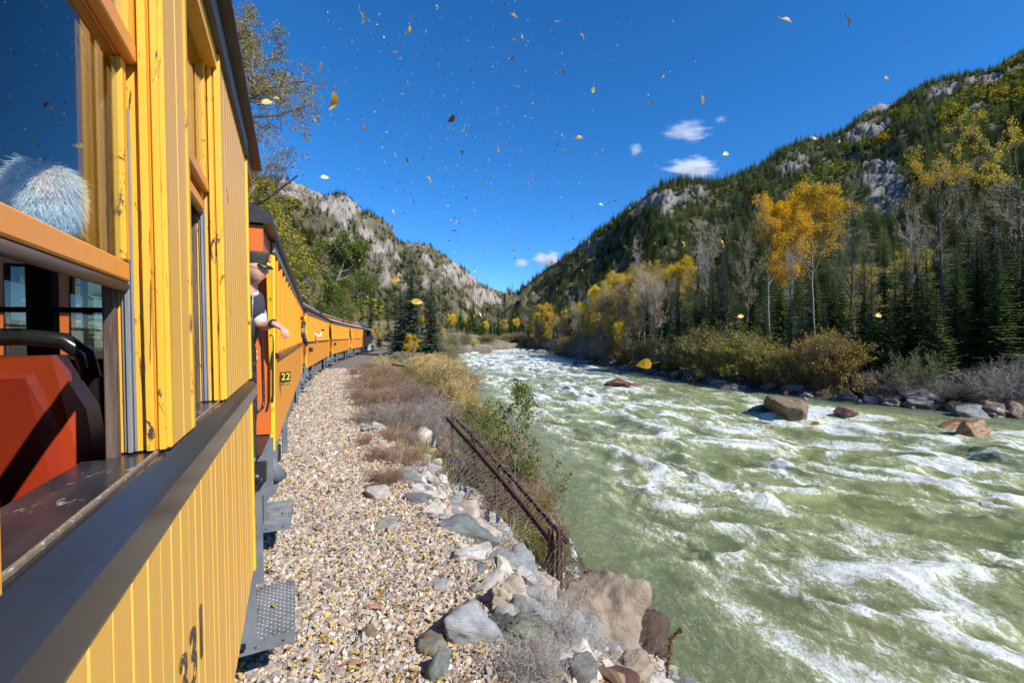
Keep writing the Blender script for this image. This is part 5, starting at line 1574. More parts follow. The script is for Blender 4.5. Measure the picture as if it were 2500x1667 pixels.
# ------------------------------------------------------------------ rocks
def rock_mesh(name, seed, sub=3, planes=14, rnd=.12, soft=10):
    r = np.random.default_rng(seed)
    bm = bmesh.new(); bmesh.ops.create_icosphere(bm, subdivisions=sub, radius=1)
    V = np.array([v.co for v in bm.verts]); F = np.array([[v.index for v in f.verts] for f in bm.faces]); bm.free()
    n = _norm(r.normal(size=(planes, 3))); d = .62 + .38 * r.random(planes)
    D = V @ n.T
    R_ = np.where(D > .05, d / np.maximum(D, .05), 9)
    rad = -np.log(np.exp(-soft * R_).sum(1)) / soft
    rad = np.clip(rad, .4, 1.4)
    az = fbm(V[:, 0] * 1.7 + seed, V[:, 1] * 1.7 + V[:, 2] * 2.1, 4, seed)
    az2 = np.abs(fbm(V[:, 0] * 4.1 + V[:, 2] * 3.3 + seed, V[:, 1] * 4.3 - V[:, 2] * 2.2, 4, seed + 3))
    rad = rad * (1 + rnd * az - .10 * (sub > 3) * (.3 - np.minimum(az2, .3)))
    return np_mesh(name, V * rad[:, None], F, smooth=sub > 2)
def stone_mat(name, streak=.5, dark=(.05, .05, .05)):
    m, nt, b = new_mat(name)
    oi = nd(nt, 'ObjectInfo')
    n1 = noise_tex(nt, 2.2, 7, .68); n2 = noise_tex(nt, 1.6, 6, .7, dist=1.2, stretch=(1, 1, 3.2)); n3 = noise_tex(nt, 22, 5, .7)
    c = mixc(nt, 1, oi.outputs['Color'], ramp(nt, n1, [(.3, (.58, .56, .54)), (.55, (1, 1, 1)), (.75, (1.25, 1.2, 1.15))]), 'MULTIPLY')
    k = ramp(nt, n2, [(.58, (0, 0, 0)), (.68, (streak, streak, streak))])
    c = mixc(nt, k, c, dark)
    c = mixc(nt, ramp(nt, n3, [(.62, (0, 0, 0)), (.75, (.6, .6, .6))]), c, tuple(.5 * x for x in (.3, .28, .25)))
    nt.links.new(c, b.inputs['Base Color']); b.inputs['Roughness'].default_value = .85; b.inputs['Specular IOR Level'].default_value = .3
    mm = nd(nt, 'Math', operation='ADD'); nt.links.new(n2, mm.inputs[0]); nt.links.new(n3, mm.inputs[1])
    bump(nt, b, mm.outputs[0], .7, .05)
    return m
M_STONE = stone_mat('bank_stone', .45, (.09, .085, .08))
M_STONEW = stone_mat('wet_stone', .6, (.03, .02, .015)); M_STONEW.node_tree.nodes['Principled BSDF'].inputs['Roughness'].default_value = .22
M_STONEW.node_tree.nodes['Principled BSDF'].inputs['Specular IOR Level'].default_value = .6
ROCKS = [rock_mesh('rock', 100 + i, 4, 8 + i % 4, .16 + .06 * (i % 3), 26 + 9 * (i % 3)) for i in range(9)]
ROCKR = [rock_mesh('boulder', 130 + i, 5, 12 + i, .26, 17) for i in range(5)]
ROCKSW = [m.copy() for m in ROCKR]
for m in ROCKS + ROCKR: m.materials.append(M_STONE)
for m in ROCKSW: m.materials.append(M_STONEW)
def rock(me, x, y, z, size, color, label, rot=None, group=None, name='rock', cat='rock'):
    o = mesh_obj(name, me, None)
    o.location = (x, y, z); o.scale = size
    o.rotation_euler = rot if rot is not None else (random.uniform(-.35, .35), random.uniform(-.35, .35), random.uniform(0, 6.28))
    o.color = (*color, 1)
    return tag(o, label, cat, group)
GREY = (.40, .41, .42); PALE = (.60, .57, .52); PINK = (.56, .44, .37); TAN = (.42, .32, .22); SLATE = (.22, .24, .25); WHITE = (.70, .67, .61); OCHRE = (.46, .30, .17); RED = (.20, .10, .085); GREEN = (.25, .29, .27)
heap = [  # pixel x, y of the middle, width, height, colour, label
    (1032, 1073, 62, 44, PALE, 'large pale tan rock at the top of the rubble, below the dry brush'), (1024, 1100, 52, 16, OCHRE, 'narrow rust-orange slab leaning under the large pale rock'), (1018, 1114, 44, 22, GREY, 'grey rock left of the small pink stone'),
    (1061, 1115, 24, 16, (.62, .42, .34), 'small salmon-pink stone near the top of the rubble'), (1108, 1137, 70, 46, (.56, .46, .41), 'big pinkish-white rock crossed by wire shadows beside the fence'), (1110, 1101, 28, 28, (.40, .42, .44), 'blue-grey stone behind the big pinkish rock at the fence'),
    (1044, 1146, 60, 24, (.38, .40, .41), 'flat blue-grey rock in the middle of the upper rubble'), (1080, 1174, 26, 28, WHITE, 'small upright white stone amid the upper rubble'), (1054, 1175, 40, 20, GREY, 'low grey stone left of the upright white one'), (1018, 1192, 34, 18, PALE, 'pale flat stone at the left edge of the rubble'),
    (1064, 1211, 36, 24, WHITE, 'blocky white stone above the dark slate'), (1090, 1199, 28, 26, PALE, 'rounded pale stone next to the blocky white one'), (1022, 1217, 50, 32, SLATE, 'dark blue slate rock at the left edge of the rubble'), (1103, 1226, 44, 30, (.34, .35, .36), 'smooth grey oval cobble in the rubble'),
    (1049, 1253, 62, 44, (.66, .60, .50), 'big smooth cream boulder at the gravel edge'), (1150, 1216, 38, 34, PINK, 'pinkish-tan stone behind the big round tan boulder'), (1161, 1258, 54, 44, (.50, .39, .30), 'big round tan boulder with thin wire shadows'), (1183, 1236, 36, 30, (.50, .35, .28), 'reddish-tan stone touching the fence mesh'),
    (1115, 1251, 34, 24, WHITE, 'white wedge stone beside the round tan boulder'), (1088, 1279, 56, 30, SLATE, 'jagged dark slate under the white wedge'), (1132, 1300, 118, 40, (.21, .23, .22), 'long dark grey slab lying across the slope'), (1203, 1312, 50, 44, (.40, .41, .41), 'light grey block at the right end of the long slab'),
    (1142, 1353, 62, 40, WHITE, 'white rock with a black shadow band, below the long slab'), (1188, 1343, 38, 42, PALE, 'upright pale grey stone between white rock and banded stone'), (1241, 1340, 58, 40, (.55, .44, .33), 'orange-banded cream stone against the mesh'), (1215, 1373, 76, 36, (.38, .38, .37), 'speckled grey rock above the big white boulder'),
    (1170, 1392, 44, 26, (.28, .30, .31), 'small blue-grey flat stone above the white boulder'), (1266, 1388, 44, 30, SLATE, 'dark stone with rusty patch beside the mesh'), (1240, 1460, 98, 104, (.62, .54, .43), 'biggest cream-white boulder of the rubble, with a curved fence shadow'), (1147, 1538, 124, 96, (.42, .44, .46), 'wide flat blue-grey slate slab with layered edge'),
    (1274, 1548, 92, 76, (.24, .25, .20), 'lichen-spotted dark rock below the cream-white boulder'), (1232, 1520, 56, 44, (.12, .12, .12), 'black shaded rock tucked under the cream-white boulder'), (1062, 1570, 60, 50, (.27, .27, .20), 'olive-brown layered stone in the gravel'), (1075, 1632, 48, 70, GREEN, 'greenish slate splinter lying in the gravel at the bottom'),
    (1040, 1566, 28, 34, RED, 'dark red flat stone in the gravel'), (926, 1204, 56, 36, (.58, .54, .48), 'white flat rock with black lichen spots in the gravel'), (922, 1110, 24, 22, SLATE, 'small dark angular stone among the red weeds'), (900, 1046, 40, 20, GREY, 'grey stone under dry stalks at the gravel edge'),
    (992, 1162, 56, 36, (.36, .37, .37), 'grey ridge-shaped rock among red weeds'), (915, 1190, 34, 14, (.12, .12, .13), 'black flat stone on the gravel'), (1075, 1430, 44, 22, (.50, .49, .47), 'pale blue-white stone half sunk in the gravel'), (950, 1280, 46, 26, (.40, .38, .34), 'flat grey-tan stone half sunk in the gravel'), (905, 1545, 22, 40, (.33, .25, .18), 'small brown plank-like stone on the gravel'),
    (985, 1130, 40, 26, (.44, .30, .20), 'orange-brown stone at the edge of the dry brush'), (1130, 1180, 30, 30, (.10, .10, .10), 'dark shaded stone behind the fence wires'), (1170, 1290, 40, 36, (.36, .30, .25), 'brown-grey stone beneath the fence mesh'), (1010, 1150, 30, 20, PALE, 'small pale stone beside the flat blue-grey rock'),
    (1160, 1440, 40, 30, (.42, .40, .36), 'grey-tan stone left of the cream-white boulder'), (1100, 1345, 30, 20, (.5, .46, .40), 'pale cobble above the white banded rock'), (1310, 1480, 50, 50, (.18, .17, .15), 'dark rock inside the mesh by the near post')]
for i, (u, v, w, h, c, lab) in enumerate(heap):
    x, y, z = on_ground(u, v + h * .30)
    k = y / 1111
    sx = w * k * .56; sz = max(h * k * .50, sx * .35)
    flat = h < .55 * w
    rock(ROCKS[(i * 4 + 1) % 9] if 'round' not in lab and 'boulder' not in lab and 'oval' not in lab else ROCKR[i % 5], x, y + sx * .35, z + sz * .35, (sx, sx * random.uniform(.75, 1.0), sz), c, lab, (random.uniform(-.2, .2), random.uniform(-.2, .2), random.uniform(-.5, .5)), 'rocks heaped behind the fence')
r_ = np.random.default_rng(41)
for i in range(95):                                     # the rest of the heap
    Y = float(3.6 * math.exp(r_.random() * math.log(13.5 / 3.6))); l_ = float(r_.uniform(1.7, 3.7)) + .03 * Y; X = float(wall_x(Y)) + l_ / math.cos(float(wall_a(Y)))
    s_ = float(np.clip(math.exp(r_.normal() * .35) * .125, .07, .26)); z_ = float(ground_z(X, Y))
    c_ = [(.52, .50, .47), (.46, .46, .46), (.60, .56, .50), (.55, .45, .38), (.34, .35, .36), (.62, .59, .54)][int(r_.integers(0, 6))]
    rock(ROCKS[int(r_.integers(0, 9))], X, Y, z_ + s_ * .3, (s_, s_ * float(r_.uniform(.65, 1)), s_ * float(r_.uniform(.45, .85))), c_, 'fist-sized to head-sized pale stone wedged among the larger rocks of the heap', tuple(r_.uniform(-.6, .6, 3)), 'small stones of the rock heap')
# boulders at the foot of the bank and in the river
def wrock(u, v, w, h, c, lab, me, rot=(0, 0, 0), lift=.3, group='boulders in and beside the river', wet=False, depth=.8, sink=0):
    x, y, z = on_ground(u, v + h * .5, water=True)
    k = y / 1111
    sx = w * k * .5; sz = h * k * .62
    return rock(me, x, y + sx * depth * .4, z + sz * lift - sink, (sx, sx * depth, sz), c, lab, rot, group, 'boulder', 'boulder')
wrock(1478, 1462, 240, 225, (.34, .275, .205), 'huge flat-topped tan boulder at the water edge by the fence post', ROCKR[1], (.1, .2, .5), .15, depth=1.0)
wrock(1545, 1636, 130, 90, (.40, .32, .235), 'pale tan rounded boulder at the bottom edge of the view', ROCKR[3], (.1, .0, .8), .2)
wrock(1432, 1622, 70, 90, (.27, .265, .25), 'grey upright slab below the huge tan boulder', ROCKS[3], (.1, .3, .2), .2)
wrock(1423, 1655, 50, 34, (.58, .38, .20), 'yellow-orange stone under the white dead branches', ROCKR[2], (0, 0, .3), .3)
wrock(1497, 1658, 100, 36, (.17, .085, .07), 'dark maroon flat stone beside the pale tan boulder', ROCKS[5], (0, .1, .1), .2)
wrock(1588, 1540, 130, 110, (.085, .05, .03), 'wet dark brown rock with water spilling over it', ROCKSW[0], (.2, -.2, .6), .08)
wrock(1370, 1395, 60, 44, (.17, .12, .075), 'brown rock under the surface beside the near fence post', ROCKSW[2], (0, 0, 0), .0)
wrock(1440, 1400, 60, 28, (.20, .10, .06), 'reddish submerged rock just beyond the huge tan boulder', ROCKSW[3], (0, 0, .4), -.1)
wrock(1945, 985, 108, 66, (.20, .145, .095), 'large brown boulder breaking the current in mid-river', ROCKR[0], (.0, .25, .9), .28, depth=.9)
wrock(1880, 990, 70, 30, (.06, .05, .045), 'dark low wet rock left of the large mid-river boulder', ROCKSW[1], (0, 0, .2), .15)
wrock(1513, 931, 76, 18, (.19, .075, .04), 'smooth red-brown rock awash in white water', ROCKSW[4], (0, 0, .1), .2)
wrock(1548, 937, 40, 12, (.20, .09, .05), 'small red-brown ledge right of the smooth awash rock', ROCKSW[0], (0, 0, .3), .2)
wrock(1161, 918, 34, 10, (.22, .10, .06), 'flat red-brown rock near the left bank upstream', ROCKSW[2], (0, 0, .1), .25)
wrock(2385, 1040, 86, 50, (.33, .185, .085), 'orange-brown rock in the shallows off the right bank', ROCKSW[3], (0, .15, .4), .2)
wrock(2350, 1030, 70, 34, (.30, .15, .06), 'rounded orange rock behind the long one in the shallows', ROCKSW[1], (0, 0, .2), .2)
wrock(2075, 1003, 52, 22, (.17, .075, .04), 'small dark red rock in the water before the right bank', ROCKSW[4], (0, 0, .5), .25)
wrock(2286, 930, 50, 44, (.25, .26, .27), 'big grey boulder on the right bank under the spruces', ROCKR[2], (0, .2, .3), .4)
wrock(2073, 962, 44, 32, (.10, .105, .115), 'black angular boulder at the right waterline', ROCKR[4], (0, .3, .1), .3)
wrock(2375, 998, 76, 36, (.22, .22, .215), 'rounded grey boulder on the right shore', ROCKR[1], (0, .1, .6), .3)
wrock(2440, 1000, 50, 34, (.18, .175, .17), 'grey boulder beside the rounded one on the right shore', ROCKR[3], (0, 0, .2), .3)
wrock(1320, 855, 24, 12, (.30, .24, .19), 'pale pinkish boulder far upstream by the right shore', ROCKR[0], (0, 0, 0), .3)
wrock(1190, 857, 30, 9, (.18, .15, .12), 'low brown rock far upstream in mid-river', ROCKR[1], (0, 0, 0), .3)
wrock(1270, 870, 26, 7, (.13, .10, .08), 'dark rock upstream just left of the shore stones', ROCKR[2], (0, 0, 0), .3)
wrock(1525, 898, 34, 16, (.16, .15, .14), 'grey rock at the right waterline under the willows', ROCKR[3], (0, 0, 0), .4)
SHG = 'stones along the right shore'
r_ = np.random.default_rng(12)
for i in range(190):
    Y = float(26 + 95 * r_.random() ** 1.7); e = float(r_.normal(.6, 1.3)); X = float(right_edge(Y)) + e
    s = float(r_.gamma(3, .15)) + .10
    c = [(.15, .13, .115), (.22, .20, .18), (.12, .075, .05), (.19, .13, .09), (.27, .25, .22)][int(r_.integers(0, 5))]
    wet = e < .4
    z = max(float(ground_z(X, Y)), float(water_z(Y)) - .15)
    rock((ROCKSW if wet else ROCKR)[int(r_.integers(0, 5))] if s > .35 else ROCKS[int(r_.integers(0, 9))], X, Y, z + s * .1, (s, s * .85, s * .6), c, 'wet brown stone at the waterline of the right shore' if wet else 'dry grey-brown stone on the shaded right shore', None, SHG)
for i in range(46):
    Y = float(r_.uniform(80, 200)); X = float(right_edge(Y)) - float(r_.gamma(1.2, 1.6)); s = float(r_.uniform(.35, .9))
    rock(ROCKR[i % 5], X, Y, float(water_z(Y)) + .05, (s, s * .8, s * .55), ((.22, .18, .15), (.13, .10, .085), (.30, .25, .21))[i % 3], 'brown stone in the far shallows upstream', None, 'stones in the far shallows')

# ------------------------------------------------------------------ gravel, litter and small rubble (nobody could count it)
def pebble(seed):
    """one angular chip: the hull of a handful of points"""
    r = np.random.default_rng(seed); bm = bmesh.new()
    P = _norm(r.normal(size=(11, 3))) * r.uniform(.75, 1.12, (11, 1))
    for p in P: bm.verts.new(p)
    bmesh.ops.convex_hull(bm, input=bm.verts)
    for v in [v for v in bm.verts if not v.link_faces]: bm.verts.remove(v)
    bmesh.ops.triangulate(bm, faces=bm.faces)
    me = bpy.data.meshes.new('pebble'); bm.to_mesh(me); bm.free()
    return me
def gravel_mat():
    m, nt, b = new_mat('gravel_stone')
    n = noise_tex(nt, 3.0, 4, .7)
    c = mixc(nt, 1, inst_color(nt), ramp(nt, n, [(.3, (.72, .7, .68)), (.7, (1.15, 1.12, 1.08))]), 'MULTIPLY')
    nt.links.new(c, b.inputs['Base Color']); b.inputs['Roughness'].default_value = .85; b.inputs['Specular IOR Level'].default_value = .25
    return m
M_GRAVEL = gravel_mat()
SRC_PEB = [source_obj('pebble', pebble(200 + k), M_GRAVEL) for k in range(8)]
def build_gravel():
    r = np.random.default_rng(21)
    n = 230000
    Y = 2.2 * np.exp(r.random(n) * math.log(34 / 2.2)); l = r.uniform(-1.3, 5.0, n)
    X = wall_x(Y) + l / np.cos(wall_a(Y))
    z, l2, t, er, zw = ground_parts(X, Y)
    # visible density falls with distance; thin out on the slope
    keep = np.where(t < .02, 1.0, np.clip(.55 - .75 * t, .03, 1)) * np.clip(1.25 - Y / 40, .2, 1) * np.where(Y > 12, smooth(2.6, 1.9, l), 1)
    ok = (r.random(n) < keep) & (t < 1)
    X, Y, l, t = X[ok], Y[ok], l[ok], t[ok]; m = len(X)
    Z = ground_z(X, Y)
    s = np.exp(r.normal(size=m) * .34) * .0175 * np.clip(.8 + Y / 14, 1, 2.6) * np.where(t > .02, 1.25, 1)
    s = np.clip(s, .008, .085)
    pal = np.array([(.50, .46, .40), (.58, .53, .45), (.44, .41, .37), (.34, .33, .33), (.55, .45, .35), (.48, .36, .28), (.62, .58, .52), (.24, .23, .23), (.40, .43, .42), (.36, .22, .16), (.66, .62, .56), (.50, .42, .26)])
    col = pal[r.choice(len(pal), m, p=[.15, .13, .13, .11, .11, .07, .07, .07, .05, .04, .03, .04])] * np.array([[.90, .865, .83]]) * (.75 + .4 * r.random((m, 1)))
    rot = r.uniform(0, 6.28, (m, 3))
    scl = s[:, None] * np.stack([.75 + .8 * r.random(m), .6 + .5 * r.random(m), .35 + .5 * r.random(m)], 1)
    rot[:, :2] = r.normal(size=(m, 2)) * .55
    o = scatter('ballast_gravel', np.stack([X, Y, Z + s * .25], 1), rot, scl, col, r.integers(0, 8, m), SRC_PEB)
    tag(o, 'pale multicoloured ballast gravel beside the track', 'gravel', kind='stuff')
    # rubble on the slope down to the fence and the water
    n = 5200
    Y = 3.2 * np.exp(r.random(n) * math.log(22 / 3.2)); l = r.uniform(1.7, 6.5, n); X = wall_x(Y) + l / np.cos(wall_a(Y))
    z, l2, t, er, zw = ground_parts(X, Y)
    ok = (t > 0.0) & (t < 1.0) & (r.random(n) < np.clip(1.1 - Y / 26, .1, 1))
    X, Y, t = X[ok], Y[ok], t[ok]; m = len(X)
    s = np.clip(np.exp(r.normal(size=m) * .45) * .052, .02, .16)
    pal2 = np.array([(.42, .42, .41), (.50, .46, .41), (.30, .31, .31), (.20, .20, .20), (.48, .36, .28), (.58, .54, .48), (.13, .12, .11), (.30, .22, .15)])
    col = pal2[r.integers(0, 8, m)] * (.8 + .3 * r.random((m, 1)))
    o = scatter('rubble', np.stack([X, Y, ground_z(X, Y) + s * .2], 1), r.uniform(0, 6.28, (m, 3)), s[:, None] * (.65 + .6 * r.random((m, 3))), col, r.integers(0, 8, m), SRC_PEB)
    tag(o, 'small grey and tan rubble between the larger rocks', 'rubble', kind='stuff')
build_gravel()
def leaf_card(L=1.0, Wd=.5, curl=.16, stem=.45, n=6, fold=.12):
    """one poplar leaf: pointed blade folded along its midrib and curled, with a thin stalk"""
    vs = []; fs = []
    for i in range(n + 1):
        t = i / n
        w = Wd * .5 * (math.sin(math.pi * min(1, t ** .72)) ** .85) if 0 < i < n else 0
        z = curl * math.sin(math.pi * t * .9)
        vs += [(t * L, -w, z + fold * w * 2), (t * L, 0, z), (t * L, w, z + fold * w * 2)]
    for i in range(n):
        a = 3 * i
        fs += [(a, a + 1, a + 4, a + 3), (a + 1, a + 2, a + 5, a + 4)]
    b = len(vs)
    q = .016
    vs += [(0, -q, 0), (0, q, 0), (-stem * .5, q * .9, -.05), (-stem * .5, -q * .9, -.05), (-stem, q * 1.3, -.03), (-stem, -q * 1.3, -.03), (0, 0, q * 1.6), (-stem, 0, -.03 + q * 1.6)]
    fs += [(b, b + 1, b + 2, b + 3), (b + 3, b + 2, b + 4, b + 5), (b, b + 3, b + 5, b + 7), (b, b + 7, b + 6), (b + 1, b + 6, b + 7, b + 2), (b + 2, b + 7, b + 4)]
    me = bpy.data.meshes.new('leaf'); me.from_pydata(vs, [], fs); me.validate()
    me.polygons.foreach_set('use_smooth', np.ones(len(me.polygons), dtype=bool)); me.update()
    return me
M_LITTER = leaf_mat('fallen_leaf', None, .2, inst=True)
SRC_LEAF = [source_obj('fallen_leaf', leaf_card(1, w, c, .4, 4, f), M_LITTER) for w, c, f in ((.5, .15, .2), (.42, .3, .35), (.55, -.12, .15))]
def build_litter():
    r = np.random.default_rng(31)
    n = 13000
    Y = 2.3 * np.exp(r.random(n) * math.log(30 / 2.3)); l = r.uniform(-.4, 5.2, n); X = wall_x(Y) + l / np.cos(wall_a(Y))
    z, l2, t, er, zw = ground_parts(X, Y)
    ok = (t < 1.0) & (r.random(n) < .55 + .6 * fbm(X * 1.2, Y * 1.2, 2, 3)); X, Y = X[ok], Y[ok]; m = len(X)
    s = r.uniform(.030, .060, m) * np.clip(.9 + Y / 30, 1, 1.6)
    pal = np.array([(.62, .46, .05), (.55, .36, .04), (.40, .24, .06), (.26, .14, .05), (.70, .58, .16), (.42, .40, .08)])
    col = pal[r.choice(6, m, p=[.17, .14, .25, .31, .07, .06])]
    o = scatter('fallen_leaves', np.stack([X, Y, ground_z(X, Y) + .03 + .012 * np.minimum(Y / 6, 2)], 1), np.stack([r.normal(size=m) * .35, r.normal(size=m) * .35, r.uniform(0, 6.28, m)], 1), s[:, None] * np.ones((m, 3)), col, r.integers(0, 3, m), SRC_LEAF)
    tag(o, 'yellow and brown fallen leaves strewn over the gravel', 'fallen leaves', kind='stuff')
    # dry twigs and straw on the gravel
    n = 900
    Y = 2.4 * np.exp(r.random(n) * math.log(20 / 2.4)); l = r.uniform(.2, 4.5, n); X = wall_x(Y) + l / np.cos(wall_a(Y))
    z, l2, t, er, zw = ground_parts(X, Y); ok = (t < 1) & (r.random(n) < .25 + t.clip(0, .75)); X, Y = X[ok], Y[ok]; m = len(X)
    a = r.uniform(0, 6.28, m); L = r.uniform(.12, .55, m); Z = ground_z(X, Y)
    p0 = np.stack([X, Y, Z + .03], 1); mid = p0 + np.stack([np.cos(a) * L * .5, np.sin(a) * L * .5, .02 + .05 * r.random(m)], 1)
    p1 = p0 + np.stack([np.cos(a + .3) * L, np.sin(a + .3) * L, np.zeros(m)], 1); p1[:, 2] = ground_z(p1[:, 0], p1[:, 1]) + .03
    V1, F1 = prisms(p0, mid, np.full(m, .0035), np.full(m, .003), 3); V2, F2 = prisms(mid, p1, np.full(m, .003), np.full(m, .0015), 3)
    me = mesh_from_parts('dry_twigs', [(V1, F1, 0, None), (V2, F2, 0, None)], [M_TWIGG])
    tag(mesh_obj('dry_twigs', me), 'thin dry twigs lying on the gravel and rocks', 'twigs', kind='stuff')
build_litter()

# ------------------------------------------------------------------ rusty rail fence with wire mesh
M_RUST = pmat('rusted_rail_steel', (.050, .022, .019), (.095, .042, .033), 7, .8, .4, .006, wear=(.18, .085, .05), wear_amt=.62)
M_WIRE = pmat('galvanised_rusty_wire', (.20, .175, .155), (.30, .27, .245), 3, .6, coord='World')
def on_line(u, lat):
    """point on the line running lat metres beside the train, seen in pixel column u"""
    Y = np.linspace(2, 60, 6000); X = (u - 1250) / 1111 * Y
    l = (X - wall_x(Y)) * np.cos(wall_a(Y))
    i = int(np.argmin(np.abs(l - lat)))
    return X[i], Y[i]
def build_fence():
    root = None
    pts = []
    for u, v, lat in ((1358, 1335, 3.55), (1290, 1248, 3.6), (1225, 1170, 3.68), (1165, 1100, 3.78), (1120, 1052, 3.9), (1092, 1020, 4.0)):
        x, y = on_line(u, lat); pts.append(Vector((x, y, CAMZ + (833 - v) / 1111 * y)))
    FENCE_PTS.extend(pts)
    root = empty('fence', (pts[0].x, pts[0].y, float(ground_z(pts[0].x, pts[0].y))))
    tag(root, 'rust-brown fence of old rails and sagging wire mesh above the river', 'fence')
    inv = Matrix.Translation(-Vector(root.location))
    L = lambda p: inv @ Vector(p)
    def railbar(a, b, name, s=1.0, tilt=0):
        d = (b - a); ln = d.length; d.normalize()
        prof = [(-.055, -.065), (.055, -.065), (.055, -.05), (.012, -.035), (.012, .03), (.034, .04), (.034, .068), (-.034, .068), (-.034, .04), (-.012, .03), (-.012, -.035), (-.055, -.05)]
        m = MB(); m.prism([(x * s, y * s) for x, y in prof], 'z', 0, ln)
        o = m.build(name, M_RUST, root)
        up = Vector((0, 0, 1)) if abs(d.z) < .9 else Vector((RX, RY, 0))
        xx = up.cross(d).normalized(); yy = d.cross(xx)
        M = Matrix((xx, yy, d)).transposed().to_4x4(); M.translation = L(a)
        o.matrix_local = M
        return o
    for a, b in zip(pts[:-1], pts[1:]):
        railbar(a, b + (b - a).normalized() * .02, 'rail', .62)
    off = Vector((RX, RY, 0)) * .20 + Vector((0, 0, .03))
    for a, b in ((pts[0], pts[2]), (pts[2], pts[4]), (pts[4], pts[5])):
        railbar(a + off, b + off, 'rail', .55)
    for (u, lat, top) in ((1345, 3.55, 1288), (1366, 3.62, 1292), (1213, 3.85, 1130), (1156, 3.95, 1062), (1104, 4.1, 1008)):
        x, y = on_line(u, lat); zt = CAMZ + (833 - top) / 1111 * y
        railbar(Vector((x, y, float(water_z(y)) - .3)), Vector((x, y, zt)), 'post', .58)
    # wire mesh: from the top rail down to the rocks on the track side, plus loops over the rail
    r = np.random.default_rng(77); P0 = []; P1 = []
    seg = [(pts[i], pts[i + 1]) for i in range(len(pts) - 1)]
    tot = [ (b - a).length for a, b in seg]; cum = np.cumsum([0] + tot)
    def along(s):
        i = min(int(np.searchsorted(cum, s, 'right') - 1), len(seg) - 1); a, b = seg[i]
        return a + (b - a) * ((s - cum[i]) / tot[i])
    rows = 12
    ss = np.arange(-.9, cum[-1], .085)
    grid = []
    for s in ss:
        p = along(max(s, 0)); 
        if s < 0:
            q0, q1 = seg[0]; p = q0 + (q0 - q1).normalized() * (-s)
        gx, gy = p.x - RX * .55, p.y - RY * .55
        bot = Vector((gx, gy, float(ground_z(gx, gy)) + .03))
        if s < .4: bot = Vector((p.x - RX * .25, p.y - RY * .25, max(float(ground_z(p.x, p.y)) - .6, float(water_z(p.y)) + .1)))
        col = []
        for k in range(rows + 1):
            t = k / rows
            q = p.lerp(bot, t); q += Vector((-RX, -RY, 0)) * .18 * math.sin(math.pi * t) + Vector(r.normal(size=3)) * .012
            col.append(q)
        grid.append(col)
    for i in range(len(grid) - 1):
        for k in range(rows):
            a = grid[i][k]; b = grid[i + 1][k + 1]; c = grid[i + 1][k]; d = grid[i][k + 1]
            if (i + k) % 2 == 0: P0 += [a, a]; P1 += [d, c]
            else: P0 += [a, a]; P1 += [b, d]
    for s in np.arange(0, cum[-1], .10):
        p = along(s) + Vector((0, 0, .06)); e = p + off + Vector(r.normal(size=3)) * .05
        mid = (p + e) * .5 + Vector((0, 0, .05 + .05 * r.random()))
        P0 += [p, mid]; P1 += [mid, e]
        if r.random() < .4: P0.append(e); P1.append(e + Vector((RX * .1, RY * .1, -.2)))
    P0 = np.array(P0) - np.array(root.location); P1 = np.array(P1) - np.array(root.location)
    V, F = prisms(P0, P1, np.full(len(P0), .0034), np.full(len(P0), .0034), 3)
    tag(mesh_obj('wire_mesh', mesh_from_parts('wire_mesh', [(V, F, 0, None)], [M_WIRE]), None, root), kind='stuff')
    print('fence z', [round(p.z, 2) for p in pts], [round(p.y, 1) for p in pts])
FENCE_PTS = []
build_fence()

# ------------------------------------------------------------------ shrubs
class ShrubKind(TreeKind):
    def __init__(self, seed, H, stems, lv, twig, leaf, per, lsize, minr=.004, out=.05, r0=.012, wob0=.10, up0=.02, keep=None, droop=0, K0=6, t0=.3):
        lv = [dict(l) for l in lv]
        g, r = grow(seed, H, r0, lv, (0, 0), t0, None, minr, wob0, stems, K0, up0)
        self.H = float(g[0][1][..., 2].max())
        parts = []
        for k in range(len(g)):
            V, F = prisms(*g[k][0], n=3) if k < len(g) - 1 or len(g) == 1 else ribbons(*g[k][0], r)
            parts.append((V, F, 0, None))
        self.trunk = mesh_from_parts('stems', parts, [twig])
        self.crown = None
        if per:
            q = []
            V, F, var = leaves_on(g[-1][1], g[-1][2], r, per, lsize, out, keep=keep, droop=droop)
            self.crown = mesh_from_parts('foliage', [(V, F, 0, var)], [leaf])
    def place(self, name, x, y, h, label, cat='shrub', group=None, z=None, width=1.0, sink=.05):
        root = empty(name, (x, y, (float(ground_z(x, y)) if z is None else z) - sink), (0, 0, random.uniform(0, 6.28)))
        s = h / self.H; root.scale = (s * width, s * width, s)
        mesh_obj('stems', self.trunk, None, root)
        if self.crown: mesh_obj('foliage', self.crown, None, root)
        return tag(root, label, cat, group)
SLV = [dict(n=9, len=.45, ang=32, k=3, wob=.16, up=.06, rr=.6), dict(n=5, len=.5, ang=34, k=2, wob=.2, up=.04)]
B_OLIVE = [ShrubKind(301 + i, 3.2, (46, .55, .7), SLV, M_TWIGG, M_LOLIVE, 3, .13, .006, .07) for i in range(2)]
B_WILLOW = ShrubKind(311, 1.6, (70, .50, .35), SLV, M_TWIGP, M_LSTRAW, 4, .055, .003, .03)
B_GREEN = ShrubKind(313, 1.6, (40, .50, .4), SLV, M_TWIGG, M_LGREEN, 3, .06, .003, .03)
B_BROWN = [ShrubKind(321 + i, 1.5, (60, .60, .4), SLV, (M_TWIGG, M_TWIGR)[i], (M_LBROWN, M_LBROWN)[i], 1, .035, .003, .03, keep=lambda c, r: r.random(len(c)) < .6) for i in range(2)]
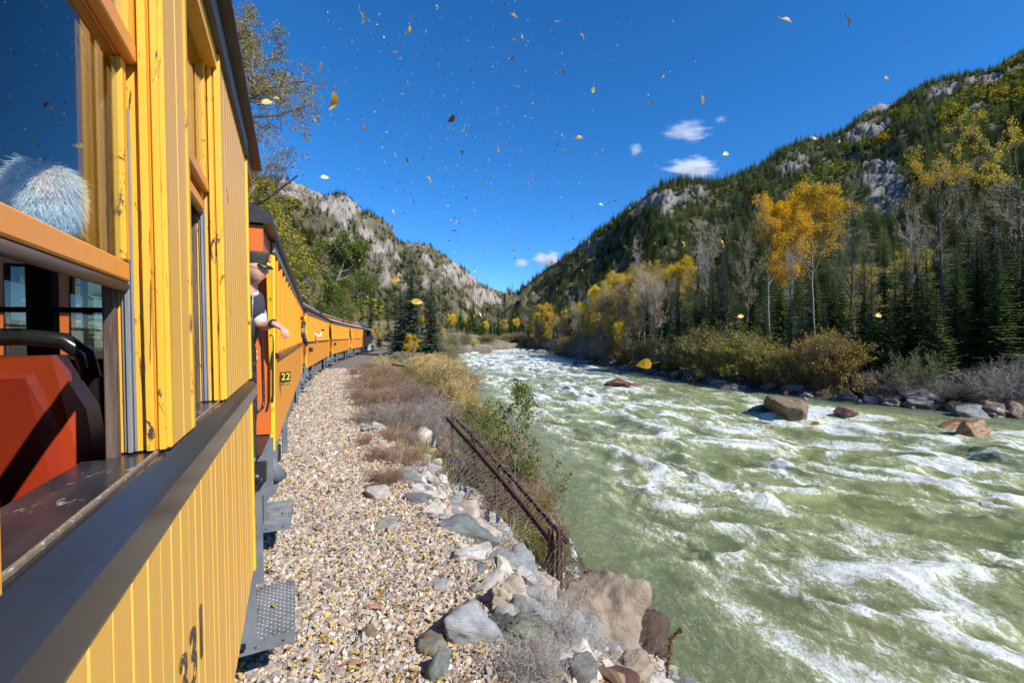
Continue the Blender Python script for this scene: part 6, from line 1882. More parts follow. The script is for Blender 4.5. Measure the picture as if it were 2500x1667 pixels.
B_BARE = [ShrubKind(331 + i, 1.5, (60, .65, .5), [dict(n=9, len=.5, ang=36, k=4, wob=.22, up=.02, rr=.6), dict(n=5, len=.5, ang=40, k=2, wob=.25, up=.0)], (M_TWIGG, M_TWIGW)[i], None, 0, 0, (.0035, .0032)[i], up0=-.01) for i in range(2)]
B_SAGE = ShrubKind(341, 1.0, (50, .6, .3), SLV, M_TWIGG, leaf_mat('sage_leaves', [(.17, .19, .11), (.26, .28, .17), (.30, .30, .16)], .2), 3, .05, .003, .03)
B_ORANGE = ShrubKind(345, 3.0, (46, .55, .6), SLV, M_TWIGG, leaf_mat('orange_brown_leaves', [(.20, .12, .02), (.32, .19, .03), (.25, .22, .04)], .3), 3, .12, .006, .07)
def shrub_px(kind, name, u, v, h, label, group=None, width=1.0):
    x, y, z = on_ground(u, v)
    return kind.place(name, x, y, h, label, 'shrub', group, z, width)
LB = 'dry shrubs on the left bank'
for i, (u, v, h, k, w) in enumerate([(905, 1030, .55, 0, 1.3), (935, 1050, .65, 2, 1.2), (965, 1045, .8, 0, 1.3), (990, 1055, .75, 2, 1.3), (1015, 1055, .9, 2, 1.3), (1045, 1050, .95, 2, 1.2), (1065, 1045, 1.0, 2, 1.1), (930, 1000, .7, 1, 1.3), (960, 1000, .8, 1, 1.3), (895, 990, .55, 1, 1.4), (870, 975, .5, 1, 1.3), (905, 960, .7, 1, 1.3),
                                     (940, 960, .9, 1, 1.3), (975, 985, .9, 1, 1.3), (1010, 1000, 1.0, 2, 1.3), (1040, 1010, 1.1, 1, 1.2), (880, 940, .6, 1, 1.4), (915, 930, .8, 1, 1.4), (950, 930, 1.0, 1, 1.3), (860, 950, .4, 0, 1.4), (985, 950, 1.0, 1, 1.2), (870, 915, .6, 1, 1.5), (900, 905, .7, 1, 1.5), (995, 1090, .5, 0, 1.2), (955, 1085, .45, 1, 1.2), (925, 1125, .35, 1, 1.2), (985, 1135, .4, 1, 1.3), (935, 1180, .3, 1, 1.3), (1010, 1120, .35, 1, 1.2), (890, 1085, .3, 1, 1.2), (960, 1180, .3, 1, 1.2), (1075, 1075, .7, 2, 1.1)]):
    kd = (B_BROWN[0], B_BROWN[1], B_BARE[0])[k]
    shrub_px(kd, 'shrub', u, v, h, ('dry grey-brown bush with a few rusty leaves on the left bank', 'reddish-brown twiggy bush with rusty leaves on the left bank', 'bare grey-brown brush tangled at the top of the fence')[k], LB, w)
WB = 'yellow willow bushes on the left bank'
for i, (u, v, h, w) in enumerate([(1105, 985, 1.7, 1.1), (1080, 960, 1.7, 1.1), (1055, 940, 1.6, 1.2), (1095, 945, 1.8, 1.0), (1035, 915, 1.5, 1.3), (1070, 915, 1.6, 1.2), (1112, 1010, 1.3, 1.0), (1020, 895, 1.3, 1.3), (1060, 895, 1.5, 1.2), (1125, 1035, .9, 1.0)]):
    shrub_px(B_WILLOW, 'willow_bush', u, v, h, 'straw-yellow willow bush above the left waterline', WB, w)
for (u, v, h, w, lab) in [(1010, 945, 1.1, 1.2, 'olive bush between red-brown twigs and yellow willow'), (1060, 985, 1.2, 1.2, 'dark olive bush in front of the yellow willows'), (1085, 1005, 1.0, 1.1, 'small olive bush behind the far end of the fence'), (1035, 975, 1.0, 1.2, 'yellowish olive bush above the grey brush')]:
    shrub_px(B_OLIVE[0], 'shrub', u, v, h, lab, None, w)
for (u, v, h, w, lab) in [(1000, 890, 1.0, 1.5, 'grey-green sage bush left of the yellow willows'), (1015, 915, .9, 1.5, 'grey-green sage bush nearest the red-brown twigs'), (975, 880, .9, 1.6, 'pale sage bush below the spruces')]:
    shrub_px(B_SAGE, 'sage_bush', u, v, h, lab, None, w)
for (u, v, h, w, lab) in [(1090, 868, 2.6, 1.1, 'bright green willow bush at the left waterline upstream'), (1068, 868, 2.2, 1.1, 'green willow bush under the right-hand spruce'), (1040, 875, 2.0, 1.2, 'olive-green bush in front of the spruces')]:
    shrub_px(B_GREEN, 'willow_bush', u, v, h, lab, None, w)
shrub_px(B_WILLOW, 'willow_bush', 1010, 868, 2.2, 'golden bush at the foot of the spruces', None, 1.0)
# sapling and its neighbours between fence and water
K_SAP = TreeKind('sapling', 351, 3.4, .020, [dict(n=22, len=.32, ang=34, k=4, wob=.10, up=.12, rr=.5), dict(n=6, len=.42, ang=35, k=3, wob=.14, up=.08), dict(n=3, len=.5, ang=35, k=2, wob=.2, up=.05)], M_TWIGG, M_TWIGG, leaf_mat('sapling_leaves', [(.07, .12, .02), (.15, .21, .04), (.28, .30, .07)], .4), 5, .085, .12, ovoid, .004, out=.05, big=1)
def bank_point(u, Y): return (u - 1250) / 1111 * Y, Y
x, y = bank_point(1262, 10.2)
K_SAP.place('sapling', x, y, 3.3, 'slender green-leaved sapling standing between the fence and the water', 'tree', None, None, 1.0)
x, y = bank_point(1195, 11.6)
K_SAP.place('sapling', x, y, 2.1, 'smaller thin sapling just behind the green-leaved one', 'tree', None, None, .8)
for (u, Y, h, k, lab) in [(1230, 11.2, 1.5, B_BROWN[1], 'red-brown bush behind the middle of the fence'), (1215, 12.8, 1.5, B_BROWN[1], 'red-brown bush at the far side of the sapling'), (1275, 9.4, 1.2, B_BROWN[1], 'low red-brown bush at the foot of the sapling'), (1300, 8.6, .7, B_OLIVE[1], 'olive bush leaning over the water by the near fence'), (1330, 8.0, .6, B_OLIVE[0], 'small olive bush beside the near fence rail'),
                          (1180, 14, 1.2, B_GREEN, 'green bush behind the fence below the willows'), (1165, 16, 1.3, B_OLIVE[0], 'yellow-olive bush behind the far fence post'), (1250, 10.6, 1.4, B_GREEN, 'green leafy bush around the sapling stem'), (1285, 9.2, .9, B_OLIVE[1], 'mottled green bush between sapling and near post'), (1350, 7.8, .55, B_GREEN, 'small pale green sprig over the water')]:
    x, y = bank_point(u, Y); k.place('shrub', x, y, h, lab, 'shrub', 'bushes between the fence and the water', max(float(ground_z(x, y)), float(water_z(y)) - .05), .95)
# pale dead branches around the near post
for (u, v, h, w, lab) in [(1378, 1590, .42, .8, 'bleached dead branches sprawling at the foot of the near fence post'), (1335, 1655, .34, .9, 'grey dead brush caught in the mesh at the bottom'), (1325, 1510, .34, .7, 'thin white dead twigs inside the mesh'), (1440, 1600, .24, 1.5, 'bleached branches lying over the tan boulders'), (1290, 1665, .3, 1.0, 'dead twigs at the bottom left of the mesh'), (1400, 1450, .26, 1.0, 'reddish dry twigs on the top of the tan boulder')]:
    shrub_px(B_BARE[1] if 'red' not in lab else B_BROWN[1], 'dead_branch', u, v, h, lab, 'dead branches by the near post', w)
# right bank shrubs
RB = 'willows along the right bank'
def rshrub(kind, u, Y, h, lab, w=1.0, name='willow_bush'):
    X = (u - 1250) / 1111 * Y; kind.place(name, X, Y, h, lab, 'shrub', RB, None, w)
for i, (u, Y, h, w) in enumerate([(1668, 58, 3.8, 1.1), (1705, 54, 4.3, 1.1), (1742, 50, 4.2, 1.1), (1778, 47, 4.4, 1.1), (1815, 45.5, 4.3, 1.0), (1850, 44, 3.8, 1.1), (1885, 42.5, 3.2, 1.1), (1920, 41, 2.9, 1.0), (1725, 56, 4.6, 1.1), (1800, 49, 4.8, 1.0)]):
    rshrub(B_OLIVE[i % 2], u, Y, h, 'olive and yellow willow bush in the dense row on the right bank', w)
rshrub(B_ORANGE, 2000, 38.5, 4.0, 'orange-brown bush standing alone before the dark spruces', 1.0)
rshrub(B_ORANGE, 2045, 37.5, 4.2, 'rusty olive bush right of the orange-brown one', 1.0)
rshrub(B_ORANGE, 1965, 40, 2.6, 'low rusty bush left of the orange-brown one', 1.1)
rshrub(B_GREEN, 2225, 33.2, 3.0, 'fresh green bush among the stones of the right shore', .8)
for (u, Y, h, w, lab) in [(2190, 33.5, 2.0, 1.1, 'bare grey bush behind the stones of the right shore'), (2430, 30, 2.2, 1.3, 'large bare grey bush at the right edge of the shore'), (2310, 31.5, 1.4, 1.0, 'small bare bush beside the rounded grey boulder'), (2140, 35, 1.5, 1.0, 'thin bare bush below the shaded spruces'), (2495, 30, 2.3, 1.1, 'bare drooping bush cut by the right edge of the view'), (1640, 63, 3.6, 1.1, 'bare grey bush at the upstream end of the willows'), (1940, 42, 2.2, 1.0, 'bare bush between willows and the orange bush')]:
    rshrub(B_BARE[0], u, Y, h, lab, w, 'bare_bush')
for i in range(48):
    Y = float(np.random.default_rng(900 + i).uniform(58, 185)); X = float(right_edge(Y)) + .8 + abs(random.gauss(0, 1.5))
    k = i % 4
    (B_BARE[0], B_OLIVE[0], B_BARE[0], B_ORANGE)[k].place('shrub', X, Y, random.uniform(1.8, 4.2), ('grey bare shoreline bush upstream', 'olive shoreline bush upstream', 'grey bare shoreline bush upstream', 'rusty shoreline bush upstream')[k], 'shrub', 'bushes along the upper right shore', None, 1.1)
for i in range(44):
    q = np.random.default_rng(700 + i); Y = float(q.uniform(62, 200)); s_ = float(wall_s(Y)); a_ = float(wall_x(Y)) + 3; b_ = float(left_edge(Y)) - .6
    X = a_ + (b_ - a_) * float(q.random())
    k = i % 4
    (B_OLIVE[0], B_BROWN[0], B_WILLOW, B_GREEN)[k].place('shrub', X, Y, float(q.uniform(1.2, 3.2)), ('olive bush between track and river upstream', 'brown twiggy bush between track and river upstream', 'straw-yellow bush between track and river upstream', 'green bush between track and river upstream')[k], 'shrub', 'bushes between track and river upstream', None, 1.3)
for i in range(40):
    q = np.random.default_rng(1500 + i); Y = float(q.uniform(196, 226)); X = float(right_edge(Y)) + float(q.uniform(.5, 9))
    (B_OLIVE[0], B_BARE[0], B_GREEN, B_ORANGE)[i % 4].place('shrub', X, Y, float(q.uniform(2.2, 4.5)), ('olive bush on the far side of the river bend', 'bare bush on the far side of the river bend', 'green bush on the far side of the river bend', 'rusty bush on the far side of the river bend')[i % 4], 'shrub', 'bushes on the far side of the bend', None, 1.3)
# logs, stalk
lg = MB(); a = Vector(on_ground(1066, 846)); b = Vector(on_ground(1092, 874, water=True)); lg.tube([a + Vector((0, 0, .5)), (a + b) / 2 + Vector((0, 0, .35)), b + Vector((0, 0, .15))], [.22, .25, .2], 8)
tag(lg.build('driftwood_log', M_TWIGP), 'pale driftwood log sloping into the water on the left bank upstream', 'log')
lg = MB(); a = Vector(on_ground(1040, 858)); b = Vector(on_ground(1080, 876, water=True)); lg.tube([a + Vector((0, 0, .4)), b + Vector((0, 0, .1))], [.14, .12], 7)
tag(lg.build('driftwood_log', M_TWIGG), 'thinner brown log beside the pale driftwood log', 'log')
lg = MB(); a = Vector(on_ground(958, 903)); b = Vector(on_ground(1040, 930)); lg.tube([a + Vector((0, 0, .45)), (a + b) / 2 + Vector((0, 0, .62)), b + Vector((0, 0, .4))], [.07, .08, .06], 7)
tag(lg.build('driftwood_log', M_BARKD), 'dark fallen log lying in the red-brown bushes', 'log')
def mullein():
    q = Vector(px(1627, 1667, 5.0)); 
    pts = [q + Vector((0, 0, -.35)), q, Vector(px(1633, 1600, 5.0)), Vector(px(1637, 1560, 5.02)), Vector(px(1655, 1541, 5.05)), Vector(px(1664, 1536, 5.06))]
    zg = max(float(ground_z(pts[0].x, pts[0].y)), -9)
    root = empty('mullein_stalk', (pts[0].x, pts[0].y, zg)); tag(root, 'tall dried brown mullein seed stalk bent at its tip, in the foreground', 'plant')
    o0 = Vector(root.location)
    st = MB(); st.tube([Vector((0, 0, 0))] + [p - o0 for p in pts], [.012] + [.011] * len(pts), 6); st.build('stem', M_BARKD, root)
    r = np.random.default_rng(4); C = []; 
    P = np.array(pts[1:]); 
    for i in range(700):
        t = r.random() * (len(P) - 1); k = min(int(t), len(P) - 2); c = P[k] + (P[k + 1] - P[k]) * (t - k)
        C.append(c + r.normal(size=3) * .009)
    C = np.array(C) - np.array(o0)
    V, F = leaf_quads(C, _norm(r.normal(size=C.shape)), np.full(len(C), .019), r, .8)
    me = mesh_from_parts('seed_head', [(V, F, 0, np.repeat(r.random(len(C)), 4))], [leaf_mat('mullein_brown', [(.10, .055, .02), (.22, .13, .04), (.34, .22, .08)], .1)])
    mesh_obj('seed_head', me, None, root)
mullein()
# dry grass
def grass_blades(seed):
    r = np.random.default_rng(seed); n = 34
    a = r.random(n) * 6.28; ti = np.abs(r.normal(size=n)) * .35; L = .6 + .5 * r.random(n)
    d = np.stack([np.cos(a) * np.sin(ti), np.sin(a) * np.sin(ti), np.cos(ti)], 1)
    p0 = r.normal(size=(n, 3)) * np.array([.08, .08, 0]); p1 = p0 + d * L[:, None] * .55; p2 = p1 + (d + np.array([0, 0, -.25]) + r.normal(size=(n, 3)) * .12) * L[:, None] * .5
    V1, F1 = ribbons(p0, p1, np.full(n, .012), np.full(n, .010), r); V2, F2 = ribbons(p1, p2, np.full(n, .010), np.full(n, .002), r)
    V, F, mi, va = join([(V1, F1, 0, None), (V2, F2, 0, None)])
    return np_mesh('grass_tuft', V, F)
SRC_GRASS = [source_obj('grass_tuft', grass_blades(k), M_LITTER) for k in range(3)]
def build_grass():
    r = np.random.default_rng(61)
    n = 34000
    Y = 8 * np.exp(r.random(n) * math.log(205 / 8)); l = r.uniform(1.6, 22, n); X = wall_x(Y) + l / np.cos(wall_a(Y))
    z, l2, t, er, zw = ground_parts(X, Y)
    ok = (t > .03) & (t < .97) & (r.random(n) < .75 * smooth(9, 15, Y) + .08) & ((X - left_edge(Y)) < -.4)
    X, Y, t = X[ok], Y[ok], t[ok]; m = len(X)
    h = r.uniform(.20, .55, m) * (.8 + .6 * t)
    pal = np.array([(.42, .34, .16), (.34, .30, .13), (.26, .27, .11), (.48, .39, .20), (.30, .20, .12), (.38, .30, .24)])
    k = np.clip((fbm(X * .25, Y * .25, 2, 8) * 5 + 3 + r.normal(size=m)).astype(int), 0, 5)
    col = pal[k] * (.8 + .4 * r.random((m, 1)))
    P = np.stack([X, Y, ground_z(X, Y) - .02], 1)
    # right bank strip and the slope left of the train
    n2 = 9000
    Y2 = 30 * np.exp(r.random(n2) * math.log(200 / 30)); X2 = right_edge(Y2) + 1.5 + r.gamma(1.5, 5, n2)
    P2 = np.stack([X2, Y2, ground_z(X2, Y2)], 1); h2 = r.uniform(.3, .9, n2)
    col2 = np.array([(.09, .08, .035), (.14, .12, .05), (.07, .085, .03)])[r.integers(0, 3, n2)]
    n3 = 3500; Y3 = r.uniform(4, 60, n3); X3 = wall_x(Y3) - 3.6 - r.gamma(1.5, 5, n3)
    P3 = np.stack([X3, Y3, ground_z(X3, Y3)], 1); h3 = r.uniform(.3, .8, n3); col3 = pal[r.integers(0, 3, n3)]
    P = np.concatenate([P, P2, P3]); h = np.concatenate([h, h2, h3]); col = np.concatenate([col, col2, col3]); m = len(P)
    o = scatter('dry_grass', P, np.stack([np.zeros(m), np.zeros(m), r.uniform(0, 6.28, m)], 1), np.stack([h * 1.3, h * 1.3, h], 1), col, r.integers(0, 3, m), SRC_GRASS)
    tag(o, 'dry straw-coloured grass between the bushes of both banks', 'grass', kind='stuff')
build_grass()
# ------------------------------------------------------------------ people
def skin_mat(name, c):
    m, nt, b = new_mat(name)
    n = noise_tex(nt, 18, 4, .6)
    nt.links.new(ramp(nt, n, [(.35, tuple(.86 * x for x in c)), (.65, c)]), b.inputs['Base Color'])
    b.inputs['Roughness'].default_value = .5; b.inputs['Subsurface Weight'].default_value = .06
    b.inputs['Subsurface Radius'].default_value = (.01, .004, .002)
    return m
M_SKIN = skin_mat('fair_skin', (.62, .34, .25)); M_SKIN2 = skin_mat('brown_skin', (.30, .16, .11))
M_VEST = pmat('charcoal_vest_cloth', (.030, .032, .042), (.045, .047, .06), 60, .85, .3, .003)
M_SHIRT = pmat('pale_blue_shirt_cloth', (.46, .57, .74), (.40, .50, .68), 20, .8, .3, .004)
M_TROUS = pmat('black_trouser_cloth', (.02, .02, .024), (.03, .03, .034), 40, .85, .2)
M_CAP = pmat('charcoal_cap_cloth', (.040, .036, .040), (.060, .054, .058), 50, .8, .25, .002)
M_HAIRB = pmat('brown_grey_hair', (.11, .075, .05), (.22, .17, .13), 60, .6, .6, .004, stretch=(1, 1, .3))
M_HAIRW = leaf_mat('white_hair', [(.90, .89, .87)], .5)
M_WHITECL = pmat('white_shirt_cloth', (.75, .74, .74), (.68, .67, .68), 20, .8, .2)
M_SHOE = pmat('black_shoe_leather', (.012, .012, .012), (.02, .02, .02), 20, .4)
M_GOLDW = pmat('gold_wire', (.55, .38, .12), (.6, .42, .15), 10, .3, metal=1)
def skin_obj(name, verts, edges, radii, mat, parent, sub=2, root=0):
    me = bpy.data.meshes.new(name); me.from_pydata([tuple(v) for v in verts], edges, [])
    o = bpy.data.objects.new(name, me); COL.objects.link(o)
    o.modifiers.new('skin', 'SKIN')
    if not me.skin_vertices: me.attributes  # layer is made with the modifier below
    if len(me.skin_vertices) == 0:
        bm = bmesh.new(); bm.from_mesh(me); bm.verts.layers.skin.verify(); bm.to_mesh(me); bm.free()
    sv = me.skin_vertices[0].data
    for i, r in enumerate(radii):
        sv[i].radius = r if isinstance(r, tuple) else (r, r)
        sv[i].use_root = (i == root)
    o.modifiers['skin'].use_smooth_shade = True
    if sub:
        s = o.modifiers.new('sub', 'SUBSURF'); s.levels = sub; s.render_levels = sub
    bpy.context.view_layer.update()
    dg = bpy.context.evaluated_depsgraph_get()
    m2 = bpy.data.meshes.new_from_object(o.evaluated_get(dg))
    bpy.data.objects.remove(o)
    m2.name = name
    m2.materials.clear()
    m2.polygons.foreach_set('use_smooth', np.ones(len(m2.polygons), dtype=bool))
    return mesh_obj(name, m2, mat, parent)
class Rig:
    def __init__(self): self.v = []; self.e = []; self.r = []; self.n = {}
    def add(self, name, p, r, parent=None):
        self.n[name] = len(self.v); self.v.append(Vector(p)); self.r.append(r)
        if parent: self.e.append((self.n[parent], self.n[name]))
        return self
    def chain(self, parent, items):
        for nm, p, r in items: self.add(nm, p, r, parent); parent = nm
        return self
def hand(rig, wrist, aim, up, pre, curl=.5, s=1.0):
    """palm and five fingers: aim = direction of the hand, up = back of the hand"""
    aim = Vector(aim).normalized(); up = Vector(up); up = (up - aim * up.dot(aim)).normalized(); side = aim.cross(up)
    w = rig.v[rig.n[wrist]]
    rig.add(pre + 'palm', w + aim * .05 * s, (.030 * s, .018 * s), wrist)
    rig.add(pre + 'knuckle', w + aim * .088 * s, (.032 * s, .014 * s), pre + 'palm')
    for i, (o, ln) in enumerate(((-.027, .070), (-.009, .080), (.009, .076), (.026, .060))):
        b = w + aim * .092 * s + side * o * s
        c = curl * (1 + .15 * i)
        d1 = (aim * math.cos(c * .6) - up * math.sin(c * .6)); d2 = (aim * math.cos(c * 1.5) - up * math.sin(c * 1.5)); d3 = (aim * math.cos(c * 2.2) - up * math.sin(c * 2.2))
        rig.chain(pre + 'knuckle', [(pre + 'f%da' % i, b, .0095 * s), (pre + 'f%db' % i, b + d1 * ln * .45 * s, .0088 * s), (pre + 'f%dc' % i, b + (d1 * .45 + d2 * .30) * ln * s, .0080 * s), (pre + 'f%dd' % i, b + (d1 * .45 + d2 * .30 + d3 * .26) * ln * s, .0068 * s)])
    tb = w + aim * .030 * s - side * .024 * s
    td = (aim * .75 - side * .6 - up * .25).normalized()
    rig.chain(pre + 'palm', [(pre + 't0', tb, .012 * s), (pre + 't1', tb + td * .03 * s, .0105 * s), (pre + 't2', tb + td * .052 * s + aim * .006, .0085 * s)])
def head_mesh(name, mat, parent, c, fwd, up, s=1.0):
    """sculpted head: skull, brow, nose, mouth, chin, ears, eye sockets"""
    fwd = Vector(fwd).normalized(); up = Vector(up); up = (up - fwd * up.dot(fwd)).normalized(); rt = fwd.cross(up)
    bm = bmesh.new(); bmesh.ops.create_uvsphere(bm, u_segments=36, v_segments=26, radius=1)
    for v in bm.verts:
        x, y, z = v.co                                 # y forward, z up
        X = x * .076; Y = y * .098; Z = z * .118
        if z < 0:                                       # jaw narrows, chin comes forward
            k = -z
            X *= 1 - .34 * k * k; Y = Y * (1 - .18 * k) + (.020 * k if y > -.2 else .030 * k)
        if y > .55 and abs(x) < .8:
            def g(cx, cz, sx, sz): return math.exp(-((x - cx) / sx) ** 2 - ((z - cz) / sz) ** 2)
            Y += .024 * g(0, -.20, .13, .16) + .012 * g(0, .02, .10, .20) + .006 * g(0, .22, .5, .10)
            Y -= .010 * (g(.34, .02, .20, .12) + g(-.34, .02, .20, .12))
            Y += .007 * g(0, -.52, .26, .055) + .007 * g(0, -.62, .22, .05) - .005 * g(0, -.57, .3, .03) + .008 * g(0, -.86, .3, .14)
        v.co = Vector((X, Y, Z))
    for sx in (-1, 1):                                  # ears
        m = bmesh.ops.create_uvsphere(bm, u_segments=12, v_segments=8, radius=1)
        for v in m['verts']:
            x, y, z = v.co
            v.co = Vector((sx * (.079 + .007 * x + .006 * max(0, -y)), -.008 + .017 * y - .004 * z, -.004 + .032 * z))
    me = bpy.data.meshes.new(name); bm.to_mesh(me); bm.free()
    M = Matrix((rt, fwd, up)).transposed().to_4x4() @ Matrix.Scale(s, 4)
    me.transform(M); me.transform(Matrix.Translation(Vector(c)))
    me.polygons.foreach_set('use_smooth', np.ones(len(me.polygons), dtype=bool))
    return me, M

def conductor():
    P = lambda u, v, Y: Vector(px(u, v, Y))
    base = Vector((P(590, 833, 3.55).x, 3.55, 1.215))
    root = empty('person', base); tag(root, 'conductor in charcoal cap and vest leaning out from the platform beside coach 22', 'person')
    g = Rig()
    hc = P(618, 655, 3.35)
    g.add('pelvis', P(557, 885, 3.52), (.14, .115))
    g.chain('pelvis', [('waist', P(570, 830, 3.48), (.14, .11)), ('chest', P(588, 765, 3.44), (.155, .122)), ('upper', P(597, 725, 3.42), (.15, .10)), ('neck', P(606, 696, 3.39), .058), ('skull', P(614, 672, 3.37), .062)])
    g.chain('upper', [('Lsh', P(620, 740, 3.52), .062), ('Lel', P(636, 797, 3.48), .045), ('Lmid', P(652, 794, 3.45), .038), ('Lwr', P(668, 789, 3.42), (.028, .024))])
    g.chain('upper', [('Rsh', P(575, 735, 3.30), .062), ('Rel', P(563, 812, 3.24), .046), ('Rwr', P(600, 842, 3.22), (.028, .024))])
    hand(g, 'Lwr', (.75, -.10, -.42), (.45, -.05, .85), 'L', .62)
    hand(g, 'Rwr', (.55, -.1, -.80), (.8, -.5, .35), 'R', .9)
    for sx, nm in ((-1, 'A'), (1, 'B')):
        o = Vector((.05 * sx, .10 * sx, 0))
        hp = g.v[0] + o
        g.chain('pelvis', [(nm + 'hip', hp + Vector((0, 0, -.08)), .10), (nm + 'kn', hp + Vector((.03, 0, -.42)), .066), (nm + 'an', Vector((hp.x + .0, hp.y, 1.31)), .046), (nm + 'toe', Vector((hp.x + .16, hp.y, 1.25)), .042)])
    inv = -base
    body = skin_obj('body', [v + inv for v in g.v], g.e, g.r, M_SKIN, root, 2)
    me, M = head_mesh('head', M_SKIN, root, hc + inv, (.95, .10, -.10), (.05, 0, 1), .90)
    # the head joins the same continuous mesh
    bm = bmesh.new(); bm.from_mesh(body.data); bm.from_mesh(me)
    bm.to_mesh(body.data); bm.free(); bpy.data.meshes.remove(me)
    body.data.polygons.foreach_set('use_smooth', np.ones(len(body.data.polygons), dtype=bool))
    H = lambda x, y, z: (M @ Vector((x, y, z))) + hc + inv       # head space: x right, y forward, z up
    # hair: close cap of hair on the back and sides
    hb = MB(); n = 22
    rows = [(.085, .62), (.05, 1.0), (.0, 1.035), (-.045, .98), (-.07, .84)]
    vs = []; fs = []
    for z, k in rows:
        for i in range(n + 1):
            a = math.pi * (1.14 + (1.86 - 1.14 + .0) * i / n) if False else math.pi * (.97 + 1.06 * i / n)
            vs.append(H(.081 * k * math.cos(a), .103 * k * math.sin(a) - .004, z))
    for j in range(len(rows) - 1):
        for i in range(n): fs.append((j * (n + 1) + i, j * (n + 1) + i + 1, (j + 1) * (n + 1) + i + 1, (j + 1) * (n + 1) + i))
    hb.add(vs, fs, 0, True); hb.build('hair', M_HAIRB, root)
    # cap: drum, flat crown, band, peak, badge
    cp = MB(); n = 28; vs = []; fs = []
    rings = [(.040, .088, .106), (.062, .091, .109), (.066, .094, .112), (.100, .095, .115), (.106, .097, .117), (.128, .100, .122), (.134, .094, .116), (.136, .0, .0)]
    for z, rx, ry in rings:
        for i in range(n):
            a = 6.2832 * i / n; tilt = .012 * math.sin(a)
            vs.append(H(rx * math.cos(a), ry * math.sin(a), z + tilt))
    for j in range(len(rings) - 1):
        for i in range(n): fs.append((j * n + i, j * n + (i + 1) % n, (j + 1) * n + (i + 1) % n, (j + 1) * n + i))
    cp.add(vs, fs, 0, True)
    cp.v = [tuple(H(0, 0, .085) + (Vector(v) - H(0, 0, .085)) * .93) for v in cp.v]
    cap = cp.build('cap', M_CAP, root)
    pk = MB(); vs = []; fs = []; m = 12
    for k, (dr, dz) in enumerate(((0, .045), (.025, .036), (.05, .018), (.05, .014), (.025, .031), (0, .040))):
        for i in range(m + 1):
            a = math.pi * (.2 + .6 * i / m); w = math.sin(math.pi * i / m) ** .5
            vs.append(H((.088 + .6 * dr * w) * math.cos(a), (.106 + dr * w) * math.sin(a), dz))
    for k in range(5):
        for i in range(m): fs.append((k * (m + 1) + i, k * (m + 1) + i + 1, (k + 1) * (m + 1) + i + 1, (k + 1) * (m + 1) + i))
    pk.add(vs, fs, 0, True); pk.build('cap_peak', M_SHOE, cap)
    bd = MB(); bd.ball(H(0, .119, .072), .012, 8); bd.build('cap_badge', M_GOLDW, cap)
    # glasses
    gl = MB()
    for sx in (-1, 1):
        c = H(sx * .031, .099, .004)
        ring = [H(sx * .031 + .022 * math.cos(a), .100, .002 + .018 * math.sin(a)) for a in np.linspace(0, 6.2832, 15)]
        gl.tube(ring, .0016, 5)
        gl.tube([H(sx * .052, .098, .008), H(sx * .078, .05, .010), H(sx * .080, -.012, .010)], .0016, 5)
    gl.tube([H(-.010, .101, .006), H(.010, .101, .006)], .0016, 5); gl.build('glasses', M_GOLDW, root)
    ey = MB()
    for sx in (-1, 1): ey.ball(H(sx * .031, .080, .003), .011, 8)
    ey.build('eye', pmat('eye_white', (.7, .68, .66), (.1, .08, .06), 40, .2), root)
    # clothes
    def cloth(name, names, radii, mat, edges=None, sub=2):
        ids = {nm: i for i, nm in enumerate(names)}
        ed = edges or [(i, i + 1) for i in range(len(names) - 1)]
        return skin_obj(name, [g.v[g.n[nm]] + inv for nm in names], ed, radii, mat, root, sub)
    vp = [g.v[g.n[k]] + inv for k in ('pelvis', 'waist', 'chest', 'upper')]
    vp += [vp[3].lerp(g.v[g.n[k]] + inv, .72) + Vector((0, 0, .015)) for k in ('Lsh', 'Rsh')]
    skin_obj('vest', vp, [(0, 1), (1, 2), (2, 3), (3, 4), (3, 5)], [(.168, .138), (.166, .136), (.184, .152), (.172, .140), .108, .108], M_VEST, root, 2)
    cloth('shirt', ['waist', 'chest', 'upper', 'neck'], [(.150, .120), (.152, .118), (.128, .092), .078], M_SHIRT)
    cloth('shirt_sleeve', ['upper', 'Lsh', 'Lel'], [.070, .076, .062], M_SHIRT)
    cloth('shirt_sleeve', ['upper', 'Rsh', 'Rel'], [.070, .076, .060], M_SHIRT)
    nk = g.v[g.n['neck']] + inv; up_ = g.v[g.n['upper']] + inv
    skin_obj('shirt_collar', [up_.lerp(nk, .25), up_.lerp(nk, 1.0)], [(0, 1)], [.118, .080], M_SHIRT, root, 2)
    cl = skin_obj('vest_collar', [up_.lerp(nk, -.1), up_.lerp(nk, .42)], [(0, 1)], [(.13, .115), .088], M_VEST, root, 2)
    ws = MB(); w = g.v[g.n['Lwr']] + inv; el = g.v[g.n['Lmid']] + inv; d = (w - el).normalized()
    ws.tube([w - d * .014, w + d * .006], .0335, 14); ws.build('watch_band', M_SHOE, root)
    zp = MB(); a = P(617, 722, 3.28) + inv; b = P(616, 790, 3.30) + inv; zp.tube([a, (a + b) / 2, b], .0035, 6); zp.build('zip', M_ALU, root)
    for nm in 'AB':
        cloth('trouser_leg', ['pelvis', nm + 'hip', nm + 'kn', nm + 'an'], [.135, .118, .085, .072], M_TROUS)
        cloth('shoe', [nm + 'an', nm + 'toe'], [.055, .052], M_SHOE)
conductor()

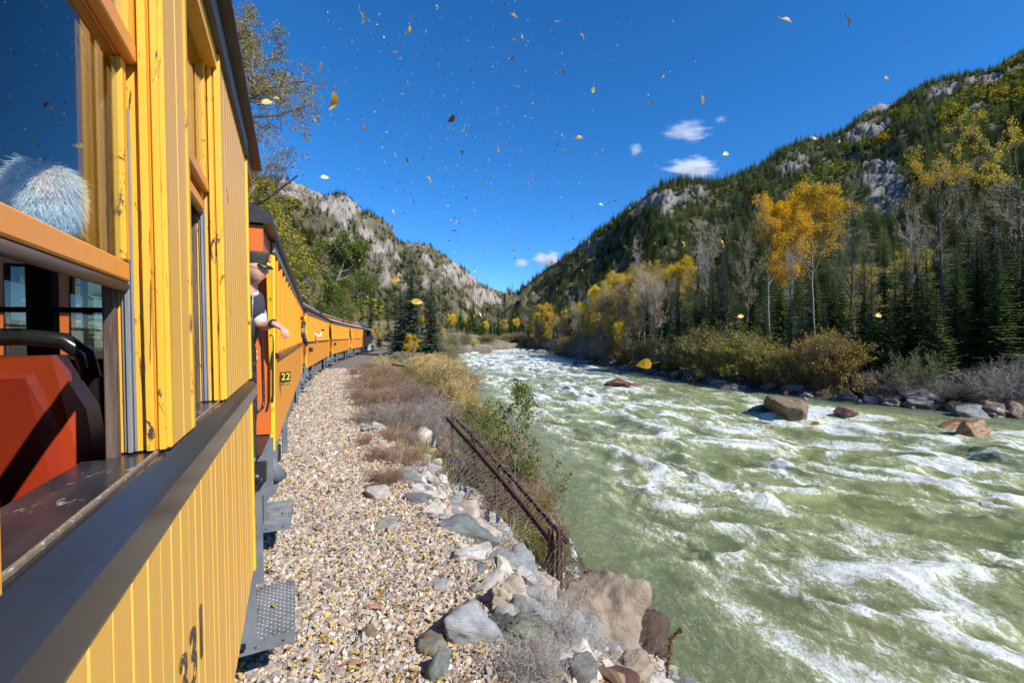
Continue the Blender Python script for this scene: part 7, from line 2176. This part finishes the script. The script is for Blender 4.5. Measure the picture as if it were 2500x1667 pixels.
def white_haired_passenger():
    s, w = 1.205, .437
    c = Vector((DX * s - RX * w, DY * s - RY * w, 2.615))
    def SW(ss, ww, z): return Vector((DX * ss - RX * ww, DY * ss - RY * ww, z))
    base = SW(1.12, 1.18, 1.2)
    root = empty('person', base); tag(root, 'white-haired passenger seen through the raised glass of the near window', 'person')
    g = Rig(); I = -base
    hd = Vector((DX, DY, 0)); side = Vector((RX, RY, 0))
    g.add('pelvis', base + Vector((0, 0, .80)), (.14, .11))
    g.chain('pelvis', [('waist', SW(1.13, 1.12, 2.13), (.14, .11)), ('chest', SW(1.15, .96, 2.33), (.14, .10)), ('upper', SW(1.17, .78, 2.49), .08), ('neck', SW(1.19, .60, 2.585), .048), ('skull', SW(1.20, .50, 2.63), .055)])
    for k in (-1, 1):
        sh = g.v[g.n['upper']] + hd * .15 * k + Vector((0, 0, -.03))
        nm = 'AB'[k > 0]
        g.chain('upper', [(nm + 's', sh, .055), (nm + 'e', sh + Vector((0, 0, -.26)) - side * .12, .04), (nm + 'w', sh + Vector((0, 0, -.46)) - side * .22, .028)])
        hand(g, nm + 'w', hd + Vector((0, 0, -.2)), Vector((0, 0, 1)), nm, .5)
        hp = g.v[0] + side * .07 * k
        g.chain('pelvis', [(nm + 'h', hp + Vector((0, 0, -.1)), .09), (nm + 'k', hp + Vector((0, 0, -.40)), .06), (nm + 'a', Vector((hp.x, hp.y, 1.28)), .045), (nm + 't', Vector((hp.x, hp.y, 1.245)) + hd * .15, .042)])
    body = skin_obj('body', [v + I for v in g.v], g.e, g.r, M_SKIN, root, 2)
    me, M = head_mesh('head', M_SKIN, root, c + I, (hd * .8 - side * .3), (0, 0, 1), .77)
    bm = bmesh.new(); bm.from_mesh(body.data); bm.from_mesh(me); bm.to_mesh(body.data); bm.free(); bpy.data.meshes.remove(me)
    body.data.polygons.foreach_set('use_smooth', np.ones(len(body.data.polygons), dtype=bool))
    r = np.random.default_rng(8); n = 20000
    q = _norm(r.normal(size=(n, 3))); q = q[(q[:, 2] > -.45) & ~((q[:, 1] > .45) & (q[:, 2] < .45))]
    crown = np.array([0, -.18, .98])
    tang = q - crown * (q @ crown)[:, None]; tang = _norm(q * (q @ crown)[:, None] - crown) + r.normal(size=q.shape) * .22
    far = np.arccos(np.clip(q @ crown, -1, 1))
    keep = r.random(len(q)) < np.clip(far / .55, .12, 1); q, tang = q[keep], tang[keep]
    sc = np.array([.070, .090, .108]); p0 = q * sc; L = .012 + .013 * r.random(len(q))
    p1 = p0 + (_norm(tang) * .85 + q * .14) * L[:, None]; p2 = p1 + (_norm(tang) * .9 + q * .0 + r.normal(size=q.shape) * .18) * L[:, None]
    A = np.array(M.to_3x3()); T = np.array(c + I)
    p0, p1, p2 = [(A @ p.T).T + T for p in (p0, p1, p2)]
    V1, F1 = ribbons(p0, p1, np.full(len(p0), .0009), np.full(len(p0), .0008), r); V2, F2 = ribbons(p1, p2, np.full(len(p0), .0008), np.full(len(p0), .0002), r)
    cap_ = MB(); n2 = 20; vs = []; fs = []
    for j in range(9):
        th = (.28 + 1.30 * j / 8)
        for i in range(n2):
            a = 6.2832 * i / n2; zc = math.cos(th)
            front = math.sin(a) > .45 and zc < .45
            k = .97 if not front else .90
            vs.append(tuple(A @ np.array([.070 * k * math.sin(th) * math.cos(a), .090 * k * math.sin(th) * math.sin(a), .108 * k * zc]) + T))
    for j in range(8): fs += [(j * n2 + i, (j + 1) * n2 + i, (j + 1) * n2 + (i + 1) % n2, j * n2 + (i + 1) % n2) for i in range(n2)]
    cap_.add(vs, fs, 0, True); cm = cap_.mesh('scalp')
    cv = np.array([v.co for v in cm.vertices]); cf = np.array([list(p.vertices) for p in cm.polygons]); bpy.data.meshes.remove(cm)
    me = mesh_from_parts('hair', [(V1, F1, 0, None), (V2, F2, 0, None), (cv, cf, 0, None)], [M_HAIRW]); mesh_obj('hair', me, None, root)
    skin_obj('shirt', [g.v[g.n[k]] + I for k in ('pelvis', 'waist', 'chest', 'upper')], [(0, 1), (1, 2), (2, 3)], [(.16, .13), (.16, .13), (.17, .13), .11], M_TROUS, root)
    for nm in 'AB':
        skin_obj('sleeve', [g.v[g.n[k]] + I for k in ('upper', nm + 's', nm + 'e', nm + 'w')], [(0, 1), (1, 2), (2, 3)], [.09, .066, .052, .042], M_TROUS, root)
        skin_obj('trouser_leg', [g.v[g.n[k]] + I for k in ('pelvis', nm + 'h', nm + 'k', nm + 'a')], [(0, 1), (1, 2), (2, 3)], [.13, .11, .08, .07], M_TROUS, root)
white_haired_passenger()

def leaning_passenger(name_label, s, lean, skin, shirt, cap, arm_mat, cam_=False):
    """passenger leaning out of a coach window at track distance s"""
    x, y, a, z = [float(q) for q in track_at(s)]
    out = Vector((math.cos(a), math.sin(a), 0)); ah = Vector((-math.sin(a), math.cos(a), 0))
    base = Vector((x, y, z + 1.2)) - out * .30
    root = empty('person', base); tag(root, name_label, 'person', 'passengers leaning out of the coaches ahead')
    g = Rig(); I = -base
    z0 = Vector((0, 0, 1))
    g.add('pelvis', base + z0 * .82, (.15, .12))
    g.chain('pelvis', [('waist', base + z0 * .98 + out * .06, (.15, .12)), ('chest', base + z0 * 1.20 + out * lean * .55, (.16, .12)), ('upper', base + z0 * 1.34 + out * lean * .8, .10), ('neck', base + z0 * 1.43 + out * lean * .95, .052), ('skull', base + z0 * 1.52 + out * lean, .065)])
    sh = g.v[g.n['upper']]
    if cam_:
        g.chain('upper', [('Rs', sh + out * .10 - ah * .12, .06), ('Re', sh + out * .34 - ah * .14 - z0 * .16, .045), ('Rw', sh + out * .46 - ah * .05 + z0 * .10, .03)])
        hand(g, 'Rw', z0 + out * .3, -ah, 'R', .9)
    else:
        g.chain('upper', [('Rs', sh + out * .08 - ah * .16, .06), ('Re', sh + out * .16 - ah * .18 - z0 * .27, .045), ('Rw', sh + out * .20 - ah * .02 - z0 * .42, .03)])
        hand(g, 'Rw', ah - z0 * .4, out, 'R', .7)
    g.chain('upper', [('Ls', sh + out * .05 + ah * .16, .06), ('Le', sh + out * .12 + ah * .20 - z0 * .27, .045), ('Lw', sh + out * .18 + ah * .08 - z0 * .42, .03)])
    hand(g, 'Lw', out - z0 * .4, z0, 'L', .7)
    for k, nm in ((-1, 'A'), (1, 'B')):
        hp = g.v[0] + ah * .08 * k
        g.chain('pelvis', [(nm + 'h', hp - z0 * .1, .09), (nm + 'k', hp - z0 * .42, .06), (nm + 'a', Vector((hp.x, hp.y, base.z + .08)), .045), (nm + 't', Vector((hp.x, hp.y, base.z + .045)) + out * .12, .042)])
    body = skin_obj('body', [v + I for v in g.v], g.e, g.r, skin, root, 1)
    hc = base + z0 * 1.58 + out * lean
    me, M = head_mesh('head', skin, root, hc + I, ah + out * .15, (0, 0, 1), .95)
    bm = bmesh.new(); bm.from_mesh(body.data); bm.from_mesh(me); bm.to_mesh(body.data); bm.free(); bpy.data.meshes.remove(me)
    V = lambda *k: [g.v[g.n[q]] + I for q in k]
    skin_obj('shirt', V('pelvis', 'waist', 'chest', 'upper'), [(0, 1), (1, 2), (2, 3)], [(.165, .135), (.165, .135), (.175, .135), .12], shirt, root, 1)
    for nm in 'LR': skin_obj('sleeve', V('upper', nm + 's', nm + 'e', nm + 'w'), [(0, 1), (1, 2), (2, 3)], [.10, .075, .06, .045], arm_mat, root, 1)
    for nm in 'AB': skin_obj('trouser_leg', V('pelvis', nm + 'h', nm + 'k', nm + 'a'), [(0, 1), (1, 2), (2, 3)], [.13, .11, .08, .07], M_TROUS, root, 1)
    H = lambda x_, y_, z_: (M @ Vector((x_, y_, z_))) + hc + I
    b = MB(); vs = []; fs = []; n = 16
    rings = [(.03, .09, .108), (.06, .092, .112), (.15 if cap == 'tall' else .12, .094, .112), (.155 if cap == 'tall' else .125, .0, .0)]
    for zz, rx, ry in rings: vs += [H(rx * math.cos(6.2832 * i / n), ry * math.sin(6.2832 * i / n), zz) for i in range(n)]
    for j in range(3): fs += [(j * n + i, j * n + (i + 1) % n, (j + 1) * n + (i + 1) % n, (j + 1) * n + i) for i in range(n)]
    b.add(vs, fs, 0, True); b.build('hair' if cap == 'hair' else 'cap', M_HAIRB if cap == 'hair' else M_TROUS, root)
    if cam_:
        w = g.v[g.n['Rw']]
        c = MB(); p = w + z0 * .10 + out * .04
        o = c.box(-.07, .07, -.04, .04, -.045, .045, 0, .008); c.tube([(0, .04, 0), (0, .11, 0)], .035, 12)
        co = c.build('camera_body', M_TROUS, None); co.location = p; co.rotation_euler = (0, 0, a)
        co.name = 'handheld_camera'; tag(co, 'small black camera held out of the third coach window', 'camera')
leaning_passenger('passenger in white shirt and tall black cap leaning out of coach 22', 17.6, .42, M_SKIN2, M_WHITECL, 'tall', M_TROUS)
leaning_passenger('passenger in white holding a camera out of the third coach', 25.6, .30, M_SKIN, M_WHITECL, 'hair', M_WHITECL, True)

# ------------------------------------------------------------------ leaves in the air
def flying_mat():
    m = bpy.data.materials.new('flying_leaf'); m.use_nodes = True
    nt = m.node_tree; nt.nodes.clear()
    o = nd(nt, 'OutputMaterial'); mx = nd(nt, 'MixShader'); d = nd(nt, 'BsdfPrincipled'); t = nd(nt, 'BsdfTranslucent')
    oi = nd(nt, 'ObjectInfo'); n = noise_tex(nt, 3.0, 5, .7)
    c = mixc(nt, ramp(nt, n, [(.60, (0, 0, 0)), (.68, (.8, .8, .8))]), oi.outputs['Color'], (.12, .06, .02))
    d.inputs['Roughness'].default_value = .38
    nt.links.new(c, d.inputs[0]); nt.links.new(c, t.inputs[0]); mx.inputs[0].default_value = .35
    nt.links.new(d.outputs[0], mx.inputs[1]); nt.links.new(t.outputs[0], mx.inputs[2]); nt.links.new(mx.outputs[0], o.inputs[0])
    return m
M_FLY = flying_mat()
LEAVES = [leaf_card(1, w, c, .42, 8, f) for w, c, f in ((.50, .12, .10), (.42, .22, .30), (.55, .08, .18), (.30, .30, .45), (.5, -.2, .12), (.24, .15, .7))]
for m in LEAVES: m.materials.append(M_FLY)
YLW = [(.66, .47, .05), (.74, .55, .10), (.58, .36, .04), (.72, .62, .24), (.50, .42, .07), (.36, .22, .06), (.16, .10, .035), (.80, .72, .42)]  # last, palest tone: a sun glint put into the leaf colour
BACKLIT_TONES = [(.10, .065, .025), (.14, .10, .03), (.07, .05, .02), (.22, .15, .04)]  # silhouette tones: the shade of backlit leaves put into their colour
def fly(loc, size, k, col, rot, label, group):
    o = mesh_obj('leaf', LEAVES[k], None); o.location = loc; o.scale = (size,) * 3; o.rotation_euler = rot; o.color = (*col, 1)
    return tag(o, label, 'leaf', group)
G1 = 'large leaves blowing past the camera'
big = [(782, 172, 1.35, .052, 2, 3, (1.3, .2, -1.0), 'pale yellow pear-shaped leaf high beside the eaves'), (815, 222, 1.45, .062, 1, 1, (.9, .9, 2.4), 'folded yellow leaf with brown spots and a pale stalk'), (1591, 886, 1.5, .070, 0, 0, (1.45, .15, 2.2), 'big golden leaf hanging over the far shoreline'),
       (1909, 46, 2.2, .055, 0, 2, (1.2, .3, .2), 'ochre leaf near the top of the sky, upper right'), (2065, 42, 2.4, .05, 3, 6, (.6, 1.2, .8), 'thin dark curled leaf at the top right of the sky'), (2160, 192, 2.6, .05, 2, 2, (1.1, -.3, .6), 'brown-yellow leaf before the upper hill crest'), (1980, 335, 2.6, .055, 4, 5, (1.2, .0, .1), 'dark arched leaf above the hill crest'),
       (1765, 378, 2.6, .052, 0, 0, (1.2, -.3, .5), 'yellow leaf by the small clouds'), (1664, 30 + 560, 2.6, .045, 3, 0, (1.2, .7, 1.2), 'golden leaf in front of the bare cottonwoods'), (1760, 587, 1.9, .045, 0, 0, (1.4, .6, 1.0), 'golden leaf left of the golden aspens'), (1110, 282, 2.0, .046, 2, 6, (1.3, .4, 2.6), 'dark leaf in the middle of the sky'), (1146, 274, 2.4, .04, 0, 6, (1.3, 1.0, 1.4), 'small dark leaf right of the middle one'),
       (1405, 338, 2.4, .048, 0, 5, (1.2, -.2, .4), 'olive leaf in the middle of the sky'), (1712, 232, 2.4, .05, 2, 2, (1.0, .7, 1.1), 'brown leaf high right of centre'), (1415, 82, 2.6, .05, 1, 5, (1.3, .6, 1.0), 'brown leaf high at the centre of the sky'), (1248, 35, 2.6, .045, 0, 5, (1.2, .2, .6), 'yellow-brown leaf near the top centre'), (1000, 62, 2.0, .05, 3, 1, (1.0, .4, 2.4), 'curled yellow leaf near the top of the sky'), (878, 26, 2.0, .05, 3, 0, (1.1, 1.2, 1.9), 'narrow yellow leaf at the top of the sky'),
       (783, 433, 2.2, .044, 0, 3, (1.2, -.2, .9), 'pale leaf in front of the left mountain crest'), (1043, 432, 2.4, .05, 1, 0, (1.2, .5, 1.6), 'yellow leaf above the river gap'), (1463, 498, 2.4, .034, 2, 7, (1.0, .2, .7), 'bright pale leaf, coloured as if catching the sun'), (1003, 735, 1.9, .050, 0, 0, (1.4, .1, .3), 'orange-gold leaf in front of the spruces'), (955, 685, 2.2, .045, 0, 0, (1.4, -.1, .1), 'golden leaf in front of the mountainside'), (2003, 1034, 2.4, .055, 0, 1, (1.1, .1, 2.9), 'pale yellow leaf over the river beside the mid-river boulder'),
       (2137, 770, 2.4, .05, 0, 0, (1.2, .0, .4), 'golden leaf in front of the dark spruces'), (1800, 773, 2.6, .045, 0, 0, (1.2, -.1, .3), 'orange leaf in front of the willows'), (638, 252, 1.7, .044, 0, 1, (1.2, -.4, .8), 'yellow leaf just outside the eaves of the near coach'), (668, 239, 2.4, .03, 0, 1, (1.2, .1, .2), 'small yellow leaf beside the eaves'), (842, 1100, 2.4, .03, 0, 0, (1.0, .6, .7), 'small yellow leaf above the gravel')]
for (u, v, Y, s, k, c, rt, lab) in big:
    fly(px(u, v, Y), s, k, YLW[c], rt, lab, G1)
r_ = np.random.default_rng(99)
n_ = 0
G2 = 'small leaves drifting in the wind'
while n_ < 268:
    Y = float(3.0 + 17 * r_.random() ** 1.1)
    if r_.random() < .86:
        u = float(np.clip(r_.normal(1120, 250), 640, 1900)); v = float(r_.uniform(-20, 800))
        if v < 90 + .0 * u and r_.random() < .4: continue
    else: u = float(r_.uniform(800, 2450)); v = float(r_.uniform(20, 1500))
    x, y, z = px(u, v, Y)
    l = (x - float(wall_x(y))) * math.cos(float(wall_a(y)))
    if l < .25 or z < float(ground_z(x, y)) + .5: continue
    q = r_.random()
    col = YLW[int(r_.integers(0, 8))] if q > .45 else BACKLIT_TONES[int(r_.integers(0, 4))]
    lab = 'small leaf drifting in the blue sky over the valley' if v < 600 else ('small leaf drifting before the trees and hills' if v < 850 else 'small leaf drifting low over the river and bank')
    fly((x, y, z), float(r_.uniform(.035, .06)) * (1 + .25 * (Y > 10)), int(r_.integers(0, 6)), col, tuple(r_.uniform(0, 6.28, 3)), lab, G2); n_ += 1
def leaf_cloud():
    """the many specks farther off"""
    n = 1300; r = np.random.default_rng(123)
    Y = r.uniform(14, 34, n); u = np.clip(r.normal(1100, 210, n), 720, 1700); v = r.uniform(30, 760, n)
    P = np.stack([(u - 1250) / 1111 * Y, Y, CAMZ + (833 - v) / 1111 * Y], 1)
    l = (P[:, 0] - wall_x(Y)) * np.cos(wall_a(Y)); ok = (l > .6) & (P[:, 2] > 1.2); P = P[ok]; m = len(P)
    col = np.array(YLW + BACKLIT_TONES * 2)[r.integers(0, 16, m)]
    o = scatter('drifting_leaves', P, r.uniform(0, 6.28, (m, 3)), (r.uniform(.05, .085, m)[:, None] * np.ones((1, 3))), col, r.integers(0, 3, m), SRC_LEAF)
    tag(o, 'cloud of tiny far leaves blown over the valley', 'leaves', kind='stuff')
leaf_cloud()
# leaves lying on the step plates
for (s, l, z, lab) in ((3.74, .09, .415, 'yellow leaf lying on the nearer tread plate'), (5.72, .12, .415, 'yellow leaf lying on the farther tread plate')):
    x, y, a, zz = [float(q) for q in track_at(s)]
    fly((x + math.cos(a) * l, y + math.sin(a) * l, z + zz), .062, 0, (.42, .36, .06), (.1, .1, 2.2), lab, 'leaves on the steps')

# ------------------------------------------------------------------ small signs far up the line
def far_sign():
    x, y, a, z = [float(q) for q in track_at(96)]
    p = Vector((x, y, 0)) + Vector((math.cos(a), math.sin(a), 0)) * 1.4; gz = float(ground_z(p.x, p.y))
    root = empty('line_sign', (p.x, p.y, gz)); tag(root, 'small green trackside sign on a post far beyond the locomotive', 'sign')
    m = MB(); m.box(-.05, .05, -.05, .05, 0, 1.9); m.build('post', M_ROOF, root)
    m = MB(); m.box(-.42, .42, -.07, -.05, 1.7, 2.4); m.build('sign_panel', pmat('green_sign_paint', (.01, .16, .10), (.015, .20, .13), 3, .5), root)
    x, y, a, z = [float(q) for q in track_at(92)]
    p = Vector((x, y, 0)) + Vector((math.cos(a), math.sin(a), 0)) * 5.2; gz = float(ground_z(p.x, p.y))
    m = MB(); m.box(-.09, .09, -.09, .09, -.1, 2.2, 0, .02); o = m.build('marker_post', M_WHITECL); o.location = (p.x, p.y, gz); tag(o, 'white marker post beside the line before the dark conifers', 'post')
far_sign()

# ------------------------------------------------------------------ clouds and smoke
def cloud(name, c, size, seed, dens, label, thr=.48, scale=2.2, stretch=(1, 1, 1), kind='structure', colr=(1, 1, 1)):
    bm = bmesh.new(); bmesh.ops.create_icosphere(bm, subdivisions=3, radius=1); me = bpy.data.meshes.new(name); bm.to_mesh(me); bm.free()
    o = mesh_obj(name, me); o.location = c; o.scale = size
    m = bpy.data.materials.new(name + '_vapour'); m.use_nodes = True; nt = m.node_tree; nt.nodes.clear()
    out = nd(nt, 'OutputMaterial'); pv = nd(nt, 'VolumePrincipled'); tc = nd(nt, 'TexCoord')
    ln = nd(nt, 'VectorMath', operation='LENGTH'); nt.links.new(tc.outputs['Object'], ln.inputs[0])
    mp = nd(nt, 'Mapping'); mp.inputs['Location'].default_value = (seed, seed * .7, 0); mp.inputs['Scale'].default_value = stretch
    nt.links.new(tc.outputs['Object'], mp.inputs[0])
    n = nd(nt, 'TexNoise'); n.inputs['Scale'].default_value = scale; n.inputs['Detail'].default_value = 6; n.inputs['Roughness'].default_value = .62
    nt.links.new(mp.outputs[0], n.inputs['Vector'])
    fall = nd(nt, 'MapRange'); fall.inputs[1].default_value = .1; fall.inputs[2].default_value = 1; fall.inputs[3].default_value = .30; fall.inputs[4].default_value = -.42
    nt.links.new(ln.outputs['Value'], fall.inputs[0])
    ad = nd(nt, 'Math', operation='ADD'); nt.links.new(n.outputs['Fac'], ad.inputs[0]); nt.links.new(fall.outputs[0], ad.inputs[1])
    k = nd(nt, 'MapRange', interpolation_type='SMOOTHSTEP'); k.inputs[1].default_value = thr; k.inputs[2].default_value = thr + .30; k.inputs[4].default_value = dens
    nt.links.new(ad.outputs[0], k.inputs[0]); nt.links.new(k.outputs[0], pv.inputs['Density'])
    pv.inputs['Color'].default_value = (*colr, 1); pv.inputs['Anisotropy'].default_value = .2
    nt.links.new(pv.outputs[0], out.inputs['Volume'])
    me.materials.append(m)
    return tag(o, label, 'cloud', kind=kind)
def sky_pt(u, v, D): return px(u, v, D)
CK = 3000 / 1111
cloud('cloud', sky_pt(1335, 632, 3000), (72 * CK, 50 * CK, 40 * CK), 1.3, .05, 'small white cumulus cloud just above the valley gap')
cloud('cloud', sky_pt(1272, 642, 3050), (48 * CK, 40 * CK, 24 * CK), 4.1, .02, 'thin wisp trailing left of the white cumulus')
cloud('cloud', sky_pt(1690, 410, 3000), (140 * CK, 60 * CK, 60 * CK), 7.7, .034, 'wispy white cloud above the granite bluff', .52, 3.0, (1, 1, 1.5))
cloud('cloud', sky_pt(1678, 322, 3000), (125 * CK, 50 * CK, 56 * CK), 2.2, .020, 'thin streaky cloud higher above the bluff', .52, 3.0, (1, 1, 1.4))
cloud('cloud', sky_pt(1554, 366, 3000), (36 * CK, 30 * CK, 34 * CK), 9.4, .012, 'small faint puff left of the wispy clouds')
cloud('cloud', sky_pt(1760, 292, 3000), (34 * CK, 24 * CK, 20 * CK), 5.5, .010, 'faintest tiny cloud puff, upper right of the others')
def smoke():
    x, y, a, z = [float(q) for q in track_at(77.2)]
    cloud('smoke', (x - math.cos(a) * 1.25, y - math.sin(a) * 1.25, z + 6.2), (.9, .9, 2.4), 3.3, .9, 'faint grey smoke rising from the locomotive stack', .45, 1.8, (1, 1, .6), 'stuff', (.35, .33, .31))
smoke()

# ------------------------------------------------------------------ look-alikes told apart by their order
def _ord(n):
    return ['', 'first', 'second', 'third', 'fourth', 'fifth', 'sixth', 'seventh', 'eighth', 'ninth', 'tenth', 'eleventh', 'twelfth', 'thirteenth', 'fourteenth', 'fifteenth', 'sixteenth', 'seventeenth', 'eighteenth', 'nineteenth', 'twentieth',
            'twenty-first', 'twenty-second', 'twenty-third', 'twenty-fourth', 'twenty-fifth', 'twenty-sixth', 'twenty-seventh', 'twenty-eighth', 'twenty-ninth', 'thirtieth', 'thirty-first', 'thirty-second', 'thirty-third', 'thirty-fourth', 'thirty-fifth', 'thirty-sixth', 'thirty-seventh', 'thirty-eighth', 'thirty-ninth', 'fortieth'][n]
def name_by_order():
    fam = {}
    for o in SC.objects:
        if o.parent is None and o.get('label') and o.get('group') and o.get('kind') is None: fam.setdefault(o['label'], []).append(o)
    for lab, os_ in fam.items():
        n = len(os_)
        if n < 2 or n > 40: continue
        os_.sort(key=lambda o: o.location.x / max(o.location.y, .1))
        for i, o in enumerate(os_):
            w = _ord(i + 1) if i < n - 1 else 'last'
            o['label'] = '%s, %s of its kind from the left' % (lab, w) if len(lab.split()) < 9 else '%s, %s from left' % (lab, w)
name_by_order()
